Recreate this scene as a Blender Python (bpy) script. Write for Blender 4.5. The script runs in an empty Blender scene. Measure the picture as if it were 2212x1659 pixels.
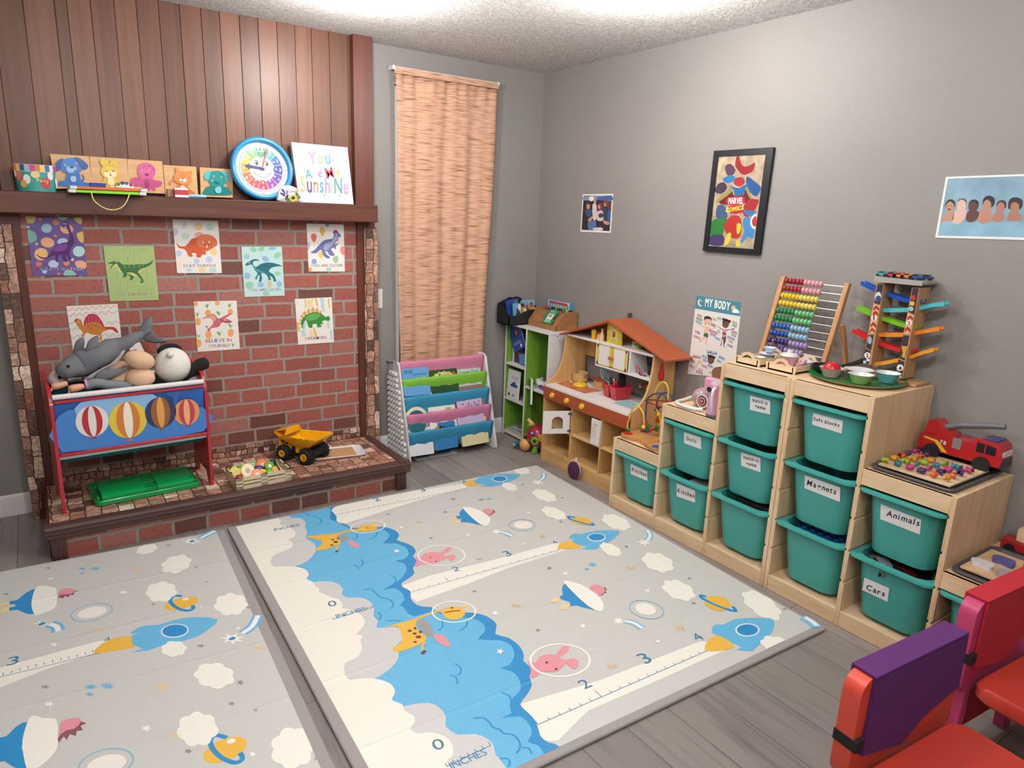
import bpy, math, random
from math import sin, cos, pi, radians
from mathutils import Vector, Matrix

SC = bpy.context.scene
COL = SC.collection

# ---------------------------------------------------------------- camera, world, exposure, lights
cam_data = bpy.data.cameras.new('camera')
cam_data.sensor_width = 36.0
cam_data.lens = 24.2247
cam_data.clip_start = 0.05
cam = bpy.data.objects.new('camera', cam_data)
cam.location = (-2.86441,-3.89086,1.49673)
cam.rotation_euler = (1.330506,-0.035904,-0.597151)
COL.objects.link(cam)
SC.camera = cam

SC.view_settings.view_transform = 'Standard'
SC.view_settings.look = 'None'
SC.view_settings.gamma = 1.0
SC.view_settings.use_curve_mapping = False
SC.view_settings.exposure = -0.42

world = bpy.data.worlds.new('world')
SC.world = world
world.use_nodes = True
world.node_tree.nodes['Background'].inputs[0].default_value = (0.9, 0.95, 1.0, 1)
world.node_tree.nodes['Background'].inputs[1].default_value = 0.35

CEIL = 2.395
LIGHTS = [(-1.60, -0.88, 1.0), (-0.76, -1.68, 1.0), (-2.45, -2.35, 1.0), (-1.55, -3.35, 1.0), (-3.3, -3.9, 1.0), (-2.3, -4.9, 1.0)]  # first two belong to the room; the last four are added fill lamps
LAMP_W = 46.0
for (lx, ly, k) in LIGHTS:
 ld = bpy.data.lights.new('ceiling_and_fill_lamp', 'POINT')
 ld.shadow_soft_size = 0.06
 ld.energy = LAMP_W * k
 ld.color = (1.0, 0.975, 0.945)
 lo = bpy.data.objects.new('ceiling_and_fill_lamp', ld)
 lo.location = (lx, ly, CEIL - 0.17)
 COL.objects.link(lo)

# ---------------------------------------------------------------- helpers
def hx(h):
 h = h.lstrip('#')
 o = []
 for i in (0, 2, 4):
  c = int(h[i:i+2], 16) / 255
  o.append(c / 12.92 if c <= .04045 else ((c + .055) / 1.055) ** 2.4)
 return (o[0], o[1], o[2], 1)

MATS = {}
def newmat(name):
 m = bpy.data.materials.new(name)
 m.use_nodes = True
 return m, m.node_tree.nodes, m.node_tree.links, m.node_tree.nodes['Principled BSDF']

def nd(ns, t, **kw):
 n = ns.new(t)
 for k, v in kw.items():
  if k.startswith('_'):
   setattr(n, k[1:], v)
  else:
   n.inputs[k.replace('_', ' ')].default_value = v
 return n

def coords(ns, ls, scale=(1, 1, 1), rot=(0, 0, 0)):
 tc = ns.new('ShaderNodeTexCoord')
 mp = ns.new('ShaderNodeMapping')
 mp.inputs['Scale'].default_value = scale
 mp.inputs['Rotation'].default_value = rot
 ls.new(tc.outputs['Object'], mp.inputs['Vector'])
 return mp.outputs['Vector']

def ramp(ns, stops):
 r = ns.new('ShaderNodeValToRGB')
 e = r.color_ramp.elements
 while len(e) < len(stops):
  e.new(0.5)
 for i, (p, c) in enumerate(stops):
  e[i].position = p
  e[i].color = hx(c) if isinstance(c, str) else c
 return r

def pm(h, r=.5, m=0.0, bump=0.0, bs=250.0, tr=0.0, var=0.0, vs=9.0, coat=0.0):
 """plain colour with a little procedural unevenness"""
 key = (h, r, m, bump, bs, tr, var, vs, coat)
 if key in MATS:
  return MATS[key]
 mt, ns, ls, b = newmat('paint_' + h.lstrip('#'))
 col = hx(h)
 b.inputs['Base Color'].default_value = col
 b.inputs['Roughness'].default_value = r
 b.inputs['Metallic'].default_value = m
 if coat:
  b.inputs['Coat Weight'].default_value = coat
  b.inputs['Coat Roughness'].default_value = .08
 if tr:
  b.inputs['Transmission Weight'].default_value = tr
  b.inputs['IOR'].default_value = 1.3
 if var or bump:
  v = coords(ns, ls)
  if var:
   n = nd(ns, 'ShaderNodeTexNoise', Scale=vs, Detail=4.0)
   ls.new(v, n.inputs['Vector'])
   d = [c * (1 - var) for c in col[:3]] + [1]
   u = [min(1, c * (1 + var)) for c in col[:3]] + [1]
   rp = ramp(ns, [(.3, d), (.7, u)])
   ls.new(n.outputs['Fac'], rp.inputs['Fac'])
   ls.new(rp.outputs['Color'], b.inputs['Base Color'])
  if bump:
   n2 = nd(ns, 'ShaderNodeTexNoise', Scale=bs, Detail=3.0)
   ls.new(v, n2.inputs['Vector'])
   bp = nd(ns, 'ShaderNodeBump', Strength=bump, Distance=.004)
   ls.new(n2.outputs['Fac'], bp.inputs['Height'])
   ls.new(bp.outputs['Normal'], b.inputs['Normal'])
 MATS[key] = mt
 return mt

def wood(c1, c2, c3=None, scale=(2, 28, 28), r=.5, rings=0.0, bump=.15):
 key = ('wood', c1, c2, c3, scale, r, rings)
 if key in MATS:
  return MATS[key]
 mt, ns, ls, b = newmat('wood_' + c1.lstrip('#'))
 v = coords(ns, ls, scale)
 n = nd(ns, 'ShaderNodeTexNoise', Scale=1.0, Detail=6.0, Roughness=.6, Distortion=.6)
 ls.new(v, n.inputs['Vector'])
 rp = ramp(ns, [(.28, c2), (.5, c1), (.75, c3 or c1)])
 ls.new(n.outputs['Fac'], rp.inputs['Fac'])
 ls.new(rp.outputs['Color'], b.inputs['Base Color'])
 b.inputs['Roughness'].default_value = r
 bp = nd(ns, 'ShaderNodeBump', Strength=bump, Distance=.003)
 ls.new(n.outputs['Fac'], bp.inputs['Height'])
 ls.new(bp.outputs['Normal'], b.inputs['Normal'])
 MATS[key] = mt
 return mt

INV = {}
class B:
 """collects faces (world space, through T) and links them as one mesh object"""
 def __init__(s, root=None):
  s.v, s.f, s.m, s.mats = [], [], [], []
  s.T = root_matrix(root) if root is not None else Matrix()
 def mi(s, mat):
  if isinstance(mat, str):
   mat = pm(mat)
  if mat not in s.mats:
   s.mats.append(mat)
  return s.mats.index(mat)
 def add(s, vs, fs, mat):
  k = len(s.v)
  i = s.mi(mat)
  s.v += [s.T @ Vector(p) for p in vs]
  for f in fs:
   s.f.append([k + j for j in f])
   s.m.append(i)
  return s
 def box(s, x0, x1, y0, y1, z0, z1, mat):
  vs = [(x, y, z) for z in (z0, z1) for y in (y0, y1) for x in (x0, x1)]
  return s.add(vs, [(0, 2, 3, 1), (4, 5, 7, 6), (0, 1, 5, 4), (2, 6, 7, 3), (0, 4, 6, 2), (1, 3, 7, 5)], mat)
 def pt(s, ax, val, a, b):
  return {'x': (val, a, b), 'y': (a, val, b), 'z': (a, b, val)}[ax]
 def prism(s, pts, ax, a, b, mat, side=None):
  n = len(pts)
  vs = [s.pt(ax, a, *p) for p in pts] + [s.pt(ax, b, *p) for p in pts]
  s.add(vs, [list(range(n))[::-1], list(range(n, 2 * n))], mat)
  return s.add(vs, [(i, (i + 1) % n, n + (i + 1) % n, n + i) for i in range(n)], side or mat)
 def flat(s, pts, ax, val, mat):
  return s.add([s.pt(ax, val, *p) for p in pts], [list(range(len(pts)))], mat)
 def strip(s, pts, w, ax, val, mat, closed=False):
  n = len(pts)
  L = []
  for i in range(n):
   p = pts[(i - 1) % n] if closed or i > 0 else pts[i]
   q = pts[(i + 1) % n] if closed or i < n - 1 else pts[i]
   dx, dy = q[0] - p[0], q[1] - p[1]
   l = math.hypot(dx, dy) or 1
   nx, ny = -dy / l * w / 2, dx / l * w / 2
   L += [s.pt(ax, val, pts[i][0] + nx, pts[i][1] + ny), s.pt(ax, val, pts[i][0] - nx, pts[i][1] - ny)]
  m = n if closed else n - 1
  return s.add(L, [(2 * i, 2 * i + 1, 2 * ((i + 1) % n) + 1, 2 * ((i + 1) % n)) for i in range(m)], mat)
 def loft(s, rings, mat, cap0=True, cap1=True, closed=False):
  n = len(rings[0])
  vs = [p for r in rings for p in r]
  fs = []
  R = len(rings)
  for j in range(R if closed else R - 1):
   k = (j + 1) % R
   fs += [(j * n + i, j * n + (i + 1) % n, k * n + (i + 1) % n, k * n + i) for i in range(n)]
  if not closed:
   if cap0:
    fs.append(list(range(n))[::-1])
   if cap1:
    fs.append([(R - 1) * n + i for i in range(n)])
  return s.add(vs, fs, mat)
 def lathe(s, prof, c, mat, n=24, cap0=True, cap1=True, ax='z'):
  rings = []
  for (r, h) in prof:
   ring = []
   for i in range(n):
    t = 2 * pi * i / n
    a, b2 = r * cos(t), r * sin(t)
    p = {'z': (a, b2, h), 'x': (h, a, b2), 'y': (a, h, b2)}[ax]
    ring.append((c[0] + p[0], c[1] + p[1], c[2] + p[2]))
   rings.append(ring)
  return s.loft(rings, mat, cap0, cap1)
 def tube(s, pts, r, mat, n=8, closed=False, cap=True):
  pts = [Vector(p) for p in pts]
  N = len(pts)
  rings = []
  up = None
  for i in range(N):
   p = pts[(i - 1) % N] if closed or i > 0 else pts[i]
   q = pts[(i + 1) % N] if closed or i < N - 1 else pts[i]
   d = (q - p).normalized()
   if up is None:
    a = Vector((0, 0, 1)) if abs(d.z) < .9 else Vector((1, 0, 0))
    up = d.cross(a).normalized()
   up = (up - d * up.dot(d)).normalized()
   w = d.cross(up)
   rr = r[i] if isinstance(r, (list, tuple)) else r
   rings.append([tuple(pts[i] + (up * cos(2 * pi * k / n) + w * sin(2 * pi * k / n)) * rr) for k in range(n)])
  return s.loft(rings, mat, cap, cap, closed)
 def ell(s, c, r, mat, rot=None, nu=18, nv=12):
  if not isinstance(r, (list, tuple)):
   r = (r, r, r)
  Rm = rot or Matrix()
  vs = []
  for j in range(1, nv):
   ph = pi * j / nv
   for i in range(nu):
    t = 2 * pi * i / nu
    vs.append(Rm @ Vector((r[0] * sin(ph) * cos(t), r[1] * sin(ph) * sin(t), r[2] * cos(ph))) + Vector(c))
  top, bot = len(vs), len(vs) + 1
  vs += [Rm @ Vector((0, 0, r[2])) + Vector(c), Rm @ Vector((0, 0, -r[2])) + Vector(c)]
  fs = []
  for j in range(nv - 2):
   fs += [(j * nu + i, (j + 1) * nu + i, (j + 1) * nu + (i + 1) % nu, j * nu + (i + 1) % nu) for i in range(nu)]
  fs += [(top, i, (i + 1) % nu) for i in range(nu)]
  k = (nv - 2) * nu
  fs += [(bot, k + (i + 1) % nu, k + i) for i in range(nu)]
  return s.add(vs, fs, mat)
 def text(s, t, ax, val, p0, p1, mats, hs=1.0, bold=0.0, shear=0.0, flip=False, gap=.09):
  """lettering laid flat in a plane, its baseline from p0 to p1"""
  if not isinstance(mats, (list, tuple)):
   mats = [mats]
  x, out, k = 0.0, [], 0
  for ch in t:
   if ch == ' ':
    x += .32
    continue
   vs, fs, x0, x1 = glyph(ch, bold, shear)
   out.append((vs, fs, x - x0, mats[k % len(mats)]))
   k += 1
   x += (x1 - x0) + gap
  x -= gap
  dx, dy = p1[0] - p0[0], p1[1] - p0[1]
  l = math.hypot(dx, dy)
  sc = l / x
  rx, ry = dx / l, dy / l
  ux, uy = -ry, rx
  if (ax != 'z' and uy < 0) != flip:
   ux, uy = -ux, -uy
  for vs, fs, ox, mat in out:
   s.add([s.pt(ax, val, p0[0] + rx * sc * (a + ox) + ux * sc * hs * b, p0[1] + ry * sc * (a + ox) + uy * sc * hs * b) for a, b in vs], fs, mat)
  return s
 def obj(s, name, parent=None, bevel=0.0, seg=2, sub=0, label=None, remesh=0.0, sharp=38, loc=None):
  if parent is not None:
   inv = INV[parent.name]
  elif loc is not None:
   inv = Matrix.Translation(Vector(loc)).inverted()
  else:
   inv = Matrix()
  me = bpy.data.meshes.new(name)
  me.from_pydata([tuple(inv @ v) for v in s.v], [], s.f)
  for mt in s.mats:
   me.materials.append(mt)
  me.polygons.foreach_set('material_index', s.m)
  me.polygons.foreach_set('use_smooth', [True] * len(s.f))
  me.update()
  me.set_sharp_from_angle(angle=radians(sharp))
  o = bpy.data.objects.new(name, me)
  COL.objects.link(o)
  if parent is not None:
   o.parent = parent
  elif loc is not None:
   o.location = loc
  INV[o.name] = inv
  if remesh:
   md = o.modifiers.new('remesh', 'REMESH')
   md.mode = 'VOXEL'
   md.voxel_size = remesh
   md.use_smooth_shade = True
   sm = o.modifiers.new('smooth', 'SMOOTH')
   sm.iterations = 6
   sm.factor = .5
  if bevel:
   md = o.modifiers.new('bevel', 'BEVEL')
   md.width = bevel
   md.segments = seg
   md.limit_method = 'ANGLE'
   md.angle_limit = radians(50)
  if sub:
   md = o.modifiers.new('subsurf', 'SUBSURF')
   md.levels = md.render_levels = sub
  if label:
   o['label'] = label
  return o
 def one(s, name, label, cat, loc, group=None, **kw):
  o = s.obj(name, loc=loc, **kw)
  return tag(o, label, cat, group)

GL = {}
def glyph(ch, bold, shear):
 key = (ch, bold, shear)
 if key not in GL:
  cu = bpy.data.curves.new('lettering', 'FONT')
  cu.body = ch
  cu.offset = bold
  cu.shear = shear
  cu.resolution_u = 3
  ob = bpy.data.objects.new('lettering', cu)
  me = bpy.data.meshes.new_from_object(ob)
  vs = [(v.co.x, v.co.y) for v in me.vertices]
  fs = [tuple(p.vertices) for p in me.polygons]
  xs = [v[0] for v in vs] or [0, .3]
  GL[key] = (vs, fs, min(xs), max(xs))
  bpy.data.meshes.remove(me)
  bpy.data.objects.remove(ob)
  bpy.data.curves.remove(cu)
 return GL[key]

def tag(o, label, cat, group=None):
 o['label'] = label
 o['category'] = cat
 if group:
  o['group'] = group
 return o

RM = {}
def root_matrix(o):
 return RM.get(o.name, Matrix())
def thing(name, label, cat, loc=(0, 0, 0), rz=0.0, group=None, rx=0.0, ry=0.0):
 o = bpy.data.objects.new(name, None)
 o.empty_display_size = .05
 COL.objects.link(o)
 o.location = loc
 o.rotation_euler = (rx, ry, rz)
 m = Matrix.Translation(Vector(loc)) @ o.rotation_euler.to_matrix().to_4x4()
 RM[o.name] = m
 INV[o.name] = m.inverted()
 return tag(o, label, cat, group)

KIDS = {}
def dup(root, loc, rz, label, group=None):
 """copy of a thing with copies of its parts and sub-parts"""
 r = root.copy()
 COL.objects.link(r)
 r.location = loc
 r.rotation_euler = (root.rotation_euler[0], root.rotation_euler[1], rz)
 r['label'] = label
 if group:
  r['group'] = group
 for ch in list(root.children):
  cc = ch.copy()
  COL.objects.link(cc)
  cc.parent = r
  for g in list(ch.children):
   d = g.copy()
   COL.objects.link(d)
   d.parent = cc
 return r

def struct(b, name, **kw):
 o = b.obj(name, **kw)
 o['kind'] = 'structure'
 return o

def smooth(pts, k=3, closed=True):
 """Catmull-Rom through the points"""
 n = len(pts)
 out = []
 rng = range(n) if closed else range(n - 1)
 for i in rng:
  if closed:
   p = [pts[(i + j - 1) % n] for j in range(4)]
  else:
   p = [pts[max(0, min(n - 1, i + j - 1))] for j in range(4)]
  for t in [q / k for q in range(k)]:
   out.append(tuple(.5 * (2 * p[1][d] + (p[2][d] - p[0][d]) * t + (2 * p[0][d] - 5 * p[1][d] + 4 * p[2][d] - p[3][d]) * t * t + (3 * p[1][d] - p[0][d] - 3 * p[2][d] + p[3][d]) * t ** 3) for d in range(len(pts[0]))))
 if not closed:
  out.append(tuple(pts[-1]))
 return out

def circ(cx, cy, rx, ry=None, n=20, a0=0.0, a1=2 * pi):
 ry = rx if ry is None else ry
 full = abs(a1 - a0 - 2 * pi) < 1e-6
 m = n if full else n + 1
 return [(cx + rx * cos(a0 + (a1 - a0) * i / n), cy + ry * sin(a0 + (a1 - a0) * i / n)) for i in range(m)]

def rrect(x0, x1, y0, y1, r, n=5):
 o = []
 for cx, cy, a in ((x1 - r, y1 - r, 0), (x0 + r, y1 - r, pi / 2), (x0 + r, y0 + r, pi), (x1 - r, y0 + r, 1.5 * pi)):
  o += [(cx + r * cos(a + pi / 2 * i / n), cy + r * sin(a + pi / 2 * i / n)) for i in range(n + 1)]
 return o

def D(s):
 """outline stored as a start point and steps, in tenths of a millimetre"""
 v = [int(t) for t in s.split()]
 x, y, o = 0, 0, []
 for i in range(0, len(v), 2):
  x += v[i]
  y += v[i + 1]
  o.append((x / 1e4, y / 1e4))
 return o
def EL(cx, cy, ux, uy, vx, vy, n=22):
 return [(cx + ux * cos(t) + vx * sin(t), cy + uy * cos(t) + vy * sin(t)) for t in [2 * pi * i / n for i in range(n)]]
def CLD(cx, cy, ux, uy, vx, vy, sd, n=48):
 o = []
 for i in range(n):
  t = 2 * pi * i / n
  q = .84 + .17 * abs(sin(t * 3.5 + sd)) + .05 * sin(2 * t + sd * 2)
  o.append((cx + q * (ux * cos(t) + vx * sin(t)), cy + q * (uy * cos(t) + vy * sin(t))))
 return o
def STA(cx, cy, ux, uy, vx, vy, n=5, q=.42):
 o = []
 n = int(n)
 for i in range(2 * n):
  t = pi * i / n - 1.2
  w = 1 if i % 2 == 0 else q
  o.append((cx + w * (ux * cos(t) + vx * sin(t)), cy + w * (uy * cos(t) + vy * sin(t))))
 return o

def rot(ax, deg):
 return Matrix.Rotation(radians(deg), 4, ax)
def tr(x, y, z):
 return Matrix.Translation(Vector((x, y, z)))
# ---------------------------------------------------------------- room materials
def mat_wall():
 mt, ns, ls, b = newmat('grey_wall_paint')
 v = coords(ns, ls)
 n = nd(ns, 'ShaderNodeTexNoise', Scale=150.0, Detail=4.0)
 ls.new(v, n.inputs['Vector'])
 n2 = nd(ns, 'ShaderNodeTexNoise', Scale=1.2, Detail=3.0)
 ls.new(v, n2.inputs['Vector'])
 rp = ramp(ns, [(.3, '#85817e'), (.7, '#8d8986')])
 ls.new(n2.outputs['Fac'], rp.inputs['Fac'])
 ls.new(rp.outputs['Color'], b.inputs['Base Color'])
 b.inputs['Roughness'].default_value = .62
 bp = nd(ns, 'ShaderNodeBump', Strength=.22, Distance=.004)
 ls.new(n.outputs['Fac'], bp.inputs['Height'])
 ls.new(bp.outputs['Normal'], b.inputs['Normal'])
 return mt
def mat_ceiling():
 mt, ns, ls, b = newmat('popcorn_ceiling')
 v = coords(ns, ls)
 n = nd(ns, 'ShaderNodeTexNoise', Scale=85.0, Detail=5.0, Roughness=.7)
 ls.new(v, n.inputs['Vector'])
 rp = ramp(ns, [(.33, '#a8a4a0'), (.52, '#cfccc9'), (.7, '#f2f0ee')])
 ls.new(n.outputs['Fac'], rp.inputs['Fac'])
 ls.new(rp.outputs['Color'], b.inputs['Base Color'])
 b.inputs['Roughness'].default_value = .9
 bp = nd(ns, 'ShaderNodeBump', Strength=.9, Distance=.012)
 ls.new(n.outputs['Fac'], bp.inputs['Height'])
 ls.new(bp.outputs['Normal'], b.inputs['Normal'])
 return mt
def mat_floor():
 mt, ns, ls, b = newmat('grey_plank_floor')
 v = coords(ns, ls, (1, 1, 1), (0, 0, pi / 2))
 br = nd(ns, 'ShaderNodeTexBrick', Scale=1.0, Mortar_Size=.0016, Brick_Width=1.25, Row_Height=.17, Bias=0.0)
 br.offset = .37
 br.inputs['Color1'].default_value = hx('#7d7672')
 br.inputs['Color2'].default_value = hx('#938b87')
 br.inputs['Mortar'].default_value = hx('#56504d')
 ls.new(v, br.inputs['Vector'])
 v2 = coords(ns, ls, (26, 1.6, 1))
 n = nd(ns, 'ShaderNodeTexNoise', Scale=1.0, Detail=7.0, Roughness=.65, Distortion=.8)
 ls.new(v2, n.inputs['Vector'])
 rp = ramp(ns, [(.25, '#8c8480'), (.5, '#ffffff'), (.8, '#ffffff')])
 ls.new(n.outputs['Fac'], rp.inputs['Fac'])
 mx = nd(ns, 'ShaderNodeMix', _data_type='RGBA', _blend_type='MULTIPLY')
 mx.inputs[0].default_value = .62
 ls.new(br.outputs['Color'], mx.inputs[6])
 ls.new(rp.outputs['Color'], mx.inputs[7])
 ls.new(mx.outputs[2], b.inputs['Base Color'])
 b.inputs['Roughness'].default_value = .42
 bp = nd(ns, 'ShaderNodeBump', Strength=.12, Distance=.003)
 ls.new(n.outputs['Fac'], bp.inputs['Height'])
 ls.new(bp.outputs['Normal'], b.inputs['Normal'])
 return mt
def mat_brick(rotx):
 mt, ns, ls, b = newmat('red_brick_panel')
 tc = ns.new('ShaderNodeTexCoord')
 sp = ns.new('ShaderNodeSeparateXYZ')
 ls.new(tc.outputs['Object'], sp.inputs[0])
 cb = ns.new('ShaderNodeCombineXYZ')
 ls.new(sp.outputs['X'], cb.inputs['X'])
 ls.new(sp.outputs['Z'], cb.inputs['Y'])
 wn = nd(ns, 'ShaderNodeTexNoise', Scale=14.0, Detail=3.0)
 ls.new(tc.outputs['Object'], wn.inputs['Vector'])
 wm = nd(ns, 'ShaderNodeVectorMath', _operation='MULTIPLY_ADD')
 wm.inputs[1].default_value = (.012, .012, 0)
 ls.new(wn.outputs['Color'], wm.inputs[0])
 ls.new(cb.outputs[0], wm.inputs[2])
 br = nd(ns, 'ShaderNodeTexBrick', Scale=1.0, Mortar_Size=.0075, Mortar_Smooth=.25, Brick_Width=.205, Row_Height=.0765, Bias=0.0)
 br.offset = .43
 br.squash = .72
 br.squash_frequency = 3
 br.inputs['Color1'].default_value = (0, 0, 0, 1)
 br.inputs['Color2'].default_value = (1, 1, 1, 1)
 br.inputs['Mortar'].default_value = (.5, .5, .5, 1)
 ls.new(wm.outputs[0], br.inputs['Vector'])
 rc = ramp(ns, [(.0, '#6a3f38'), (.13, '#74463d'), (.2, '#995449'), (.6, '#a35c50'), (.85, '#9b5a50'), (1.0, '#b07a70')])
 ls.new(br.outputs['Color'], rc.inputs['Fac'])
 n2 = nd(ns, 'ShaderNodeTexNoise', Scale=60.0, Detail=6.0, Roughness=.7)
 ls.new(tc.outputs['Object'], n2.inputs['Vector'])
 sp2 = ramp(ns, [(.3, '#a08078'), (.5, '#ffffff'), (.72, '#ffffff'), (.78, '#ffffff')])
 ls.new(n2.outputs['Fac'], sp2.inputs['Fac'])
 mx = nd(ns, 'ShaderNodeMix', _data_type='RGBA', _blend_type='MULTIPLY')
 mx.inputs[0].default_value = .6
 ls.new(rc.outputs['Color'], mx.inputs[6])
 ls.new(sp2.outputs['Color'], mx.inputs[7])
 mo = nd(ns, 'ShaderNodeMix', _data_type='RGBA')
 mo.inputs[7].default_value = hx('#948a83')
 ls.new(br.outputs['Fac'], mo.inputs[0])
 ls.new(mx.outputs[2], mo.inputs[6])
 ls.new(mo.outputs[2], b.inputs['Base Color'])
 b.inputs['Roughness'].default_value = .6
 hm = nd(ns, 'ShaderNodeMath', _operation='MULTIPLY_ADD')
 hm.inputs[1].default_value = -1.0
 ls.new(br.outputs['Fac'], hm.inputs[0])
 ls.new(n2.outputs['Fac'], hm.inputs[2])
 bp = nd(ns, 'ShaderNodeBump', Strength=.55, Distance=.004)
 ls.new(hm.outputs[0], bp.inputs['Height'])
 ls.new(bp.outputs['Normal'], b.inputs['Normal'])
 return mt
def mat_stone(u, w, bw=.085, rh=.058):
 """printed stone block wallpaper; u, w: the two object axes it runs along"""
 mt, ns, ls, b = newmat('stone_block_paper')
 tc = ns.new('ShaderNodeTexCoord')
 sp = ns.new('ShaderNodeSeparateXYZ')
 ls.new(tc.outputs['Object'], sp.inputs[0])
 cb = ns.new('ShaderNodeCombineXYZ')
 ls.new(sp.outputs[u], cb.inputs['X'])
 ls.new(sp.outputs[w], cb.inputs['Y'])
 wn = nd(ns, 'ShaderNodeTexNoise', Scale=16.0, Detail=3.0)
 ls.new(tc.outputs['Object'], wn.inputs['Vector'])
 wm = nd(ns, 'ShaderNodeVectorMath', _operation='MULTIPLY_ADD')
 wm.inputs[1].default_value = (.03, .03, 0)
 ls.new(wn.outputs['Color'], wm.inputs[0])
 ls.new(cb.outputs[0], wm.inputs[2])
 br = nd(ns, 'ShaderNodeTexBrick', Scale=1.0, Mortar_Size=.0026, Mortar_Smooth=.3, Brick_Width=bw, Row_Height=rh, Bias=0.0)
 br.offset = .4
 br.squash = .6
 br.squash_frequency = 2
 br.inputs['Color1'].default_value = (0, 0, 0, 1)
 br.inputs['Color2'].default_value = (1, 1, 1, 1)
 br.inputs['Mortar'].default_value = (.5, .5, .5, 1)
 ls.new(wm.outputs[0], br.inputs['Vector'])
 rc = ramp(ns, [(.0, '#4d3d36'), (.15, '#6e5346'), (.35, '#957868'), (.55, '#a88a7a'), (.75, '#875c49'), (.88, '#b9a394'), (1.0, '#cdbfb2')])
 ls.new(br.outputs['Color'], rc.inputs['Fac'])
 n2 = nd(ns, 'ShaderNodeTexNoise', Scale=38.0, Detail=8.0, Roughness=.75, Distortion=1.4)
 ls.new(tc.outputs['Object'], n2.inputs['Vector'])
 sp2 = ramp(ns, [(.32, '#4a3a34'), (.48, '#c9b3a6'), (.6, '#ffffff'), (.75, '#ffffff')])
 ls.new(n2.outputs['Fac'], sp2.inputs['Fac'])
 mx = nd(ns, 'ShaderNodeMix', _data_type='RGBA', _blend_type='OVERLAY')
 mx.inputs[0].default_value = .75
 ls.new(rc.outputs['Color'], mx.inputs[6])
 ls.new(sp2.outputs['Color'], mx.inputs[7])
 mo = nd(ns, 'ShaderNodeMix', _data_type='RGBA')
 mo.inputs[7].default_value = hx('#33251f')
 ls.new(br.outputs['Fac'], mo.inputs[0])
 ls.new(mx.outputs[2], mo.inputs[6])
 ls.new(mo.outputs[2], b.inputs['Base Color'])
 b.inputs['Roughness'].default_value = .55
 bp = nd(ns, 'ShaderNodeBump', Strength=.3, Distance=.003)
 ls.new(n2.outputs['Fac'], bp.inputs['Height'])
 ls.new(bp.outputs['Normal'], b.inputs['Normal'])
 return mt

WALL, CEILM, FLOORM = mat_wall(), mat_ceiling(), mat_floor()
WHITE = pm('#dcdad8', .45)
struct(B().box(-4.7, .12, -6.2, .12, -.1, 0, FLOORM), 'floor')
struct(B().box(-4.7, .12, -6.2, .12, CEIL, CEIL + .1, CEILM), 'ceiling')
struct(B().box(-4.6, 0, 0, .12, 0, CEIL, WALL), 'wall_back')
struct(B().box(0, .12, -6.1, .12, 0, CEIL, WALL), 'wall_right')
struct(B().box(-4.7, -4.6, -6.1, .12, 0, CEIL, WALL), 'wall_left')
struct(B().box(-4.7, .12, -6.2, -6.1, 0, CEIL, WALL), 'wall_front')
BBP = [(0, 0), (.013, 0), (.013, .085), (.009, .1), (.006, .105), (0, .105)]
struct(B().prism([(-p, z) for p, z in BBP], 'x', -4.6, -2.985, WHITE), 'baseboard_back')
struct(B().prism([(-p, z) for p, z in BBP], 'x', -1.235, -.012, WHITE), 'baseboard_back')
struct(B().prism([(-p, z) for p, z in BBP], 'y', -6.1, -.012, WHITE), 'baseboard_right')
struct(B().prism([(-4.6 + p, z) for p, z in BBP], 'y', -6.1, -.012, WHITE), 'baseboard_left')

# round flush ceiling lamps (frame of the photograph starts just below the two nearest ones); the other four are added for fill
LENS = bpy.data.materials.new('lamp_lens')
LENS.use_nodes = True
_n = LENS.node_tree.nodes
_b = _n['Principled BSDF']
_b.inputs['Emission Color'].default_value = (1, .965, .92, 1)
_b.inputs['Emission Strength'].default_value = 14.0
LABL = ['near the fireplace wall', 'near the long grey wall', 'added for fill above the middle of the play mats', 'added for fill above the mat corner by the chairs', 'added for fill behind and left of the camera', 'added for fill at the rear of the room']
for i, (lx, ly, k) in enumerate(LIGHTS):
 t = thing('ceiling_and_fill_light', 'round white recessed ceiling light ' + LABL[i], 'light', (lx, ly, CEIL - .014), group='recessed ceiling lights')
 bb = B()
 bb.lathe([(.066, CEIL - .008), (.095, CEIL - .014), (.1, CEIL - .004), (.1, CEIL)], (lx, ly, 0), WHITE, 32, False, False)
 bb.obj('trim_ring', t)
 B().lathe([(.066, CEIL - .008), (.05, CEIL - .011)], (lx, ly, 0), LENS, 24, False, True).obj('lens', t)

# ---------------------------------------------------------------- fireplace wall
YB, YW = -.11, -.08            # brick face, wood face
FX0, FX1 = -2.985, -1.247
HZ = .165
ft = thing('fireplace', 'brick fireplace with wood panel above, stone paper strips and raised hearth', 'fireplace', (-2.1, -.11, 0))
BRK = mat_brick(0)
STAIN = [wood(a, b2, c2, (28, 28, 1.3), .42) for a, b2, c2 in (('#663c28', '#52301f', '#70452e'), ('#5d3623', '#4a2a1c', '#663c28'), ('#704530', '#5c3825', '#7a4f38'))]
DARKW = wood('#5a2c20', '#472118', '#683528', (28, 28, 1.5), .42)
DARKH = wood('#592f22', '#45231a', '#653a2a', (1.5, 28, 28), .42)
BRN = wood('#4b302b', '#3d2622', '#553833', (1.2, 30, 30), .5)
bb = B()
seams = [FX0 + .03] + [p[0] for p in D('-29023 17564 1081 98 1126 297 462 43 890 84 918 86 888 83 915 86 880 83 930 3032 827 116 915 128 873 122 920 129 898 126 849 119 945 132')] + [-1.355]
random.seed(4)
for i in range(len(seams) - 1):
 a, c2 = seams[i], seams[i + 1]
 bb.box(a + .0008, c2 - .0008, YW + random.uniform(-.0015, .0015), 0, 1.5, CEIL, STAIN[(i * 7 + i // 3) % 3])
bb.box(FX0, -1.355, YW + .006, 0, 1.5, CEIL, DARKW)
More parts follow.
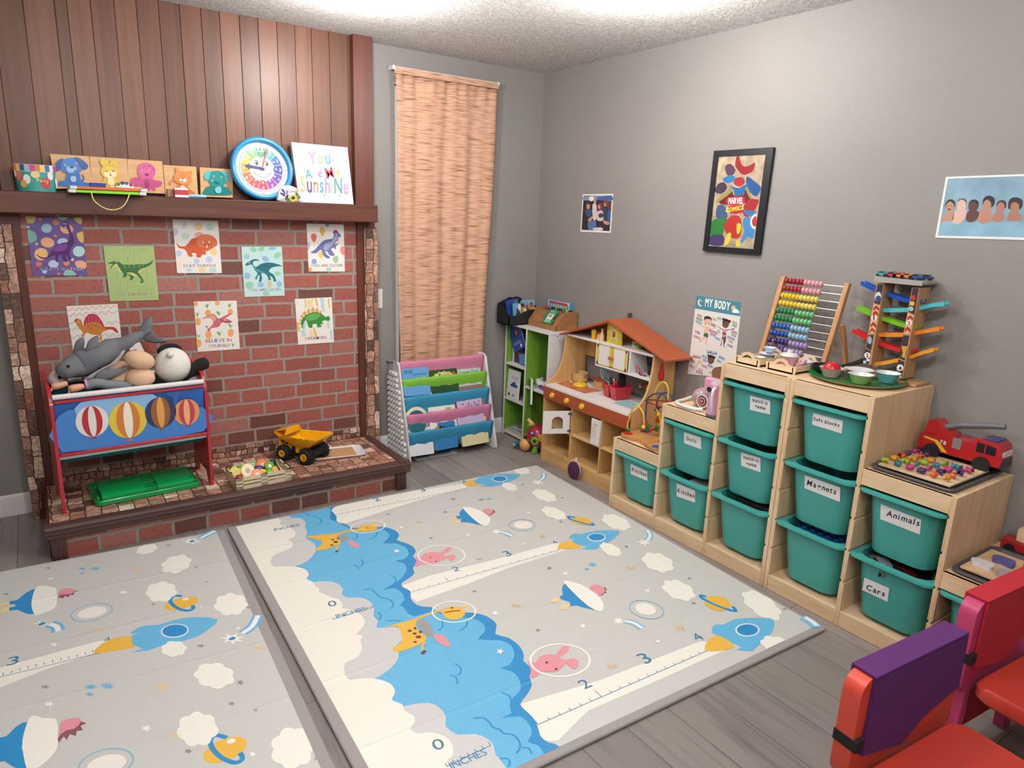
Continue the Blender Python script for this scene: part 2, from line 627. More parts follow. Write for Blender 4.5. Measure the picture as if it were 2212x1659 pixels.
bb.obj('wood_paneling', ft, bevel=.0012, seg=1)
B().box(-1.358, FX1, -.125, 0, 1.5, CEIL, DARKW).obj('corner_post', ft, bevel=.003)
B().box(FX0, FX0 + .03, -.115, 0, 1.5, CEIL, DARKW).obj('corner_post', ft, bevel=.003)
B().box(-3.05, -1.268, -.225, 0, 1.43, 1.522, DARKH).obj('mantel_shelf', ft, bevel=.004)
B().box(FX0 + .03, FX1 - .02, YB, 0, .02, 1.43, BRK).obj('brick_panel', ft)
for x0, x1 in ((-2.935, -2.902), (-1.352, -1.313)):
 B().box(x0, x1, -.124, -.1, HZ, 1.43, DARKW).obj('wood_trim', ft, bevel=.003)
B().box(-2.985, -2.902, -.126, -.1, 1.378, 1.43, DARKW).obj('wood_trim', ft, bevel=.002)
B().box(-1.352, -1.246, -.126, -.1, 1.392, 1.43, DARKW).obj('wood_trim', ft, bevel=.002)
random.seed(11)
def stone_strip(x0, x1, z0, z1, ragged):
 """ragged lower end, wrapped round the corner of the breast"""
 b2 = B()
 pts = [(x0, z1), (x1, z1)]
 if ragged:
  pts += [(x1, .2), (x1 - .02, .19), (x1 - .025, .06), (x1 - .035, .055), (x1 - .04, .0), (x0 + .01, .0), (x0, .06)]
 else:
  pts += [(x1, z0), (x0, z0)]
 b2.prism(pts, 'y', -.131, -.124, mat_stone('Z', 'X', .11, .045))
 b2.box(x0 if ragged else x1 - .006, x0 + .006 if ragged else x1, -.124, -.002, max(z0, .12), z1, mat_stone('Z', 'Y', .11, .045))
 return b2.obj('stone_strip', ft)
stone_strip(-3.0, -2.935, 0, 1.38, True)
stone_strip(-1.313, -1.232, .07, 1.394, False)
B().box(-2.993, -2.935, -.124, -.0, 0, 1.4, DARKW).obj('side_board', ft)
B().box(-1.313, -1.238, -.124, -.0, 0, 1.4, DARKW).obj('side_board', ft)
# hearth
HX0, HX1, HY = -2.93, -1.305, -.612
B().box(HX0 + .02, HX1 - .02, HY + .004, -.124, 0, HZ - .012, BRK).obj('hearth_brick', ft)
B().box(HX0, HX1, HY - .02, -.125, HZ - .012, HZ, mat_stone('Y', 'X', .07, .062)).obj('stone_top', ft)
B().box(-2.902, -1.352, -.117, -.1105, HZ, HZ + .055, mat_stone('X', 'Z', .05, .07)).obj('stone_skirting', ft)
nose = []
for (y, z) in ((HY - .018, HZ + .002), (HY - .034, HZ - .004), (HY - .04, HZ - .016), (HY - .034, HZ - .021), (HY - .034, HZ - .026), (HY - .037, HZ - .038), (HY - .03, HZ - .044), (HY - .03, HZ - .049), (HY - .031, HZ - .058), (HY - .022, HZ - .064), (HY, HZ - .064), (HY, HZ + .002)):
 nose.append((y, z))
B().prism(nose, 'x', HX0 - .02, HX1 + .03, BRN).obj('hearth_nosing', ft)
nx = [(HX1 - .035, HZ + .002), (HX1 - .028, HZ + .008), (HX1 - .01, HZ + .008), (HX1 + .01, HZ + .004), (HX1 + .03, HZ - .01), (HX1 + .03, HZ - .06), (HX1, HZ - .064), (HX1 - .02, HZ - .03)]
B().prism(nx, 'y', HY - .036, -.128, BRN).obj('hearth_nosing', ft)
for x0, x1 in ((HX0 - .005, HX0 + .05), (HX1 - .045, HX1 + .012)):
 b2 = B()
 b2.box(x0, x1, HY - .02, HY + .06, 0, HZ - .06, BRN)
 for k in range(3):
  b2.box(x0 + .008 + k * .016, x0 + .016 + k * .016, HY - .024, HY - .019, 0, HZ - .063, BRN)
 b2.obj('corner_trim', ft, bevel=.002)
B().box(HX0 - .012, HX0, HY + .02, -.125, .0, HZ - .01, DARKW).obj('hearth_side_board', ft)

# light switch plate beside the fireplace
sw = thing('light_switch', 'white light switch plate on grey wall right of the fireplace', 'switch', (-1.187, -.004, .978))
B().box(-1.226, -1.149, -.005, -.0005, .92, 1.036, WHITE).obj('plate', sw, bevel=.0015)
B().box(-1.2, -1.193, -.012, -.005, .97, .986, WHITE).obj('toggle', sw)

# curtain on a rod
def mat_curtain():
 mt, ns, ls, b = newmat('slub_linen')
 v = coords(ns, ls, (9, 9, 150))
 n = nd(ns, 'ShaderNodeTexNoise', Scale=1.0, Detail=5.0, Roughness=.6)
 ls.new(v, n.inputs['Vector'])
 rp = ramp(ns, [(.30, '#6d4a3c'), (.40, '#ab7f68'), (.5, '#c89c80'), (.75, '#d4aa8d')])
 ls.new(n.outputs['Fac'], rp.inputs['Fac'])
 ls.new(rp.outputs['Color'], b.inputs['Base Color'])
 b.inputs['Roughness'].default_value = .85
 bp = nd(ns, 'ShaderNodeBump', Strength=.25, Distance=.003)
 ls.new(n.outputs['Fac'], bp.inputs['Height'])
 ls.new(bp.outputs['Normal'], b.inputs['Normal'])
 return mt
CUR = mat_curtain()
ct = thing('curtain', 'tan slubby linen curtain panel hanging in front of the back wall window', 'curtain', (-.72, -.04, .35))
b2 = B()
nx_, nz_ = 70, 30
rows = []
for j in range(nz_ + 1):
 f = j / nz_
 z = 2.245 - f * 1.9
 row = []
 for i in range(nx_ + 1):
  u = i / nx_
  xa, xb = -1.081 + .02 * f, -.392 - .065 * f
  pl = .005 + .005 * min(1, f * 2.5)
  y = -.052 - pl * (sin(u * 2 * pi * 3.4 + .6) + .5 * sin(u * 2 * pi * 7.3 + 1.1 + f)) - (.006 * sin(u * 60) if f < .06 else 0)
  row.append((xa + (xb - xa) * u + .004 * sin(9 * f + 5 * u), y, z))
 rows.append(row)
vs = [p for r in rows for p in r]
W_ = nx_ + 1
b2.add(vs, [(j * W_ + i, j * W_ + i + 1, (j + 1) * W_ + i + 1, (j + 1) * W_ + i) for j in range(nz_) for i in range(nx_)], CUR)
co = b2.obj('panel', ct, sharp=80)
so = co.modifiers.new('solid', 'SOLIDIFY')
so.thickness = .003
rr = B().box(-1.087, -.388, -.058, -.05, 2.248, 2.282, CUR)
rr.obj('rod_pocket', ct, bevel=.003)
b2 = B().box(-1.1, -1.083, -.06, -.001, 2.267, 2.288, WHITE)
b2.box(-.394, -.386, -.06, -.001, 2.267, 2.288, WHITE)
b2.box(-1.098, -.388, -.055, -.052, 2.27, 2.285, WHITE)
b2.obj('rod', ct, bevel=.001)
# window behind the curtain, its edge showing past the cloth
wt = B()
wt.box(-1.06, -1.042, -.012, -.0, .34, 2.2, WHITE).box(-.455, -.438, -.012, 0, .34, 2.2, WHITE).box(-1.06, -.438, -.012, 0, 2.19, 2.21, WHITE).box(-1.06, -.438, -.02, 0, .33, .35, WHITE)
wo = struct(wt, 'window_1')
wg = B().box(-1.042, -.455, -.004, -.001, .35, 2.19, pm('#2a3038', .08)).obj('pane', wo)
# ---------------------------------------------------------------- dinosaur posters on the brick
RB = ['#c9503f', '#2c7a55', '#2f6fb0', '#5a2f7d', '#2b3f8c', '#a3305a', '#3b7d4a', '#6a3a86']
PAPER = '#e9e4de'
YP = -.113
def poster(name, label, corners, base, art, group='dinosaur posters'):
 b = B()
 b.prism(corners, 'y', YP + .0028, YP, pm(base, .32, coat=.25))
 lay = [YP]
 def put(mat, pts, sm=True):
  lay[0] -= .000012
  b.flat(smooth(pts) if sm else pts, 'y', lay[0], pm(mat, .32, coat=.25))
 def line(mat, pts, w):
  lay[0] -= .000012
  b.strip(smooth(pts, 3, False), w, 'y', lay[0], pm(mat, .35))
 def txt(s, p, hs=1.0, mats=RB, bold=.012):
  lay[0] -= .000012
  b.text(s, 'y', lay[0], p[0], p[1], '#f6f3ee', hs, bold + .022)
  lay[0] -= .000012
  b.text(s, 'y', lay[0], p[0], p[1], mats, hs, bold)
 art(put, line, txt)
 x = sum(c[0] for c in corners) / 4
 z = sum(c[1] for c in corners) / 4
 return b.one(name, label, 'poster', (x, YP, z), group)

def art1(put, line, txt):
 for m, s in (('#c6b45e', D('-28780 14146 356 5 -29 -150 -88 -137 -116 -8 -99 30 -24 134')), ('#9dbfd0', EL(-2.8064,1.3651,.0197,.0004,-.0021,-.0198)), ('#7fb3a8', D('-28780 13561 135 -19 128 -99 50 -176 -52 -165 -110 -62 -157 -1')), ('#e8ad84', EL(-2.8095,1.3029,.0242,-.006,-.006,-.0211)), ('#e6b877', EL(-2.8389,1.251,.0248,0,-.0029,-.0272)), ('#e8ad84', EL(-2.7308,1.3643,.0242,-.0046,-.0054,-.0214)), ('#b3d6d3', EL(-2.6938,1.2637,.0231,0,-.0023,-.0239)), ('#e2c069', D('-26927 13455 202 73 38 -13 -21 -458 -157 33 -69 196')), ('#c2c9e6', EL(-2.7522,1.307,.0197,.0002,-.0016,-.0156)), ('#d9755f', EL(-2.7686,1.3917,.0123,.0003,-.0013,-.0127)), ('#d9755f', EL(-2.8511,1.208,.0117,-.0001,-.0013,-.0122)), ('#e2806a', EL(-2.7468,1.2113,.0121,-.0001,-.0012,-.0125)), ('#bdc5e4', EL(-2.7969,1.2075,.0195,-.0002,-.0017,-.0169)), ('#e8ad84', D('-27140 12154 216 70 210 -88 -1 -215 -175 -113 -186 117')), ('#8fc0b2', D('-27615 11661 86 127 218 -9 113 -96 32 -130 -435 2')), ('#d3bb62', D('-26977 14145 275 2 -8 -268 -149 24 -97 132')), ('#d9755f', EL(-2.777,1.3325,.0066,.0001,-.0006,-.0061)), ('#d9755f', EL(-2.8265,1.4039,.0063,.0002,-.0006,-.006)), ('#c9c56b', EL(-2.8508,1.2965,.0056,0,-.0006,-.0055)), ('#c9c56b', EL(-2.8743,1.3692,.0055,.0001,-.0006,-.0054)), ('#d9755f', EL(-2.7811,1.1627,.0067,-.0001,-.0006,-.0062)), ('#8fc0b2', D('-27603 14150 393 0 -93 -97 -146 -26 -115 39')), ('#a9cfc9', D('-28438 11772 190 11 -36 -112 -107 -12')), ('#e6d29a', EL(-2.7219,1.2268,.0059,0,-.0006,-.0062))):
  put(m, s)
 put('#4f2366', D('-27494 13773 52 95 104 79 105 -25 38 -110 33 -221 61 -223 34 -196 -34 -197 -109 -170 -55 -113 -51 -169 42 -241 -87 -19 -36 176 -70 42 1 -184 71 -90 -121 -39 -83 130 -30 183 -96 -47 -68 -107 24 -141 -106 -5 10 258 -127 -13 -189 -109 -155 -21 -133 70 -118 163 168 -133 137 -34 143 61 172 254 215 238 225 102 172 35 89 118 34 196 -48 250 -56 66 -82 -7'))
 put('#7a4491', D('-27918 12691 187 201 224 80 165 -27 -92 -197 -251 -113'))
 put('#f4e9e4', D('-27433 13710 98 30 37 29 -41 -71'))
 put('#f4e9e4', EL(-2.7389,1.3863,.0019,0,-.0004,-.0039)), put('#f4e9e4', EL(-2.7311,1.386,.0019,0,-.0004,-.0039))
 txt('MAKE IT HAPPEN', [(-2.8687,1.1809),(-2.6838,1.1772)], .85)
def art2(put, line, txt):
 for s in (D('-25131 12716 145 129 140 -172 -80 -259 -125 -108 -82 173'), D('-24590 12717 139 -217 -5 -305 -151 -152 -140 197 45 304'), D('-25831 11689 95 213 228 -2 172 -219 -85 -94 -108 75 -198 -83'), D('-25454 10767 80 480 167 149 119 -200 -92 -393'), D('-24901 11104 191 172 309 -95 42 -224 -256 29 -242 -60')):
  line('#7f9b56', s + s[:1], .0012)
 line('#a0903f', D('-24444 12826 52 -87 64 66 53 -78 66 78 53 -69 65 70 88 -44'), .0016)
 line('#a0903f', D('-24415 12696 53 -74 64 61 53 -78 65 70 96 -35'), .0016)
 line('#a0903f', D('-24401 10780 95 87 32 -91 88 96 53 -91 87 69 54 -82'), .0016)
 line('#a0903f', D('-24402 10422 106 77 53 -92 108 95 153 -118'), .0016)
 for s in ([(-2.5701,1.2288),(-2.5282,1.2307)], [(-2.5512,1.1641),(-2.5538,1.1346)], [(-2.5895,1.1397),(-2.5649,1.1383)], [(-2.4617,1.0964),(-2.463,1.0564)], [(-2.4226,1.1621),(-2.4241,1.1177)], [(-2.4984,1.2414),(-2.5014,1.2068)]):
  line('#7f9b56', s, .0014)
 put('#3d7444', D('-25800 12117 202 59 124 25 139 -66 106 -100 347 -20 314 14 316 11 173 64 170 123 -105 -211 -272 -152 -265 -194 61 -222 82 -156 -27 -146 -134 16 73 118 -165 207 -178 117 -68 -69 116 -108 -114 -138 -109 2 72 113 -115 160 -69 -126 -154 -1 57 129 -75 115 -88 217 -104 122 -127 -54 -86 -116 -33 52 108 150 -161 14'))
 put('#e0d078', D('-25701 11868 216 204 91 -173 104 -218 65 -45 -149 46 -123 261'))
 put('#e0d078', D('-25101 11634 264 -4 223 -157 -118 2 -265 105'))
 put('#e0d078', D('-24598 11670 129 130 203 64 -209 -130 -81 -130'))
 for s in ([(-2.5172,1.2017),(-2.5129,1.1852)], [(-2.4961,1.2007),(-2.4937,1.1828)], [(-2.4747,1.2005),(-2.4742,1.1826)], [(-2.4531,1.2012),(-2.4543,1.1867)], [(-2.4333,1.2019),(-2.4361,1.1909)]):
  line('#b9a25a', s, .0022)
 put('#f2efe4', EL(-2.5479,1.2149,.0034,0,-.0003,-.003)), put('#20301f', EL(-2.5479,1.2145,.0015,0,-.0002,-.0017))
 txt('YOU CAN DO IT', [(-2.5648,1.0532),(-2.4042,1.0544)], .85)
def art3(put, line, txt):
 for m, s in (('#c3d2dd', EL(-2.2394,1.3906,.0123,.0003,-.0011,-.0151)), ('#e7c98c', EL(-2.1752,1.3869,.0184,.0004,-.0012,-.0183)), ('#b9d8d6', EL(-2.1244,1.3829,.0187,.0004,-.0011,-.0164)), ('#c5bfe0', D('-22893 13736 157 -22 24 -175 -93 -127 -83 14')), ('#b9d8d6', EL(-2.2383,1.3393,.0171,.0002,-.0011,-.0162)), ('#e3a79c', EL(-2.1758,1.3427,.0204,.0003,-.0011,-.0163)), ('#c3c8e8', EL(-2.275,1.2554,.0142,0,-.001,-.0142)), ('#e9cf95', EL(-2.1124,1.2611,.0179,0,-.0011,-.0177)), ('#c3c8e8', EL(-2.1371,1.2236,.0158,-.0001,-.0011,-.0167)), ('#c3c8e8', EL(-2.1963,1.2167,.0146,-.0001,-.001,-.0145)), ('#ead2a0', EL(-2.1725,1.1722,.0187,-.0002,-.0009,-.0136)), ('#b9d8d6', EL(-2.123,1.1716,.018,-.0002,-.0008,-.0126)), ('#c3d2dd', EL(-2.2356,1.1731,.0125,-.0002,-.0007,-.0103)), ('#efe0bf', EL(-2.2775,1.2018,.0095,-.0001,-.0011,-.0153))):
  put(m, s)
 put('#cf5b37', D('-22795 13045 140 -151 288 42 251 318 255 69 202 131 246 29 290 -73 175 -215 -16 -250 -197 -131 -247 -156 -97 15 7 -187 -175 11 -78 -145 -194 11 -17 186 -193 0 48 -144 -193 -10 -89 236 -105 122 -205 50 -86 121'))
 put('#e0764c', D('-21878 12929 8 256 168 196 287 76 291 -68 154 -226 -44 -229 -195 -104 -393 8'))
 put('#d4663f', D('-21641 12992 106 130 293 -23 89 -155 -110 -182 -153 -78 -113 154'))
 put('#f0e6da', D('-21589 13034 -31 123 73 -71')), put('#f0e6da', D('-21342 13067 57 124 11 -134')), put('#f0e6da', D('-21465 12839 38 129 31 -129'))
 put('#2b1a16', EL(-2.1505,1.2983,.002,0,-.0002,-.0026)), put('#2b1a16', EL(-2.1328,1.2984,.002,0,-.0002,-.0026))
 for s in (EL(-2.2164,1.3116,.0048,0,-.0002,-.0036), EL(-2.2316,1.2988,.0038,0,-.0002,-.0031), EL(-2.2052,1.2989,.0043,0,-.0002,-.0031), EL(-2.2006,1.3184,.0039,0,-.0002,-.0026), EL(-2.2231,1.2835,.0038,0,-.0002,-.0026)):
  put('#b34a2c', s)
 txt('STAY CURIOUS', [(-2.2585,1.1873),(-2.106,1.1877)], .9)
def art4(put, line, txt):
 for m, s in (('#d4736b', D('-16119 13450 85 151 162 3 77 -150 -59 -208 -103 -113 -100 111')), ('#dcb25e', D('-15633 13792 92 152 158 4 84 -150 -59 -186 -122 -154 -112 150')), ('#7fae8e', D('-15302 14117 236 5 -123 -171')), ('#c7b0d8', D('-16321 13113 114 -27 23 -167 -93 -197 -40 0')), ('#e38b84', D('-14484 12784 88 133 158 1 4 -364 -88 -116 -125 145')), ('#e7c070', D('-15743 12526 133 141 117 -28 23 -227 -93 -142 -115 85')), ('#9fc2a0', D('-14933 12238 88 144 182 16 75 -132 -53 -174 -117 -97 -125 99')), ('#8fa8d4', D('-16129 12131 85 112 157 0 49 -126 -57 -130 -204 2')), ('#a9d2c2', D('-15333 11637 82 132 179 -2 75 -134 -111 -85 -150 2')), ('#e2a25c', D('-16298 11792 133 -30 54 -114 -90 -84 -99 1')), ('#d78a9c', D('-14742 13326 192 2 -106 -144'))):
  put(m, s)
 for s in ([(-1.5957,1.3116),(-1.5956,1.2807)], [(-1.548,1.3458),(-1.5486,1.3261)], [(-1.5189,1.3951),(-1.514,1.3604)], [(-1.4322,1.2438),(-1.4326,1.2293)]):
  line('#a99f9a', s, .0011)
 put('#6f74a8', D('-16160 12605 261 169 302 317 253 183 285 48 169 59 65 227 -32 124 121 70 165 -104 165 -197 -172 -116 -113 -173 -101 -183 134 58 103 12 -167 -161 -5 -172 -165 91 -111 -114 150 -195 21 -126 -251 17 -138 189 -141 34 113 -194 175 -137 -134 -69 -233 150 -76 216 -90 113 -240 -181 -222 0'))
 put('#9fa6c8', D('-15429 12809 127 284 359 117 126 228 241 32 -250 -373 -245 -229 -184 -172'))
 put('#b03a50', D('-14883 13653 75 148 150 3 115 -191 -148 83 -85 -64'))
 for s in ([(-1.5628,1.3035),(-1.5573,1.2894)], [(-1.5447,1.3177),(-1.5393,1.3008)], [(-1.5268,1.3263),(-1.5231,1.3094)], [(-1.5089,1.3294),(-1.5076,1.3141)], [(-1.5778,1.2893),(-1.5723,1.278)]):
  line('#3f3a72', s, .002)
 put('#f4f0ea', EL(-1.4682,1.3565,.0042,.0001,-.0001,-.0034)), put('#201a2c', EL(-1.4676,1.356,.0018,0,0,-.0017))
 txt('YOU ARE CLEVER', [(-1.6163,1.1813),(-1.4361,1.1817)], .95)
def art5(put, line, txt):
 for m, s in (('#9cc6c6', EL(-1.953,1.2393,.0147,0,-.0008,-.015)), ('#92c9a8', EL(-1.917,1.2742,.0156,-.0058,-.005,-.0121)), ('#92c9a8', EL(-1.8771,1.277,.0164,.006,.0038,-.0122)), ('#8fb9d4', EL(-1.8204,1.2799,.0196,.0001,-.0004,-.0087)), ('#92c9a8', EL(-1.7947,1.2444,.0195,.0109,.0066,-.0124)), ('#8fb9d4', EL(-1.8581,1.2255,.0163,-.0099,-.0076,-.0122)), ('#92c9a8', EL(-1.9478,1.0903,.0212,-.0005,-.001,-.0186)), ('#8fb9d4', EL(-1.8889,1.0916,.0162,-.0004,-.0007,-.0143)), ('#d9b79c', EL(-1.8426,1.0932,.012,-.0003,-.0008,-.0178)), ('#92c9a8', EL(-1.8641,1.0437,.0185,-.0006,-.0006,-.0122)), ('#8fb9d4', EL(-1.9557,1.1396,.0158,-.0003,-.0009,-.0163)), ('#92c9a8', EL(-1.7989,1.1479,.0166,-.0003,-.0005,-.0111)), ('#8fb9d4', EL(-1.7931,1.092,.0144,-.0004,-.0007,-.0168))):
  put(m, s)
 put('#2f6f7a', D('-19615 11980 105 107 108 53 206 107 202 -7 100 -125 -104 55 -193 -31 -49 -130 68 -120 116 -33 220 139 327 74 379 -36 412 -158 -310 -19 -277 -74 -129 -186 233 -169 120 -280 -27 -100 -108 47 -16 134 -174 147 51 -200 -111 -31 -65 222 -167 146 -142 -31 33 -209 -63 -197 -118 25 54 202 -48 127 -119 -239 -60 78 129 228 -149 220 -114 250 -191 -30 -97 -32'))
 put('#4f9aa2', D('-19276 11934 158 -246 260 -151 217 29 -213 64 -207 139 -122 110'))
 for s in ([(-1.8947,1.1903),(-1.8933,1.1767)], [(-1.881,1.1973),(-1.878,1.1809)], [(-1.8647,1.2015),(-1.8617,1.184)], [(-1.8483,1.2036),(-1.8475,1.1871)], [(-1.8321,1.2024),(-1.8343,1.1897)], [(-1.8158,1.2011),(-1.82,1.1924)], [(-1.9084,1.1834),(-1.9064,1.1714)]):
  line('#1d3b46', s, .0022)
 put('#f2efe4', EL(-1.9416,1.2065,.0037,0,-.0002,-.0032)), put('#16242a', EL(-1.9417,1.2059,.0016,0,-.0001,-.0016))
 txt('YOU ARE LOVED', [(-1.9538,1.0576),(-1.7841,1.0569)], .95)
def art6(put, line, txt):
 for m, s in (('#e0a8a8', D('-27681 10049 95 -133 141 144 114 -134 142 144 115 -134 143 145 116 -135 164 157 135 -149 166 167 136 -159 165 147 141 -138 165 138 141 -108')), ('#e0a8a8', D('-27680 9771 102 -134 144 165 114 -135 142 144 116 -136 161 144 136 -137 163 145 137 -138 165 154 138 -147 167 160 140 -140 264 152')), ('#b9c4b4', D('-27671 9426 116 -114 141 143 99 -114 120 102')), ('#b9c4b4', D('-26166 9232 143 103 104 -130 147 138 164 -120')), ('#b9c4b4', D('-27658 9123 109 -116 140 122 135 -117')), ('#c3b5c4', D('-27647 8753 117 -118 160 143 132 -163 199 141')), ('#c3b5c4', D('-26372 8645 164 122 120 -164 167 146 103 -142 223 98')), ('#c3b5c4', D('-26392 8423 162 100 141 -144'))):
  line(m, s, .0042)
 put('#b8364f', D('-27066 9174 44 303 105 169 138 89 240 -29 168 -220 125 -378 -219 172 -317 27'))
 for s in ([(-2.6817,.9335),(-2.6862,.9643)], [(-2.6705,.9329),(-2.6689,.97)], [(-2.6594,.9314),(-2.6536,.9649)], [(-2.6485,.9272),(-2.6406,.951)], [(-2.6934,.9276),(-2.6987,.9497)]):
  line('#d9808c', s, .0018)
 put('#c9803f', D('-27403 9489 93 56 155 -69 64 -291 141 114 227 40 297 -48 172 -187 418 -47 143 -224 -53 -78 -196 197 -332 -69 -128 -156 22 -171 -80 -128 -57 48 43 220 -304 56 -214 111 -157 -175 -78 41 88 143 -159 264 -88 231'))
 put('#b9452f', D('-26361 9177 144 -88 381 -32 143 -224 -53 -78 -196 197 -282 61'))
 put('#b8364f', D('-27429 9378 40 141 113 37 -65 -105'))
 for s in (EL(-2.6889,.9164,.0044,-.0003,-.0003,-.0035), EL(-2.6734,.9221,.0045,-.0003,-.0003,-.0031), EL(-2.6589,.9168,.0045,-.0003,-.0003,-.0031), EL(-2.6806,.9049,.0037,-.0002,-.0003,-.0031), EL(-2.6463,.9094,.0038,-.0002,-.0002,-.0026)):
  put('#9c4a26', s)
 put('#efe6da', EL(-2.7253,.9377,.0029,-.0002,-.0003,-.003)), put('#241a16', EL(-2.725,.9372,.0015,-.0001,-.0002,-.0017))
def art7(put, line, txt):
 for x in range(8):
  put('#e6a868', [EL(-2.1594,.9541,.014,-.0007,-.0011,-.0172), EL(-2.0508,.9544,.0135,-.0006,-.0009,-.0153), EL(-2.2096,.9109,.0128,-.0007,-.0014,-.0204), EL(-2.111,1.0022,.0121,-.0005,-.0007,-.0119), EL(-2.1642,.8403,.0151,-.001,-.0013,-.0207), EL(-2.0551,.8442,.0146,-.0009,-.0013,-.0222), EL(-2.2131,.8,.0119,-.0009,-.0015,-.0217), EL(-2.2133,1.002,.0098,-.0004,-.0008,-.0117)][x])
 for s in (D('-21739 10004 109 -246 170 316 -93 -131 -44 98 -58 -120'), D('-20654 9960 126 -234 154 332 -102 -149 -45 111 -49 -129'), D('-22187 9597 81 -272 107 343 -79 -141'), D('-21213 9577 138 -224 129 266 -94 -121 -60 112'), D('-20663 8920 127 -229 130 186 -103 -77 -55 125'), D('-21786 8902 90 -168 113 195 -90 -71'), D('-21254 8515 155 -231 131 295 -112 -142 -54 114'), D('-22205 8522 78 -250 112 183 -99 -59'), D('-20566 7913 90 -259 123 299 -87 -134')):
  put('#6fae5e', s, False)
 put('#c56a72', D('-21939 9235 311 162 317 77 188 -244 156 36 307 148 262 42 -313 -204 -143 -58 140 4 280 -181 -253 -52 -243 69 -179 -232 -206 -42 -174 -22 -91 -159 -120 95 186 153 138 188 -111 234 -198 43'))
 put('#d99a92', D('-21863 9247 284 132 254 41 115 -196 -162 -155 -114 196'))
 put('#9a3f6a', D('-21083 9217 222 -149 426 -62 -252 -41 -243 69'))
 put('#f4efe6', EL(-2.077,.9135,.0041,-.0002,-.0002,-.0038)), put('#241a2c', EL(-2.0765,.9134,.0021,-.0001,-.0001,-.0022))
 txt('BELIEVE IN', [(-2.1809,.8004),(-2.0525,.7977)], .95)
 txt('YOURSELF', [(-2.1695,.7742),(-2.0625,.7716)], .95)
def art8(put, line, txt):
 for m, s in (('#e7d3a0', D('-16458 10021 353 33 -45 -453 -294 -16')), ('#b5d4d8', D('-15719 10081 209 10 48 -815 -160 67')), ('#dcb25e', D('-16017 10062 101 8 93 -454 -88 33')), ('#dcb25e', D('-15271 10023 73 9 34 -503 -61 -15')), ('#b5d4d8', D('-17038 9985 58 9 2 -242 -46 2')), ('#b5d4d8', D('-15368 8736 122 23 38 -391 -111 -24')), ('#b5d4d8', D('-16841 8320 236 44 16 -385 -206 -16')), ('#e7d3a0', D('-16372 8290 329 39 161 -578 -360 -4 -113 157')), ('#b5d4d8', D('-15199 8247 153 2 15 -588 -154 11')), ('#dcb25e', D('-17068 8772 112 52 56 -530 -117 -22')), ('#dcb25e', D('-16159 8425 89 7 134 -497 -73 -25')), ('#b5d4d8', D('-16733 8870 176 20 -17 -498 -118 7')), ('#dcb25e', D('-16574 10054 70 3 -28 -468 -52 -143'))):
  put(m, s, False)
 for s in (D('-16840 9109 61 102 102 -81 -50 -102 -87 22'), D('-16707 9265 98 135 96 -103 -33 -115 -106 -24'), D('-16481 9383 94 159 95 -139 -28 -115 -118 -24'), D('-16255 9442 106 171 112 -163 -21 -122 -143 -5'), D('-15996 9419 100 142 78 -162 -28 -134 -107 23'), D('-15798 9292 87 102 68 -139 -45 -86'), D('-16929 8910 55 73 73 -62 -26 -75'), D('-16942 8736 61 55 61 -62 -25 -57'), D('-16892 8499 54 55 45 -61 -25 -40')):
  put('#d9a44e', s)
 put('#3e8a3c', D('-16681 8363 -121 207 -26 247 149 255 300 189 368 59 354 -118 236 -189 159 51 93 -160 -77 -127 -241 49 -172 -86 118 -90 -194 -48 68 -123 -253 -21 -30 180 -238 -10 -18 -176 -200 35 -74 240 -76 180 -123 -157 -42 -203'))
 put('#63ab55', D('-16552 9036 242 175 297 44 295 -114 -186 -198 -360 -98 -233 71'))
 put('#1c2a1a', EL(-1.5326,.8948,.0024,-.0001,-.0001,-.0024))
 txt('DREAM BIG', [(-1.662,.7779),(-1.5408,.7778)], .95)
poster('dinosaur_poster', 'purple spotted poster MAKE IT HAPPEN with long necked purple dinosaur', D('-28780 14146 2079 7 5 -2608 -2102 23'), '#6a5596', art1)
poster('dinosaur_poster', 'green poster YOU CAN DO IT with running green dinosaur', D('-25947 12891 2115 12 26 -2616 -2092 13'), '#a9bd7d', art2)
poster('dinosaur_poster', 'white dotted poster STAY CURIOUS with orange horned dinosaur', D('-22912 14183 2083 -22 31 -2610 -2093 33'), PAPER, art3)
poster('dinosaur_poster', 'white balloon poster YOU ARE CLEVER with blue crested dinosaur', D('-16330 14138 2084 -8 7 -2595 -2066 30'), PAPER, art4)
poster('dinosaur_poster', 'pale blue footprint poster YOU ARE LOVED with teal dinosaur', D('-19774 12884 2067 16 45 -2608 -2087 0'), '#bfdcdb', art5)
poster('dinosaur_poster', 'pink zigzag poster with red sailed dinosaur behind the plush toys', D('-27679 10143 2084 26 21 -2351 -2033 32'), PAPER, art6)
poster('dinosaur_poster', 'white pineapple poster BELIEVE IN YOURSELF with pink flying dinosaur', D('-22232 10146 2069 -31 25 -2572 -2077 14'), PAPER, art7)
poster('dinosaur_poster', 'white striped poster DREAM BIG with green plated dinosaur', D('-17120 10085 2075 30 73 -2580 -2061 2'), PAPER, art8)

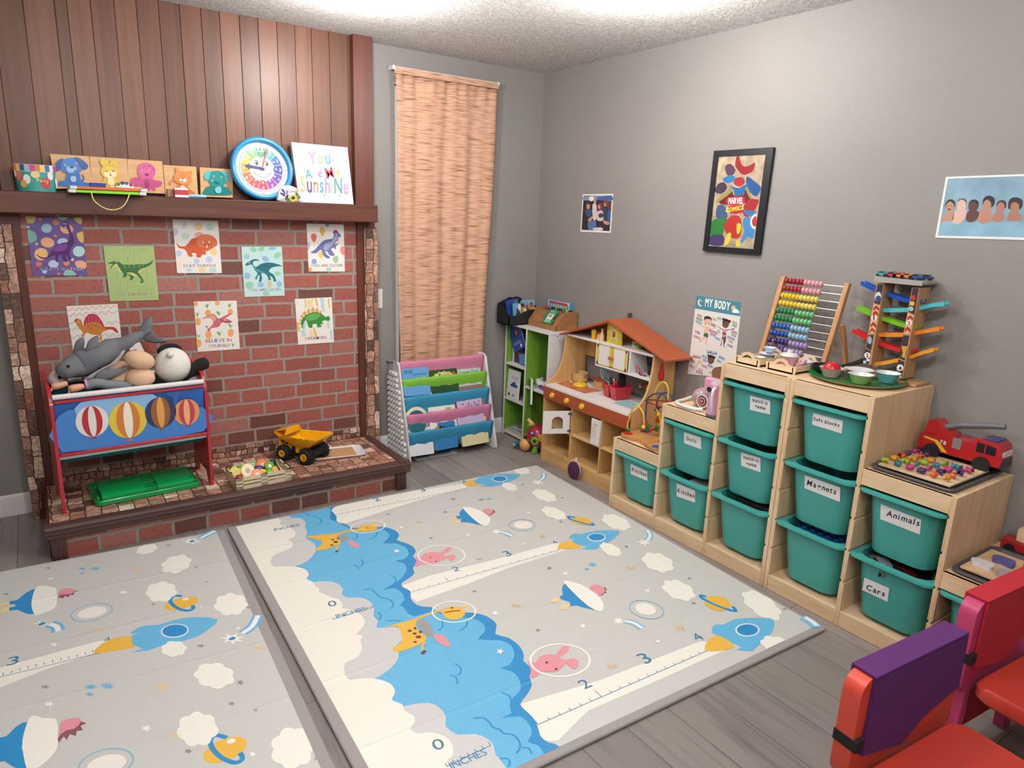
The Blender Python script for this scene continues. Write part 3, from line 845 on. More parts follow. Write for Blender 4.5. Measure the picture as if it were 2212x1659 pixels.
# ---------------------------------------------------------------- pictures on the right wall
XW = -.003
b = B()
c = D('-25719 16947 -2589 41 -370 -2224 2960 -56')
b.prism(c, 'x', -.0005, XW, pm('#e2e1de', .4))
inn = D('-25795 16885 -2509 37 -346 -2064 2850 -63')
L = XW - .0001
b.flat(inn, 'x', XW - .0001, pm('#7f9fb3', .4, var=.16, vs=14))
b.flat(D('-25797 15253 -192 67 -232 27 -505 -27 -559 -4 -395 12 -482 52 -410 -27 -77 -491 2846 -62'), 'x', XW - .0002, pm('#84adc2', .4, var=.1, vs=16))
L = XW - .0003
SK = ['#b98a76', '#d5b0a4', '#5c4038', '#b3826c', '#a8786a', '#a27660']
HR = ['#2f2624', '#6a5148', '#2b2020', '#2a2422', '#3a2e2a', '#2c2422']
hd = [D('-25900 15831 -17 183 -133 82 -138 -120 0 -223 91 -148 117 53'), D('-26291 15855 14 222 -110 80 -160 -39 -61 -239 51 -141 105 -58 125 55'), D('-26690 15840 7 199 -108 80 -168 -59 -44 -197 45 -158 96 -42 126 78'), D('-27140 15924 5 176 -101 98 -155 -58 -42 -233 62 -157 83 -44 102 61'), D('-27596 15812 -1 174 -88 97 -151 -57 -42 -230 49 -116 80 -44 121 79'), D('-28023 15856 -11 133 -89 77 -150 -75 -51 -189 60 -133 98 -25 101 78')]
bd = [D('-25800 15315 -74 208 -137 125 -192 24 -38 -162 24 -143 192 -25 189 -57'), D('-26214 15387 -40 326 -169 23 -206 23 -43 -159 59 -182 108 -144 150 -25 102 27'), D('-26680 15420 11 220 -95 101 -245 -16 -64 -98 29 -198 131 -103 153 15'), D('-27052 15488 -31 238 -118 61 -242 -36 -65 -213 17 -157 197 -114 137 46'), D('-27517 15440 -36 196 -96 60 -222 -54 -52 -191 108 -81 138 -23'), D('-28014 15434 -13 211 -76 59 -246 -34 -109 -225 197 -43 171 -5')]
hr = [D('-25880 15830 5 143 -74 143 -135 11 -113 -91 -35 -201 83 140 131 81 94 -82'), D('-26278 16017 -36 120 -128 36 -137 -75 -29 -219 47 159 168 89'), D('-26690 15840 13 179 -94 105 -151 -15 -84 -108 -4 -177 65 157 162 78 80 -80'), D('-27140 15924 17 196 -86 126 -143 10 -133 -97 -32 -174 74 -136 37 155 140 126 102 -89'), D('-27597 15889 -7 155 -111 68 -149 -48 -40 -172 30 -77 45 153 137 76'), D('-27972 15855 21 210 -81 124 -186 9 -156 -112 -21 -207 71 -77 48 170 150 75 89 -77 -5 -171')]
for i in range(6):
 b.flat(smooth(bd[i]), 'x', L, pm(SK[i], .4))
 b.flat(smooth(hd[i]), 'x', L - .0001, pm(SK[i], .4))
 b.flat(smooth(hr[i]), 'x', L - .0002, pm(HR[i], .5))
 cx = sum(p[0] for p in hd[i]) / 7
 cz = sum(p[1] for p in hd[i]) / 7
 b.flat(circ(cx, cz - .008, .006, .0028, 10), 'x', L - .0002, pm('#5a2c2a', .5))
 b.flat(circ(cx + .0065, cz + .004, .0028, .0012, 8), 'x', L - .00025, pm('#2a1d1a', .5))
 b.flat(circ(cx - .0065, cz + .004, .0028, .0012, 8), 'x', L - .00025, pm('#2a1d1a', .5))
b.one('photo_print', 'wide photo of six babies on blue blanket taped to the wall', 'photo', (XW, -2.74, 1.57))

b = B()
b.prism(D('-4571 16386 -2772 17 -29 -2259 2817 -41'), 'x', -.0005, XW, pm('#dfdcda', .35))
b.flat(D('-4670 16294 -2601 16 -7 -2060 2619 -21'), 'x', XW - .0001, pm('#2c2730', .4, var=.5, vs=30))
for m, s in (('#7d8ca8', D('-4730 16259 -2524 11 11 -282 1334 63 1167 -39')), ('#e1e0e2', D('-5236 16223 -383 21 11 -229 328 -22')), ('#3d5f9c', D('-6000 16223 -1256 33 17 -235 1199 17')), ('#3d2a2a', D('-4913 15872 -232 142 -235 -139 -5 -279 350 -181')), ('#b98a78', D('-5013 15767 -208 37 -124 -139 94 -176 195 54')), ('#2e4f78', D('-4923 15414 -494 77 -93 -384 382 -79')), ('#c9bdb8', D('-5555 15772 -381 3 -82 -831 323 -43')), ('#b5897a', D('-5638 16050 -216 15 -72 -186 212 -50')), ('#7c3648', D('-6145 15846 -263 36 -119 -444 363 -6')), ('#b98a78', D('-6069 15742 -169 22 -42 -206 169 -23')), ('#bdb7bc', D('-6031 15361 -531 43 -157 -512 636 -51')), ('#3b3238', D('-6206 15225 -317 41 -73 -205 348 -42')), ('#6b4a3a', D('-6556 15985 -307 69 -118 -338 338 -72')), ('#b08070', D('-6591 15849 -167 14 -37 -163 157 -1')), ('#2b3a52', D('-6552 15506 -357 107 -80 -783 256 -75')), ('#5a3d33', D('-6960 15919 -278 15 1 -486 208 11')), ('#2f5684', D('-6981 15410 -256 38 -28 -678 217 -7')), ('#4a6c9a', D('-5247 14713 -673 123 -99 -451 650 -130')), ('#b5897a', D('-5200 14853 -368 220 -120 -102 310 -219')), ('#b5897a', D('-6670 14856 -533 -88 86 -174 408 91')), ('#c8c6ca', D('-5746 14375 -807 63 -70 -171 755 -14'))):
 L -= .000015
 b.flat(smooth(s, 2), 'x', L, pm(m, .4))
b.one('photo_print', 'small square photo of a seated group of children taped on the wall', 'photo', (XW, -.6, 1.5))

pf = thing('picture_frame', 'black framed comic poster with red and yellow lettering on right wall', 'picture', (-.01, -1.63, 1.34))
oc = D('-14691 18432 -3422 -14 87 -4866 3418 -2')
ic = D('-14979 18155 -2752 -10 56 -4343 2764 1')
b = B()
FRM = pm('#171a20', .35)
for i in range(4):
 j = (i + 1) % 4
 ring = [oc[i], oc[j], ic[j], ic[i]]
 b.prism(ring, 'x', -.001, -.018, FRM)
b.obj('frame', pf, bevel=.001)
b = B()
b.flat(ic, 'x', -.011, pm('#a3937c', .25, var=.3, vs=26, coat=.4))
L = -.0112
for m, s in (('#8b2429', D('-16020 17742 -17 322 -156 57 -171 -359 -221 -136 -311 53 -258 117 29 -346 330 -181 323 8 368 301')), ('#b9a88c', D('-15006 17911 -313 217 -132 -38 212 -319 119 -393 69 35')), ('#51394f', D('-15424 17666 -320 119 -332 -303 172 -256 299 40')), ('#2c6f9c', D('-15372 17107 -486 153 -322 -235 479 -155 269 103')), ('#274f86', D('-16808 17173 -429 -232 -386 -259 7 -221 201 -222 343 193 303 453')), ('#3a2d3f', D('-14936 16478 -169 367 -379 61 -206 -267 306 -264')), ('#9c3035', D('-16037 16864 -130 259 -409 -9 -117 -260 303 -157')), ('#1f6196', D('-15799 16769 -600 -138 -530 252 124 -256 157 -322 451 1 120 263')), ('#5c1d22', D('-15217 16005 -684 632 -213 -331 -575 -1 -120 290 -427 -484 493 -196 902 -73')), ('#8f8043', D('-15160 16106 -746 498 -101 -133 703 -465')), ('#8f8043', D('-16765 16628 -160 -2 -306 -483 163 32')), ('#b52a30', D('-15753 16174 -985 66 -10 -358 907 -40')), ('#a52a2e', D('-15892 15776 -820 73 -11 -376 659 -28')), ('#3d5273', D('-15190 15224 -15 545 -380 71 -263 -366 1 -302')), ('#97262c', D('-16757 15523 -205 555 -549 34 -96 -127 180 -387 351 -331')), ('#2f6fa8', D('-16775 15687 -255 -95 -519 -24 164 -229 408 57')), ('#2d7338', D('-14874 14422 -39 555 -413 217 -563 -21 115 -408 70 -445 421 -122')), ('#41385e', D('-14870 14283 -868 107 -102 -439 332 -122 632 70')), ('#a8332d', D('-15722 14831 -360 481 -498 10 -218 -390 40 -599 362 -83 406 184')), ('#d4bd3f', D('-16027 14470 -211 8 66 -442 275 -185 -6 274')), ('#d4bd3f', D('-16507 14956 -251 -25 27 -399 160 -40')), ('#d4bd3f', D('-16571 14191 -265 -121 13 -201 211 22')), ('#3f7fb8', D('-16844 14900 -71 364 -414 -88 -249 -643 81 -265 297 118 237 -342 136 93 -184 439')), ('#c8cdd6', D('-17268 15044 -77 294 -222 102 -57 -677 245 56')), ('#b8323a', D('-17362 15079 -71 197 -153 35 -40 -419 157 -5'))):
 L -= .000015
 b.flat(smooth(s, 2), 'x', L, pm(m, .25, coat=.4))
L -= .000015
b.text('MARVEL', 'x', L, *[(-1.5858,1.5902),(-1.672,1.5908)], '#f2efec', 1.75, .03, gap=.03)
b.text('COMICS', 'x', L, *[(-1.5761,1.549),(-1.6814,1.5638)], '#d9c638', 1.1, .05, .15, gap=.03)
b.obj('comic_print', pf)
b = B()
b.tube([(-.001, -1.655, 1.832), (-.012, -1.655, 1.838), (-.012, -1.655, 1.846)], .003, pm('#b8b8bb', .3, 1))
b.obj('hook', pf)

# body chart poster
b = B()
c = D('-14373 11228 -2890 -25 6 -2712 -55 -1274 906 -347 2108 77')
co = [c[0], c[1], [(-1.729,.7329),(-1.4298,.6947)][0], c[5]]
b.prism(co, 'x', -.0005, XW, pm('#dedbd8', .35))
L = XW - .0001
def fx(m, pts, sm=True):
 global L
 L -= .000012
 b.flat(smooth(pts) if sm else pts, 'x', L, pm(m, .35))
fx('#4a8797', D('-14373 11228 -2890 -25 13 -700 2912 18'), False)
fx('#e3d3c9', D('-14612 11041 92 -69 21 -135 -73 -123 -137 -42 -84 69 114 15 67 80 -11 119 -76 82'))
fx('#e9d6a0', EL(-1.4765,1.0963,-.0037,.0004,-.0004,-.0035))
fx('#e0b98c', EL(-1.6795,1.0861,-.0127,.0016,-.0016,-.0116))
fx('#f1efee', D('-16748 10706 -104 112 -168 8 -149 -106 8 -62 351 -36'))
L -= .000015
b.text('MY BODY', 'x', L, *[(-1.4987,1.0745),(-1.6592,1.0714)], '#f4f2ef', 1.75, .035)
# boy
SKB, SKG = '#dfb8a4', '#6f4b42'
fx(SKB, D('-15126 9478 -23 107 467 122 -14 38 -463 -90 -148 -1 -114 -27 -402 120 -19 -56 410 -150 47 -199 239 -23'))
fx(SKB, D('-15131 9153 110 -167 222 -187 -114 4 -222 172 -127 170 -31 -381 -163 -105 90 118 -7 371'))
fx('#3c6a44', D('-15146 9319 -248 10 -1 -207 113 11 33 54 52 -53 86 31'))
fx(SKB, D('-15033 9907 -14 179 -190 100 -243 -39 -45 -256 114 -192 122 -48 170 77'))
fx('#4a3338', D('-15025 9965 -12 193 -49 51 -218 30 -192 -75 -25 -186 69 107 202 0 159 -52'))
fx('#f4efec', D('-15188 9768 -176 12 82 -77')), fx('#4a3338', EL(-1.5177,.9855,-.0018,.0003,-.0003,-.0026)), fx('#4a3338', EL(-1.5382,.9864,-.0018,.0003,-.0003,-.0026))
# girl
fx(SKG, D('-15863 9854 -55 -6 -246 -107 -146 -35 -209 12 -367 105 -113 46 9 -58 464 -143 -10 -199 -21 -285 65 -299 -101 -98 132 63 80 334 52 -9 14 -292 115 -73 -74 109 -32 426 18 314 118 40'))
fx('#c98fb4', D('-16310 9706 -192 9 -18 -134 191 -16')), fx('#c98fb4', D('-16339 9437 -174 14 61 -140 122 38'))
fx(SKG, D('-16240 9911 2 200 -182 83 -199 -56 -9 -198 104 -130 120 -18 130 52'))
fx('#2a2626', D('-16239 10025 -7 159 -181 83 -201 -71 -19 -139 79 73 242 -20'))
fx('#2a2626', EL(-1.6268,1.0224,-.0076,.0011,-.0008,-.0062)), fx('#2a2626', EL(-1.6667,1.0167,-.0068,.001,-.001,-.0072))
fx('#9c5a52', EL(-1.6423,.9858,-.0055,.0008,-.0003,-.002))
# head, leg, hand below
fx(SKG, D('-15553 7917 -2 180 -201 97 -190 -53 -9 -206 144 -153 168 18'))
fx('#2a2626', D('-15547 8050 -24 154 -194 66 -191 -68 -2 -148 83 74 255 -19')), fx('#2a2626', EL(-1.5551,.8215,-.0065,.0012,-.0008,-.0058)), fx('#2a2626', EL(-1.5971,.8175,-.0053,.001,-.0009,-.0069))
fx(SKB, D('-14906 7822 -328 -42 38 -144 155 30 265 -327 101 -119 127 17 -149 116 -157 276'))
fx(SKB, D('-16183 7179 -87 167 -19 123 -65 -75 -110 111 -70 15 112 -231 137 -192'))
tags = [('#a8635f', [(-1.4716,1.0181),(-1.4562,1.1427)], 74), ('#6a8a63', [(-1.4709,1.0002),(-1.3575,1.132)], 92), ('#5d8fb0', [(-1.4704,.9835),(-1.3575,1.132)], 96), ('#a8a45f', [(-1.5699,1.0137),(-1.3575,1.132)], 72), ('#6aa08a', [(-1.6019,1.0212),(-1.3575,1.132)], 64), ('#5d6d5a', [(-1.5672,.9826),(-1.3575,1.132)], 66), ('#8d9a5a', [(-1.6979,1.014),(-1.3575,1.132)], 72), ('#5a7fb0', [(-1.6983,.9988),(-1.3575,1.132)], 60), ('#a85f7c', [(-1.469,.9291),(-1.3575,1.132)], 80), ('#a8855a', [(-1.469,.9027),(-1.3575,1.132)], 104), ('#b0636a', [(-1.5715,.9477),(-1.3575,1.132)], 126), ('#9a6aa0', [(-1.5705,.9329),(-1.3575,1.132)], 84), ('#9a8a82', [(-1.6071,.9556),(-1.3575,1.132)], 42), ('#5f9ab0', [(-1.6041,.9168),(-1.3575,1.132)], 76), ('#b05f7a', [(-1.7017,.9665),(-1.3575,1.132)], 82), ('#4f8f74', [(-1.7007,.9511),(-1.3575,1.132)], 68), ('#8a6aa8', [(-1.686,.9333),(-1.3575,1.132)], 104), ('#8a9a5a', [(-1.6865,.9168),(-1.3575,1.132)], 60), ('#7a74a8', [(-1.6843,.8946),(-1.3575,1.132)], 82), ('#5f84b0', [(-1.5319,.8082),(-1.3575,1.132)], 80), ('#5f84b0', [(-1.5369,.7899),(-1.3575,1.132)], 62), ('#5f84b0', [(-1.5752,.7669),(-1.3575,1.132)], 82), ('#b06a78', [(-1.4582,.771),(-1.3575,1.132)], 66), ('#b06a78', [(-1.4548,.7427),(-1.3575,1.132)], 66), ('#b06a78', [(-1.5393,.7573),(-1.3575,1.132)], 78), ('#b06a78', [(-1.5151,.7339),(-1.3575,1.132)], 68), ('#b06a98', [(-1.5087,.7189),(-1.3575,1.132)], 104), ('#a8a45f', [(-1.609,.7499),(-1.3575,1.132)], 64), ('#a8a45f', [(-1.5928,.7316),(-1.3575,1.132)], 88), ('#5f84b0', [(-1.642,.8231),(-1.3575,1.132)], 88), ('#5f84b0', [(-1.6285,.8044),(-1.3575,1.132)], 68)]
words = ['NOSE', 'MOUTH', 'HAND', 'EYE', 'FACE', 'NECK', 'HAIR', 'EAR', 'BELLY', 'BUTTON', 'SHOULDER', 'CHEST', 'HIP', 'THIGH', 'PALM', 'ARM', 'ELBOW', 'LEG', 'FOOT', 'CHEEK', 'CHIN', 'MOUTH', 'KNEE', 'TOE', 'ANKLE', 'HEEL', 'TOENAIL', 'NAIL', 'THUMB', 'FOREHEAD', 'EYE']
L -= .00002
for (m, p, w), wd in zip(tags, words):
 (y, z), hw = p[0], w * .00021
 dz = .17 * hw
 b.flat([(y + hw, z + .0062 + dz), (y - hw, z + .0062 - dz), (y - hw, z - .0062 - dz), (y + hw, z - .0062 + dz)], 'x', L, pm(m, .4))
 b.text(wd, 'x', L - .000015, (y + hw * .8, z - .0035 + dz * .8), (y - hw * .8, z - .0035 - dz * .8), '#efece9', 1.0)
for m, s, wd in (('#4f74a8', D('-15446 8476 -650 11 1 -156 651 -10'), 'MY HEAD'), ('#b0636e', D('-14529 8061 -550 12 4 -140 552 -8'), 'MY LEG'), ('#a8a45f', D('-16200 7732 -268 10 -16 -120 278 -16'), 'MY')):
 b.flat(s, 'x', L, pm(m, .4))
 e = [(s[3][0] * .92 + s[2][0] * .08, s[3][1] * .92 + s[2][1] * .08 + .006), (s[3][0] * .08 + s[2][0] * .92, s[3][1] * .08 + s[2][1] * .92 + .006)]
 b.text(wd, 'x', L - .000015, e[0], e[1], '#efece9', 1.2, .02)
b.one('body_chart', 'laminated MY BODY chart with boy and girl leaning on right wall', 'poster', (XW, -1.58, .69))
# ---------------------------------------------------------------- things on the mantel shelf
MZ = 1.5225
PLY = wood('#d3a673', '#c4935f', '#dcb283', (3, 40, 30), .35, bump=.05)
def ey(b, L, p, r=.0045):
 b.flat(circ(p[0], p[1], r, r * 1.3, 12), 'y', L, pm('#f4f1ec', .25))
 b.flat(circ(p[0] + r * .15, p[1], r * .72, r, 12), 'y', L - .00006, pm('#1d1714', .25))
 b.flat(circ(p[0] + r * .4, p[1] + r * .4, r * .22, r * .25, 8), 'y', L - .00012, pm('#ffffff', .25))
def puzzle(name, label, c, parts, eyes, extra=()):
 """square board under glossy film with a chunky animal"""
 x = (c[2][0] + c[3][0]) / 2
 t = thing(name, label, 'puzzle', (x, -.14, MZ), group='animal puzzle boards on the mantel')
 b = B()
 b.prism(c, 'y', -.118, -.13, PLY)
 b.obj('board', t, bevel=.002)
 L = -.130
 bb = B()
 for (m, pts) in parts:
  bb.prism(smooth(pts), 'y', L + .0008, L - .0032, pm(m, .22, coat=.5))
  L -= .0014
 L -= .002
 for (m, pts) in extra:
  bb.flat(smooth(pts), 'y', L, pm(m, .25, coat=.5))
  L -= .00006
 for p in eyes:
  ey(bb, L, p)
 bb.obj('animal', t)
 return t
puzzle('animal_puzzle', 'wooden puzzle board with blue puppy, leftmost of the five', D('-27610 16850 1459 5 0 -1376 -1383 -100'), [('#1f5ba8', D('-26539 15764 82 156 -48 130 86 -89 -39 -193 -101 -100')), ('#2a6cbc', D('-27037 16074 436 27 51 -338 281 -80 -11 -115 -209 -49 -836 -17 -94 100 50 116 219 49')), ('#2f78c8', D('-27196 16622 189 81 302 48 157 -101 94 -238 -91 -251 -226 -89 -268 -17 -202 119 -23 258')), ('#1c4f98', D('-27206 16677 64 -14 -72 -227 -105 -230 -106 -81 -82 87 63 208 134 194')), ('#1c4f98', D('-26738 16748 167 13 190 -118 152 -178 -49 -154 -154 -29 -116 199 -99 181'))], [(-2.7086,1.6407),(-2.6664,1.6492)], [('#8db6e0', D('-27076 16277 172 135 211 -53 -17 -171 -159 -96 -164 20')), ('#1c3f78', EL(-2.6861,1.6348,.0087,.0006,-.0006,-.0057)), ('#9dc0e4', D('-26954 15910 172 48 49 -110 -57 -136 -149 11')), ('#163a70', D('-26796 16164 80 62 -42 -89'))])
puzzle('animal_puzzle', 'wooden puzzle board with yellow bunny between puppy and octopus', D('-26125 16850 1461 4 -5 -1538 -1495 27'), [('#d9b62c', D('-25623 15969 423 25 125 -188 -66 -355 -666 26 -97 149 46 118 148 27')), ('#dcc23a', D('-25730 16308 116 141 249 55 206 -44 83 -187 -83 -219 -221 -109 -243 24 -108 147')), ('#d8bb30', D('-25633 16429 -104 184 30 135 141 40 132 -78 39 -150 121 181 159 11 59 -131 -69 -178 -135 68 -245 -16'))], [(-2.5527,1.6252),(-2.5263,1.628)], [('#efe3b0', D('-25640 16160 252 93 259 -61 -106 -200 -318 -19')), ('#efe0a4', D('-25503 15937 229 14 11 -272 -247 -13')), ('#b0713f', EL(-2.5388,1.6168,.0028,.0002,-.0002,-.0027)), ('#a0382e', EL(-2.5382,1.6084,.0049,.0003,-.0002,-.0027))])
puzzle('animal_puzzle', 'wooden puzzle board with pink octopus, middle of the five', D('-24643 16844 1462 6 11 -1488 -1512 13'), [('#c44f86', D('-24153 16055 442 -14 143 -72 278 -44 -3 -181 -187 -90 -110 34 23 -179 -114 -26 -65 117 -85 -124 -77 -36 -62 149 -84 -124 -102 15 8 179 -257 -13 -173 109 10 197 159 88')), ('#d45f98', D('-24261 16285 38 237 160 176 223 39 213 -96 115 -190 -37 -241 -164 -189 -371 -21 -139 90'))], [(-2.4056,1.6345),(-2.3751,1.638)], [('#8c1f44', D('-23974 16216 168 38 -26 -101 -94 -25')), ('#a83f74', EL(-2.3741,1.6594,.0059,.0004,-.0003,-.004)), ('#a83f74', EL(-2.3585,1.6466,.0037,.0002,-.0004,-.0056)), ('#9c3468', D('-24000 15905 167 10 -3 -280 -131 -6'))])
puzzle('animal_puzzle', 'wooden puzzle board with orange fox between octopus and elephant', D('-23152 16682 1448 15 4 -1472 -1449 11'), [('#d97f3f', D('-22927 15778 -34 142 121 103 136 -16 -28 -64 -138 -18 -9 -121')), ('#d8743a', D('-22605 15795 417 -3 128 -165 203 -137 -10 -149 -167 -17 -786 48 -109 67 28 74 213 83')), ('#e08844', D('-22734 16222 102 150 -6 230 196 -146 253 -8 291 28 -63 -232 -4 -269 -222 -158 -299 32 -220 134'))], [(-2.2504,1.6235),(-2.2138,1.6185)], [('#f0d8c4', D('-22516 16066 165 58 181 -63 -78 -126 -185 14')), ('#a04a2c', EL(-2.2352,1.6109,.0046,.0003,-.0002,-.0034)), ('#efd3bd', D('-22468 15778 184 -15 -4 -196 -174 -33')), ('#5a2420', EL(-2.2375,1.5982,.0033,.0002,-.0002,-.0029))])
puzzle('animal_puzzle', 'wooden puzzle board with teal elephant partly behind the clock', D('-21540 16684 1527 1 -69 -1376 -1503 -5'), [('#17807e', D('-21191 15819 782 16 187 -192 -12 -203 -1176 -29 -11 199')), ('#1c8f8c', D('-21153 16415 250 139 291 -7 209 -186 7 -300 -162 -234 -369 -44 -230 187')), ('#5fb4bc', D('-21073 16543 -168 -11 -134 -229 36 -170 167 -15 64 250')), ('#5fb4bc', D('-20612 16547 246 16 147 -191 0 -251 -177 -60 -31 299'))], [(-2.0945,1.6279),(-2.0581,1.6261)], [('#136664', D('-20908 16083 262 -85 -197 -36')), ('#5fb4bc', EL(-2.1029,1.6086,.0058,.0003,-.0004,-.006)), ('#7cc4ca', D('-20916 15734 260 88 7 -275 -222 -36'))])

# party bag box
t = thing('gift_tin', 'small teal party gift tin with balloon print at left end of mantel', 'gift box', (-2.823, -.15, MZ))
b = B()
def tin(f, g):
 rg = []
 for k in range(20):
  a = -pi / 2 + 2 * pi * k / 20
  rg.append((f[0] + (f[1] - f[0]) * (.5 + .5 * cos(a)), -.142 + .03 * sin(a), g))
 return rg
b.loft([tin((-2.893, -2.755), MZ), tin((-2.9, -2.75), MZ + .085)], pm('#2f9a94', .3, coat=.4))
b.obj('body', t)
b = B()
b.loft([tin((-2.9005, -2.7495), MZ + .082), tin((-2.902, -2.747), MZ + .112)], pm('#e3dfd8', .35), True, False)
b.obj('rim', t)
b = B()
rx0, rx1 = -2.903, -2.746
cols = ['#b8447a', '#d98f3f', '#e0bd60', '#3c4a78', '#8fb4cf', '#c4447e', '#d07a48', '#e4c870', '#3b5fa0', '#cfd6da', '#8f4a90', '#c9486a']
for k in range(12):
 a0, a1 = -pi * .97 + pi * .94 * k / 12, -pi * .97 + pi * .94 * (k + 1) / 12
 q = [(rx0 + (rx1 - rx0) * (.5 + .503 * cos(a)), -.142 + .0305 * sin(a)) for a in (a0, a1)]
 b.add([(q[0][0], q[0][1], MZ + .084), (q[1][0], q[1][1], MZ + .084), (q[1][0], q[1][1], MZ + .111), (q[0][0], q[0][1], MZ + .111)], [(0, 1, 2, 3)], cols[k])
def on_tin(u, z, du, dz, mat, off=.0008, n=14):
 pts = []
 for (a, h) in circ(u, z, du, dz, n):
  an = -pi + pi * a
  pts.append((rx0 + (rx1 - rx0) * (.5 + .49 * cos(an)), -.142 - (.03 + off) * abs(sin(an)) - .0, h))
 b.add(pts, [list(range(n))], mat)
for u, z, du, dz, m in ((.22, .062, .07, .02, '#d9705a'), (.36, .05, .06, .02, '#e9e4de'), (.3, .03, .06, .016, '#d99f4a'), (.65, .036, .085, .024, '#c23a48'), (.5, .07, .07, .015, '#e0c88c'), (.75, .068, .06, .018, '#e9d8d0'), (.9, .04, .04, .024, '#e6e2e2'), (.12, .075, .04, .018, '#efe9e4')):
 on_tin(u, MZ + z, du, dz, pm(m, .35))
b.text('Party', 'y', -.1745, (-2.823, MZ + .04), (-2.78, MZ + .037), '#f0d58a', 1.2, .02)
b.obj('printed_pattern', t)

# two magnetic drawing boards stacked flat, cord hanging from the lower one
for k, (nm, colr, z0, dx, lb) in enumerate((('drawing_board', '#7fd321', MZ + .0005, 0, 'flat green edged drawing board hanging over mantel edge with yellow cord'), ('drawing_board', '#d8672f', MZ + .0155, .006, 'flat orange edged drawing board lying on the green one'))):
 t = thing(nm, lb, 'drawing board', (-2.55, -.24, z0), group='drawing boards on the mantel')
 x0, x1, y0, y1 = -2.688 + dx, -2.446 + dx, -.3, -.15
 b = B()
 b.box(x0 - .028, x0, y0, y1, z0, z0 + .014, '#d9d7d4').box(x1, x1 + .028, y0, y1, z0, z0 + .014, '#d9d7d4')
 b.obj('end_cap', t, bevel=.003)
 b = B()
 b.box(x0, x1, y0 + .002, y0 + .016, z0 + .001, z0 + .013, pm(colr, .3)).box(x0, x1, y1 - .016, y1, z0 + .001, z0 + .013, pm(colr, .3))
 b.obj('edge_bar', t, bevel=.002)
 B().box(x0, x1, y0 + .012, y1 - .012, z0 + .003, z0 + .0125, pm('#c9c6c1', .25)).obj('panel', t)
 if k == 0:
  cp = smooth([(-2.632, y0 - .002, z0 + .006), (-2.625, y0 - .01, z0 - .03), (-2.59, y0 - .012, z0 - .06), (-2.55, y0 - .012, z0 - .066), (-2.515, y0 - .012, z0 - .048), (-2.493, y0 - .01, z0 - .012), (-2.487, y0 - .002, z0 + .006)], 6, False)
  B().tube(cp, .0022, pm('#dfd878', .5)).obj('cord', t)
# eraser, pen tray
b = B().box(-2.635, -2.573, -.3, -.262, MZ + .0297, MZ + .0455, pm('#27408f', .6, bump=.3))
b.one('board_eraser', 'blue felt eraser block on the orange drawing board', 'eraser', (-2.605, -.28, MZ + .0297), bevel=.002)
t = thing('marker_box', 'white marker box with four coloured caps on the drawing boards', 'markers', (-2.5, -.27, MZ + .0297))
B().box(-2.535, -2.467, -.296, -.25, MZ + .0297, MZ + .049, pm('#e2e0de', .4)).obj('box', t, bevel=.001)
for k, m in enumerate(('#2f7d3c', '#2a3038', '#2f5f9c', '#9c3444')):
 B().lathe([(.0072, 0), (.0072, .046)], (-2.526 + k * .0168, -.297, MZ + .05 - (.006 if k in (0, 3) else 0)), pm(m, .3), 12, ax='y').obj('cap', t)
b = B().box(-2.556, -2.544, -.296, -.28, MZ + .0297, MZ + .036, pm('#d8d6d2', .5))
b.one('chalk_stub', 'tiny white chalk stub beside the white marker box', 'chalk', (-2.55, -.288, MZ + .0297))

# small block, red striped box, pale blue rattle
b = B().box(-2.318, -2.292, -.205, -.18, MZ, MZ + .036, wood('#8d6f55', '#75583f', '#a08468', (30, 30, 3), .6))
b.one('wood_block', 'small grey brown wooden block right of the fox puzzle', 'block', (-2.305, -.19, MZ), bevel=.001)
t = thing('small_box', 'red and white striped box lying before the elephant puzzle', 'box', (-2.259, -.2, MZ))
B().box(-2.288, -2.229, -.22, -.18, MZ, MZ + .043, pm('#e4e1dd', .4)).obj('carton', t, bevel=.001)
B().box(-2.2885, -2.2285, -.2205, -.1795, MZ + .011, MZ + .034, pm('#bf2f45', .35)).obj('band', t)
b = B()
b.tube([(-2.228, -.2, MZ + .0085), (-2.216, -.2, MZ + .0085), (-2.186, -.2, MZ + .0085), (-2.156, -.202, MZ + .0085), (-2.146, -.203, MZ + .007)], [.006, .0085, .0085, .0078, .003], pm('#8cc3dc', .35), 12)
b.one('toy_stick', 'pale blue rounded toy stick lying beside the red striped box', 'toy', (-2.186, -.2, MZ))

# learning clock leaning on the panelling
CLX, CLZ, CR_ = -1.866, 1.666, .153
ck = thing('wall_clock', 'round blue children\'s learning clock with rainbow number ring leaning on mantel', 'clock', (CLX, -.17, MZ + .002), rx=radians(-7))
ck_m = RM[ck.name]
def CB():
 b2 = B()
 b2.T = ck_m @ tr(0, 0, .155)
 return b2
b = CB()
BLUE = pm('#2f8fd0', .25, coat=.4)
b.lathe([(.128, -.006), (.131, -.022), (.138, -.028), (.147, -.026), (.154, -.016), (.153, .002), (.146, .022), (.12, .026)], (0, 0, 0), BLUE, 56, False, True, ax='y')
b.obj('rim', ck, sharp=60)
b = CB()
b.lathe([(.131, -.004)], (0, 0, 0), '#e8e6e4', 48, True, False, 'y')
b.flat(circ(0, 0, .131, n=56), 'y', -.006, pm('#e6e6e8', .3))
def arc(r0, r1, a0, a1, n=8):
 return [(r1 * cos(a0 + (a1 - a0) * i / n), r1 * sin(a0 + (a1 - a0) * i / n)) for i in range(n + 1)] + [(r0 * cos(a1 - (a1 - a0) * i / n), r0 * sin(a1 - (a1 - a0) * i / n)) for i in range(n + 1)]
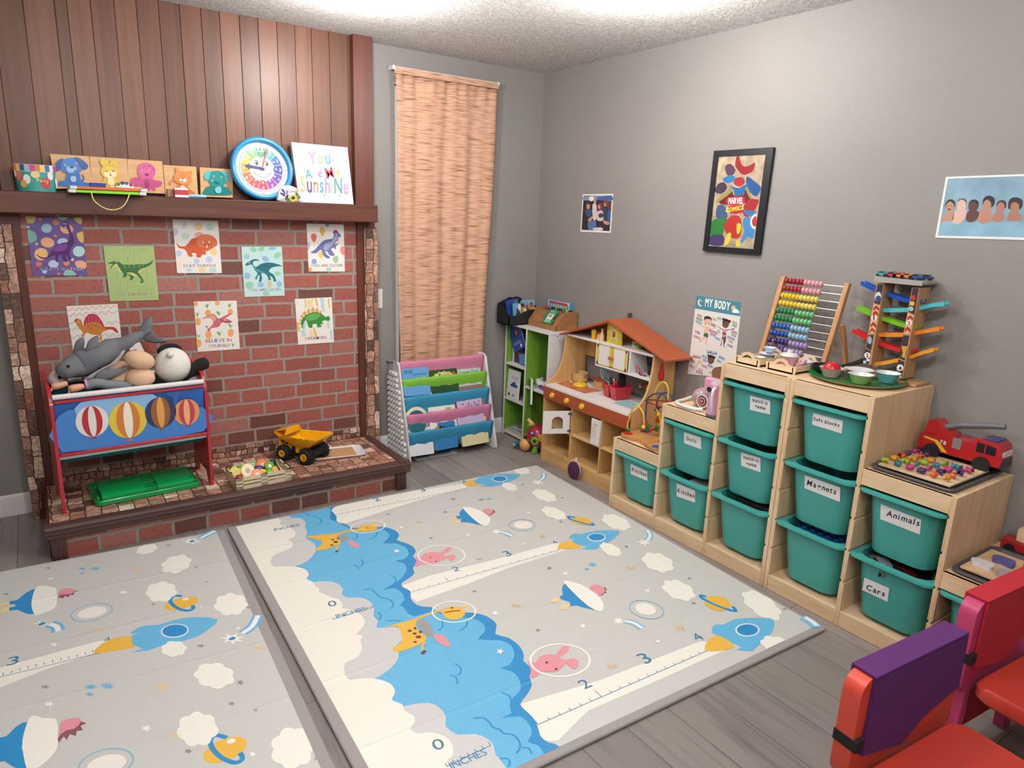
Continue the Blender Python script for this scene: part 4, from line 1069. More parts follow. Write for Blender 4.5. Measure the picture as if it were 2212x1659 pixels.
HC = ['#3a8f5c', '#2f9c96', '#3f68b0', '#4c4a9c', '#6a4a9c', '#8f4a9c', '#cc4a5c', '#d8524a', '#dc6f4a', '#e29a50', '#dcb83f', '#6fae5a']
b.flat(arc(.106, .114, -pi / 2, pi / 2, 24), 'y', -.0061, pm('#c0a3cf', .3))
b.flat(arc(.106, .114, pi / 2, pi * 1.5, 24), 'y', -.0061, pm('#8fa8d8', .3))
for h in range(12):
 a = pi / 2 - h * pi / 6
 b.flat(arc(.062, .103, a - pi / 12 + .012, a + pi / 12 - .012), 'y', -.0062, pm(HC[h], .3))
 if h % 3 == 0:
  b.flat([(.054 * cos(a), .054 * sin(a)), (.063 * cos(a + .2), .063 * sin(a + .2)), (.063 * cos(a - .2), .063 * sin(a - .2))], 'y', -.0062, pm(HC[h], .3))
 s = str(h or 12)
 px, pz = .091 * cos(a), .091 * sin(a)
 w = .0075 * len(s) if len(s) > 1 else .0045
 if s in '11':
  w *= .8
 b.text(s, 'y', -.0063, (px - w, pz - .008), (px + w, pz - .008), '#f4f2ee', 1.0, .03)
 s2 = str(h + 12) if h else '24'
 px, pz = .071 * cos(a), .071 * sin(a)
 b.text(s2, 'y', -.0063, (px - .005, pz - .003), (px + .005, pz - .003), '#e9e6e2', 1.0)
for k in range(60):
 a = k * pi / 30
 b.flat([(r * cos(a + d), r * sin(a + d)) for r, d in ((.118, -.008), (.124, -.008), (.124, .008), (.118, .008))], 'y', -.0062, '#6a7a90')
for a in (pi / 2 - .05, pi, 0, -pi / 2):
 b.flat(circ(.122 * cos(a), .122 * sin(a), .0035, n=8), 'y', -.0063, '#a8323c')
for ex, ez in ((-.026, .028), (.024, .026)):
 b.flat(circ(ex, ez, .0105, .0125), 'y', -.0063, '#2a2a30')
 b.flat(circ(ex - .0015, ez - .001, .008, .009), 'y', -.0064, '#e8e8ea')
 b.flat(circ(ex + .001, ez - .002, .0055, .006), 'y', -.0065, '#2a2a30')
b.strip([(.045 * cos(t), .045 * sin(t) * .9 + .0) for t in [pi + .35 + (pi - .7) * i / 16 for i in range(17)]], .0022, 'y', -.0063, '#3a3a40')
b.strip([(.045 * cos(t), .045 * sin(t) * .35 + -.012) for t in [pi + .1 + (pi - .2) * i / 16 for i in range(17)]], .0014, 'y', -.0063, '#3a3a40')
b.obj('dial', ck)
def hand(name, ang, ln, w, mat, y, arrow):
 b = CB()
 d, q = (cos(ang), sin(ang)), (-sin(ang), cos(ang))
 P = lambda a, o: (d[0] * a + q[0] * o, d[1] * a + q[1] * o)
 if arrow:
  pts = [P(-.012, w), P(ln * .72, w * 1.2), P(ln * .72, w * 2.6), P(ln, 0), P(ln * .72, -w * 2.6), P(ln * .72, -w * 1.2), P(-.012, -w)]
 else:
  pts = [P(-.03, w), P(ln, w * .5), P(ln, -w * .5), P(-.03, -w)]
 b.prism(pts, 'y', y, y - .0012, pm(mat, .35))
 b.obj(name, ck)
hand('hour_hand', radians(172), .084, .0055, '#2b3c78', -.009, True)
hand('minute_hand', radians(73), .112, .0024, '#c22f44', -.0115, True)
hand('second_hand', radians(146), .118, .001, '#1d1d22', -.014, False)

# canvas sign
t = thing('canvas_sign', 'white square canvas YOU ARE MY SUNSHINE at right end of mantel', 'sign', (-1.53, -.16, MZ))
cc = [(-1.707, 1.822), (-1.405, 1.82), (-1.375, MZ + .001), (-1.677, MZ + .001)]
B().prism(cc, 'y', -.108, -.14, pm('#e0dcd8', .75, bump=.2, bs=500)).obj('canvas', t, bevel=.002)
b = B()
L = -.1416
def letters(chars, pa, pb, cols_, hs):
 b.text(chars, 'y', L, pa, pb, cols_, hs, .012, gap=.12)
letters('You', *[(-1.6174,1.7193),(-1.5008,1.73)], ['#d492b8', '#e0ac84', '#5f9fd0'], 1.45)
letters('Are', *[(-1.6368,1.6441),(-1.5459,1.66)], ['#4fa3a8', '#b6b2be', '#9f86bf'], 1.25)
letters('My', *[(-1.5232,1.6517),(-1.444,1.6715)], ['#c34c62', '#e3b277'], 1.2)
letters('SunshiNe', *[(-1.6681,1.5786),(-1.4039,1.5791)], ['#dfb083', '#6552a0', '#e08a70', '#5aa3d0', '#a78bc8', '#e0b47c', '#4fa0a4', '#cf9ac4'], 1.75)
for m, s in (('#d492b8', EL(-1.6135,1.7538,.0033,.0002,-.0001,-.0026)), ('#5f9fd0', EL(-1.486,1.7455,.0035,.0002,-.0001,-.0032)), ('#e0ac84', EL(-1.5641,1.7722,.0034,.0003,-.0001,-.0026)), ('#4fa3a8', EL(-1.6432,1.6965,.0033,.0002,-.0001,-.0032)), ('#9f86bf', EL(-1.5399,1.7075,.0034,.0002,-.0001,-.0032)), ('#c34c62', EL(-1.5065,1.671,.0035,.0002,-.0001,-.0032)), ('#6552a0', EL(-1.6168,1.5757,.0034,.0002,-.0001,-.0032)), ('#5aa3d0', EL(-1.5396,1.5641,.0046,.0002,-.0001,-.0038)), ('#4fa0a4', EL(-1.4543,1.5658,.0036,.0002,-.0001,-.0033)), ('#cf9ac4', EL(-1.4255,1.5781,.0036,.0002,-.0001,-.0033)), ('#e08a70', EL(-1.5893,1.6211,.0034,.0002,-.0001,-.0032))):
 b.flat(s, 'y', L, m)
b.obj('lettering', t)

# painted love stone
t = thing('painted_stone', 'round white LOVE stone with purple butterfly and sunflower before the clock', 'ornament', (-1.745, -.2, MZ))
b = B()
out = smooth(D('-18012 15202 -50 308 102 288 220 192 295 46 319 -92 219 -225 80 -206 -76 -277'), 4)
out = [(x, max(z, MZ + .001)) for x, z in out]
cx = -1.745
b.loft([[(cx + (x - cx) * k, y, MZ + .001 + (z - MZ - .001) * k) for x, z in out] for k, y in ((.9, -.182), (1.0, -.188), (1.0, -.2), (.93, -.209), (.8, -.212))], pm('#d3d3d6', .6, bump=.4, bs=120))
b.obj('stone', t, sharp=60)
b = B()
L = -.2126
for m, s in (('#4a2a6a', D('-17731 15577 -149 225 28 53 103 -72 63 -152')), ('#7a5aa0', D('-17651 15580 8 182 81 30 -18 -182')), ('#3a2258', D('-17746 15472 -186 121 -7 78 130 -46 103 -99')), ('#241a2a', D('-17713 15370 60 158 125 58 -60 -159 -90 -118')), ('#3f6f3c', D('-17664 15268 87 160 158 -72 -60 -143')), ('#3f6f3c', D('-17189 15706 134 -20 48 -181 -138 -59')), ('#3f6f3c', D('-17116 15500 191 35 -32 -133 -137 -32')), ('#d98f4a', EL(-1.7089,1.5784,.0076,.0004,-.0003,-.0073)), ('#dcae3c', STA(-1.7287,1.5419,.0238,.001,-.0008,-.021,9,.7)), ('#3a261c', EL(-1.7308,1.5429,.0097,.0004,-.0004,-.0089))):
 L -= .00006
 b.flat(smooth(s, 2), 'y', L, pm(m, .4))
b.text('Love', 'y', L, *[(-1.7513,1.5691),(-1.7179,1.5696)], '#3a3a44', 1.3)
b.obj('painting', t)
# ---------------------------------------------------------------- two folding play mats
def mat_vinyl(h):
 key = ('vinyl', h)
 if key in MATS:
  return MATS[key]
 mt, ns, ls, b = newmat('vinyl_print_' + h.lstrip('#'))
 b.inputs['Base Color'].default_value = hx(h)
 b.inputs['Roughness'].default_value = .38
 v = coords(ns, ls)
 br = nd(ns, 'ShaderNodeTexBrick', Scale=1.0, Mortar_Size=.0017, Mortar_Smooth=.4, Brick_Width=.0155, Row_Height=.0155)
 br.offset = .5
 ls.new(v, br.inputs['Vector'])
 sp = ns.new('ShaderNodeSeparateXYZ')
 ls.new(v, sp.inputs[0])
 # fold channels across the mat, every third of a metre
 m1 = nd(ns, 'ShaderNodeMath', _operation='PINGPONG')
 m1.inputs[1].default_value = .166
 ls.new(sp.outputs['Y'], m1.inputs[0])
 m2 = nd(ns, 'ShaderNodeMapRange', _clamp=True)
 m2.inputs[1].default_value = .0
 m2.inputs[2].default_value = .012
 ls.new(m1.outputs[0], m2.inputs[0])
 m3 = nd(ns, 'ShaderNodeMath', _operation='MULTIPLY_ADD')
 m3.inputs[1].default_value = 3.0
 ls.new(m2.outputs[0], m3.inputs[0])
 ls.new(br.outputs['Fac'], m3.inputs[2])
 bp = nd(ns, 'ShaderNodeBump', Strength=.32, Distance=.0016)
 bp.invert = True
 ls.new(m3.outputs[0], bp.inputs['Height'])
 ls.new(bp.outputs['Normal'], b.inputs['Normal'])
 MATS[key] = mt
 return mt
GREY, CREAM, LB, DB, YEL, PNK, BRW = '#c9c9c6', '#efece2', '#66b5df', '#2d8cc8', '#e8b74a', '#e295a0', '#6b4038'
MT = .014
BIND = pm('#9d9797', .75, bump=.2, bs=400)
def play_mat(label, corners, binds):
 cx = sum(p[0] for p in corners) / 4
 cy = sum(p[1] for p in corners) / 4
 e = (corners[1][0] - corners[0][0], corners[1][1] - corners[0][1])
 t = thing('play_mat', label, 'play mat', (cx, cy, 0), math.atan2(e[1], e[0]), 'printed play mats')
 b = B()
 def inset(k, dz):
  o = []
  for (x, y) in corners:
   dx, dy = cx - x, cy - y
   o.append((x + math.copysign(k, dx), y + math.copysign(k, dy), dz))
  return o
 b.loft([inset(.004, .0), inset(0, .004), inset(0, .010), inset(.004, MT - .0005)], BIND, True, True)
 b.obj('fabric_binding', t)
 return t
class Art:
 def __init__(s):
  s.b, s.z = B(), MT
 def __call__(s, m, pts, sm=2):
  s.z += .000006
  s.b.flat(smooth(pts, sm) if sm > 1 else pts, 'z', s.z, mat_vinyl(m))
 def line(s, m, pts, w, closed=False, sm=3):
  s.z += .000006
  s.b.strip(smooth(pts, sm, closed) if sm > 1 else pts, w, 'z', s.z, mat_vinyl(m), closed)
 def txt(s, t, p, m='#3a7fb0', hs=1.0, flip=False):
  s.z += .000006
  s.b.text(t, 'z', s.z, p[0], p[1], mat_vinyl(m), hs, 0, 0, flip)
def clip(pts, f):
 """keep the part of an outline where f(p) >= 0 (f linear)"""
 o = []
 for i in range(len(pts)):
  p, q = pts[i], pts[(i + 1) % len(pts)]
  a, c2 = f(p), f(q)
  if a >= 0:
   o.append(p)
  if (a >= 0) != (c2 >= 0):
   k = a / (a - c2)
   o.append((p[0] + (q[0] - p[0]) * k, p[1] + (q[1] - p[1]) * k))
 return o

# right-hand mat
pl0 = [(-2.2566,-.6916),(-2.2923,-2.3693)]
bl, br_ = (-2.2448,-.6756), (-.4434,-.6988)
fr = (-.5244,-2.6696)
fe = [(-.5244,-2.6696),(-1.5021,-2.6431)]
def isect(a, b2, c2, d):
 x1, y1, x2, y2, x3, y3, x4, y4 = *a, *b2, *c2, *d
 den = (x1 - x2) * (y3 - y4) - (y1 - y2) * (x3 - x4)
 A_, B_ = x1 * y2 - y1 * x2, x3 * y4 - y3 * x4
 return ((A_ * (x3 - x4) - (x1 - x2) * B_) / den, (A_ * (y3 - y4) - (y1 - y2) * B_) / den)
fl = isect(pl0[0], pl0[1], fe[0], fe[1])
M1 = [bl, br_, fr, fl]
mat1 = play_mat('right-hand play mat with blue cloud, giraffes, rockets and height ruler', M1, None)
def edges(C4, ins):
 """inset convex quad as linear clip functions"""
 out = []
 mx_, my_ = sum(p[0] for p in C4) / 4, sum(p[1] for p in C4) / 4
 for i in range(4):
  p, q = C4[i], C4[(i + 1) % 4]
  nx2, ny2 = -(q[1] - p[1]), q[0] - p[0]
  l = math.hypot(nx2, ny2)
  nx2, ny2 = nx2 / l, ny2 / l
  if (mx_ - p[0]) * nx2 + (my_ - p[1]) * ny2 < 0:
   nx2, ny2 = -nx2, -ny2
  out.append(lambda w, p=p, a=nx2, c2=ny2, k=ins[i]: (w[0] - p[0]) * a + (w[1] - p[1]) * c2 - k)
 return out
E1 = edges(M1, (.012, .014, .028, .036))
def inside(E, pts):
 for f in E:
  pts = clip(pts, f)
 return pts
A1 = Art()
def a1(m, pts, sm=2):
 pts = inside(E1, smooth(pts, sm) if sm > 1 else pts)
 if len(pts) > 2:
  A1(m, pts, 1)
a1(GREY, [(-3, .5), (.5, .5), (.5, -4), (-3, -4)], 1)
# ruler bands
a1(CREAM, D('-17721 -6930 2113 33 2768 -207 3137 -397 -423 -573 -2365 -186 -2422 -357 -2542 -478 -677 640'), 1)
a1(CREAM, D('-17848 -15746 1557 154 2870 -203 3632 -117 47 -773 -3317 -37 -2476 -270 -2166 -126'), 1)
a1(CREAM, D('-17624 -24009 3039 -465 4529 -268 688 -838 -3661 98 -2913 118 -1574 -504 -632 393'), 1)
# cloud
a1(DB, D('-19664 -6631 2738 -97 -366 -298 -274 -265 -19 -349 -28 -512 -153 -377 15 -397 244 -306 125 -515 998 -460 322 -185 292 -574 -65 -627 -296 -336 246 -518 112 -507 -136 -495 -271 -262 -53 -514 -408 -420 -139 -429 -384 -269 -455 -214 -50 -347 102 -384 -232 -533 8 -493 196 -276 236 -404 -1328 -1112 -2372 1433 -67 4194 943 4899'))
a1(DB, D('-17985 -16157 21 -973 212 -333 335 -606 451 -370 739 -443 359 -513 19 -637 -371 -470 287 -442 52 -641 -168 -485 -195 -247 14 -365 -163 -285 -179 -192 -164 -340 -433 -300 -403 -228 -8 -390 -18 -497 -236 -522 49 -352 190 -347 -138 -1330 -3563 1275 -682 4173 1343 4453'))
a1(LB, D('-19719 -6600 2080 -99 -127 -1015 -236 -561 184 -393 272 -1082 546 -507 577 -41 251 -564 -116 -624 -537 -445 480 -249 242 -611 -129 -611 -380 -357 -434 65 244 -397 -125 -514 -431 -525 -399 -225 -641 -278 402 -112 78 -561 -153 -463 -314 -264 54 -483 -1216 -1253 -1904 1333 -40 5390 791 3763'))
a1(LB, D('-18413 -15902 22 -659 29 -842 138 -577 725 -40 388 -677 689 -511 162 -529 -206 -434 -461 -295 639 -440 174 -452 -219 -540 -478 -351 -335 49 258 -389 -48 -496 -267 -413 -421 -172 -261 -231 -147 -301 -381 -32 533 -222 28 -487 -173 -316 -268 -185 170 -249 -38 -342 -136 -135 -1236 -658 -2036 810 -409 4001 1343 4453'))
GC = '#cdcdce'
a1(GC, D('-20084 -6654 406 -22 138 -599 343 -127 61 -645 -191 -548 -100 -610 -222 -382 124 -717 -30 -478 -216 -497 -557 -571 -489 -132 -674 -64 -390 1534 667 2526'))
a1(GC, D('-21126 -13479 479 -165 289 -100 353 -233 206 -406 -24 -450 -164 -264 120 -382 397 -214 229 -486 -80 -588 -203 -390 16 -407 -214 -374 580 -283 129 -409 -205 -429 -506 -313 -266 -681 -1595 973 286 3497'))
a1(GC, D('-21490 -18598 1725 -783 42 -389 -191 -287 -410 -295 -575 -173 -417 123 -553 782'))
a1(GC, D('-21229 -22163 561 -54 523 -157 305 -255 77 -440 -92 -324 -145 -232 114 -490 456 -242 213 -367 4 -331 -132 -297 -15 -529 -342 -841 -1867 704 -90 2054'))
a1(CREAM, D('-22421 -6653 1581 88 633 -191 108 -538 -165 -355 299 -449 94 -694 -186 -483 -319 -148 73 -458 -317 -467 -710 -214 -301 -524 0 -469 381 -224 366 -241 296 -456 -8 -496 -193 -289 142 -383 -28 -337 67 -270 -156 -361 -147 -157 476 -393 212 -279 -1 -365 -166 -165 326 -413 146 -537 -105 -529 -291 -320 -228 -197 170 -139 -168 -243 -371 -303 -1935 1175 -51 5047'), 3)
a1(CREAM, D('-21228 -14444 816 -700 206 -334 -40 -442 -126 -199 389 -412 89 -640 -232 -444 -427 -224 214 -316 -166 -128 -138 -498 -305 -390 -491 -114 -207 -472 9 -375 433 -207 270 -187 325 -454 -21 -483 -247 -293 186 -348 -60 -303 135 -327 -91 -268 -216 -171 65 -280 361 -177 288 -390 5 -406 -198 -322 -226 -103 -59 -664 -609 -675 -2024 1740 253 3745'), 3)
for s in (D('-19069 -6794 276 -157 64 -442'), D('-18640 -7478 226 -389 -39 -488 -257 -186'), D('-17457 -10343 -142 -431 -318 -165'), D('-16564 -10700 -285 -431 -362 -96'), D('-18286 -12779 5 -351 -165 -259 -198 -13'), D('-18700 -13148 68 -222 -58 -261'), D('-19139 -15216 296 -153 37 -431 39 -313 230 -323 -34 -411 -191 -203'), D('-17712 -14749 56 -364 -261 -362 -467 -189'), D('-19274 -17002 -2 -304 -203 -226'), D('-19230 -17732 264 -109 188 -162'), D('-17438 -18660 -180 -431 -279 -166'), D('-16626 -19198 -255 -337 -361 -146'), D('-18313 -21215 43 -299 -131 -226 -163 -51'), D('-18746 -21642 106 -215 -122 -313'), D('-19132 -23777 265 -164 54 -283 -32 -177 134 -204 10 -187 198 -170 21 -306 -142 -255 -199 -99'), D('-17759 -23262 107 -309 -129 -260'), D('-19331 -25552 187 -100 -37 -182 -120 -84'), D('-18564 -25532 155 -125 -49 -221')):
 A1.line(DB, s, .006)
# ruler lettering and ticks
INK = '#41799c'
def ticks(p0, p1, n, side, every=0):
 dx, dy = p1[0] - p0[0], p1[1] - p0[1]
 l = math.hypot(dx, dy)
 A1.line(INK, [p0, p1], .0025, sm=1)
 for i in range(n + 1):
  x, y = p0[0] + dx * i / n, p0[1] + dy * i / n
  h = .035 if every and i == every else .012
  A1.line(INK, [(x, y), (x - dy / l * h, y + dx / l * h)], .0025, sm=1)
ticks(*[(-1.7517,-.7945),(-1.0252,-.8217)], 26, 1, 12)
ticks(*[(-1.7618,-1.6376),(-1.017,-1.654)], 17, 1, 4)
ticks(*[(-1.7608,-2.5037),(-1.0248,-2.5268)], 18, 1, 6)
ticks(*[(-2.0866,-1.6623),(-1.9303,-1.6617)], 7, 1, 0)
ticks(*[(-2.0716,-2.5014),(-1.9275,-2.4986)], 6, 1, 0)
for s, p in (('INCHES', [(-2.0736,-1.6609),(-1.9578,-1.6665)]), ('INCHES', [(-2.0659,-.8243),(-1.9476,-.8282)]), ('INCHES', [(-2.0652,-2.5178),(-1.9524,-2.523)])):
 A1.txt(s, p)
for s, p in (('0', [(-2.0721,-1.5741),(-2.0412,-1.5779)]), ('0', [(-2.0731,-2.4334),(-2.041,-2.4383)]), ('2', [(-1.5299,-1.582),(-1.5013,-1.5886)]), ('2', [(-1.5394,-2.4553),(-1.5057,-2.4565)]), ('3', [(-1.275,-2.4651),(-1.2392,-2.4681)]), ('4', [(-1.0132,-2.4718),(-.9789,-2.4717)]), ('3', [(-1.2612,-1.5863),(-1.2291,-1.5878)]), ('4', [(-.998,-1.6001),(-.9746,-1.595)]), ('2', [(-1.5239,-.7396),(-1.4902,-.7393)]), ('3', [(-1.2577,-.7439),(-1.2238,-.7441)]), ('4', [(-.9951,-.7518),(-.9609,-.7487)])):
 A1.txt(s, p, INK, .8)
# giraffes
def giraffe(body, head, ears, pack, flame, spots, ring, extra):
 a1(YEL, body)
 a1(YEL, head)
 for e in ears:
  a1('#edc878', e)
 a1('#9b9b9d', pack)
 a1(PNK, flame)
 for s in spots:
  a1(BRW, s, 1)
 for s, w, m in extra:
  A1.line(m, s, w)
 A1.line('#f4f2ec', ring, .006, True)
giraffe(D('-19628 -9522 1358 -367 531 58 820 -231 238 -218 -583 16 -612 242 -497 -227 -17 -595 -255 -221 -591 -132 -465 158 467 390 87 424'), D('-17212 -9974 268 254 227 -15 283 -279 20 -339 -238 -169 -360 80 -200 147'), [D('-16578 -9881 214 110 247 -209 -280 -104')], D('-18347 -10264 358 -52 56 -310 -208 -213 -253 117'), D('-18127 -10997 200 34 84 -495 -69 -338 -161 151 -100 291'), [EL(-1.8652,-1.0452,.0066,-.0038,-.0023,-.0062), EL(-1.8617,-1.0742,.0091,-.0053,-.0036,-.0098), EL(-1.8875,-1.0946,.007,-.0041,-.0026,-.0072), EL(-1.8407,-1.0458,.0051,-.003,-.0028,-.0075), EL(-1.6802,-1.0097,.0048,-.0028,-.0022,-.0052)], EL(-1.672,-.9981,.078,-.0222,-.0227,-.0616), [(D('-18584 -11144 -213 -166 -74 -199'), .01, YEL), ([(-1.8921,-1.1579),(-1.8855,-1.166)], .02, BRW)])
giraffe(D('-19583 -18062 1187 -57 979 50 420 -29 -493 -107 -772 -62 -261 -572 102 -467 -201 -274 -541 -99 -557 38 -36 280 389 146 208 355 101 639'), D('-17179 -18211 407 121 369 -333 -148 -463 -387 -100 -282 189 -41 317'), [D('-16400 -18272 321 16 -165 -232')], D('-18329 -18350 315 -46 41 -423 -166 -568 -255 56 -3 490'), D('-18165 -19380 235 -134 65 -350 -109 -452 -167 135 -101 371'), [EL(-1.8789,-1.8733,.007,-.0042,-.0031,-.0063), EL(-1.8556,-1.8691,.0043,-.0026,-.0035,-.0071), EL(-1.8709,-1.898,.0066,-.004,-.0031,-.0062), EL(-1.8686,-1.9234,.0088,-.0053,-.0041,-.0081), EL(-1.8923,-1.9441,.0057,-.0034,-.0026,-.0053), EL(-1.8486,-1.8997,.005,-.003,-.0035,-.0069), EL(-1.6735,-1.8204,.005,-.003,-.0026,-.0046)], EL(-1.6789,-1.8465,.0708,-.0424,-.0354,-.0625), [(D('-18592 -19598 -184 -146 -153 -262'), .008, YEL), ([(-1.8968,-2.0064),(-1.8898,-2.0173)], .022, BRW), (D('-17147 -18351 305 -62 289 -133'), .006, BRW)])
# rabbits in bubble helmets
a1(PNK, D('-16117 -13816 179 -174 313 234 467 -103 185 -207 459 291 229 -74 -346 -318 -315 -56 2 -210 307 -41 65 -260 -391 -262 3 297 -182 24 -426 -74 -375 8 -210 203 -305 -110 -75 122 290 307'))
a1(BRW, EL(-1.559,-1.4221,.0039,-.0023,-.0022,-.0042), 1)
a1(BRW, EL(-1.5524,-1.4667,.0044,-.0026,-.0022,-.0041), 1)
A1.line('#f4f2ec', EL(-1.5052,-1.4273,.0895,-.0523,-.0446,-.082), .006, True)
a1(PNK, D('-16140 -22380 176 -227 353 189 384 -70 133 -130 514 243 179 -176 -366 -216 -297 -25 117 -258 294 -49 -20 -310 -334 -191 -89 227 -1 190 -318 -167 -307 3 -265 208 -155 3 -273 -90 -149 121 254 240'))
a1(BRW, EL(-1.5618,-2.281,.0044,-.0027,-.0037,-.0049), 1)
a1(BRW, EL(-1.556,-2.3261,.0047,-.0029,-.0033,-.0042), 1)
A1.line('#f4f2ec', EL(-1.5129,-2.2931,.0878,-.0535,-.0553,-.0705), .007, True)
# rockets
def rocket(art, body, win, ring, flame):
 art(YEL, flame)
 art(LB, body)
 art('#e3e6e8', ring, 1)
 art(DB, win, 1)
rocket(a1, D('-9046 -15853 338 240 256 -9 200 -185 533 -3 709 -230 610 -471 -749 -440 -789 -214 -511 -116 -233 -57 -507 338 323 47 -251 451 22 340 234 146'), EL(-.782,-1.6426,.0336,-.0195,-.0238,-.0273), EL(-.7833,-1.6441,.0383,-.0222,-.029,-.0334), D('-10133 -16376 473 321 539 -69 12 -383 6 -308 -378 6 -375 155'))
rocket(a1, D('-9386 -7678 524 447 480 154 553 -50 764 -250 713 -550 -836 -516 -853 -226 -588 -6 -461 162 -226 237 435 -5 -345 353'), EL(-.7766,-.7889,.0344,-.0191,-.0216,-.033), EL(-.7774,-.7901,.0391,-.0217,-.0264,-.0403), D('-10051 -7548 530 270 366 -121 124 -314 -175 -386 -525 55'))
rocket(a1, D('-9259 -24611 329 240 262 10 197 -130 676 4 622 -270 680 -513 -714 -471 -743 -194 -679 -125 -324 -44 -386 334 300 -21 -104 370 -42 497'), EL(-.7963,-2.5197,.0348,-.021,-.0305,-.0233), EL(-.7963,-2.5197,.0406,-.0245,-.0368,-.0281), D('-10363 -25208 619 359 564 -3 18 -453 -131 -332 -546 111'))
# flying saucers
def ufo(art, blue, white, dragon, spikes, flames):
 for f in flames:
  art('#e9cf98', f)
 art(DB, blue)
 art('#f3f0e8', white)
 art('#8d5560', spikes, 1)
 art(PNK, dragon)
ufo(a1, D('-11664 -10445 -468 -357 -148 -309 -212 50 -42 -361 180 2 -244 -343 318 -217 398 -600 79 1020'), D('-11625 -10299 224 -71 324 -631 7 -1013 -307 -484 -326 -252 -199 283 43 939 112 835'), D('-10971 -11135 347 99 165 -316 -253 -296 -295 -119 -7 112'), D('-11040 -11819 153 56 -55 -148 225 230 35 -128 96 235 102 -113 42 251 111 48 -314 68'), [D('-12996 -11192 402 84 56 -294'), D('-13062 -11701 394 201 55 -289')])
ufo(a1, D('-11798 -19065 -368 -211 -264 -392 -256 -77 48 -280 114 -193 -174 -289 233 -42 450 -655 113 1119'), D('-11769 -18890 194 -32 328 -564 6 -734 -131 -686 -396 -446 -193 21 -125 483 121 1058'), D('-11082 -19760 335 18 125 -317 -169 -298 -418 -115 111 271 -112 198'), D('-11234 -20483 173 0 -54 -96 242 166 53 -84 106 199 120 -18 -32 126 120 62 -208 56'), [D('-13141 -19800 303 146 142 -161 -273 -199'), D('-13207 -20394 339 135 193 -164 -321 -145')])
# planets, moons, comets, clouds, stars
def planet(art, ln, ball, ring):
 art(YEL, ball, 1)
 ln(DB, ring, .014)
planet(a1, A1.line, EL(-.7453,-2.3371,.032,-.0386,-.0475,-.0329), D('-7465 -22805 -115 198 -121 -211 81 -676 233 -530 132 -79 138 258'))
planet(a1, A1.line, EL(-.7313,-1.465,.0351,-.0398,-.0304,-.0325), D('-7296 -14174 -236 265 -109 -349 231 -612 257 -420 139 19 19 201'))
for s, r1 in ((EL(-1.028,-2.2171,.024,-.0324,-.0335,-.0269), EL(-1.0265,-2.2204,.0393,-.053,-.0501,-.0403)), (EL(-1.0112,-1.3566,.0397,-.0228,-.0257,-.0365), EL(-1.0152,-1.3543,.0559,-.0321,-.0366,-.0521))):
 a1('#efeae2', s, 1)
 A1.line('#86b4d0', r1, .004, True)
for s in (CLD(-.7056,-1.9712,.022,-.071,-.0742,-.0519,1), CLD(-.806,-2.1848,.0136,-.0782,-.0632,-.037,2), CLD(-.6002,-2.4362,-.0028,-.0974,-.0744,-.0307,3), CLD(-.6962,-1.113,.0203,-.0775,-.0551,-.0555,1), CLD(-.7919,-1.3216,.0207,-.0715,-.0502,-.0483,4), CLD(-.584,-1.5645,.0176,-.09,-.0616,-.0484,2), CLD(-.5869,-.7333,.0349,-.0428,-.0431,-.0556,3), CLD(-.7933,-.9159,.0154,-.0571,-.0353,-.0394,2), CLD(-.8067,-1.7686,.0094,-.0595,-.0424,-.0312,1), CLD(-.8104,-1.7822,.0159,-.0497,-.0402,-.0321,2), CLD(-.7832,-2.6415,.0205,-.0544,-.0562,-.0264,1)):
 a1('#f2efe6', s, 1)
for s, tl in ((STA(-1.1773,-2.2233,.0217,-.0131,-.0201,-.0218,7,.4), D('-11555 -22364 200 -267 35 -432')), (STA(-1.1636,-1.3549,.0216,-.0125,-.0165,-.0255,7,.4), D('-11440 -13663 133 -251 39 -425')), (STA(-.6166,-.939,.0381,-.0212,-.0289,-.0394,7,.4), D('-5983 -9279 566 305 401 517')), (STA(-.6207,-1.8005,.0354,-.0205,-.0294,-.0296,7,.4), D('-5939 -17936 520 329 306 509')), (STA(-1.1672,-1.3522,.0206,-.0119,-.0167,-.0258,7,.4), D('-11471 -13671 101 -186 73 -249'))):
 A1.line('#7fbde0', tl, .03)
 A1.line('#eef2f4', tl, .014)
 a1('#f3f1ea', s, 1)
A1.line('#7fbde0', D('-5391 -25792 5 -374 -145 -309'), .045)
A1.line('#eef2f4', D('-5262 -25834 -46 -356 -108 -242'), .02)
for s in (STA(-.8471,-1.9459,.027,-.0159,-.0274,-.0286,10,.18), STA(-1.4487,-1.9352,.0257,-.0153,-.0189,-.0274,10,.18), STA(-1.0089,-2.3783,.024,-.0144,-.0232,-.0212,10,.18), STA(-1.383,-2.413,.0237,-.0145,-.0172,-.0189,10,.18), STA(-1.4406,-1.076,.0231,-.0132,-.0145,-.0288,10,.18), STA(-1.3762,-1.5428,.0208,-.0122,-.0124,-.0201,10,.18), STA(-1.002,-1.5061,.0215,-.0125,-.0178,-.0239,10,.18), STA(-.8306,-1.0713,.0223,-.0126,-.0175,-.0252,10,.18), STA(-1.3705,-.697,.0242,-.0136,-.0121,-.0259,10,.18)):
 a1('#e2c48c', s, 1)
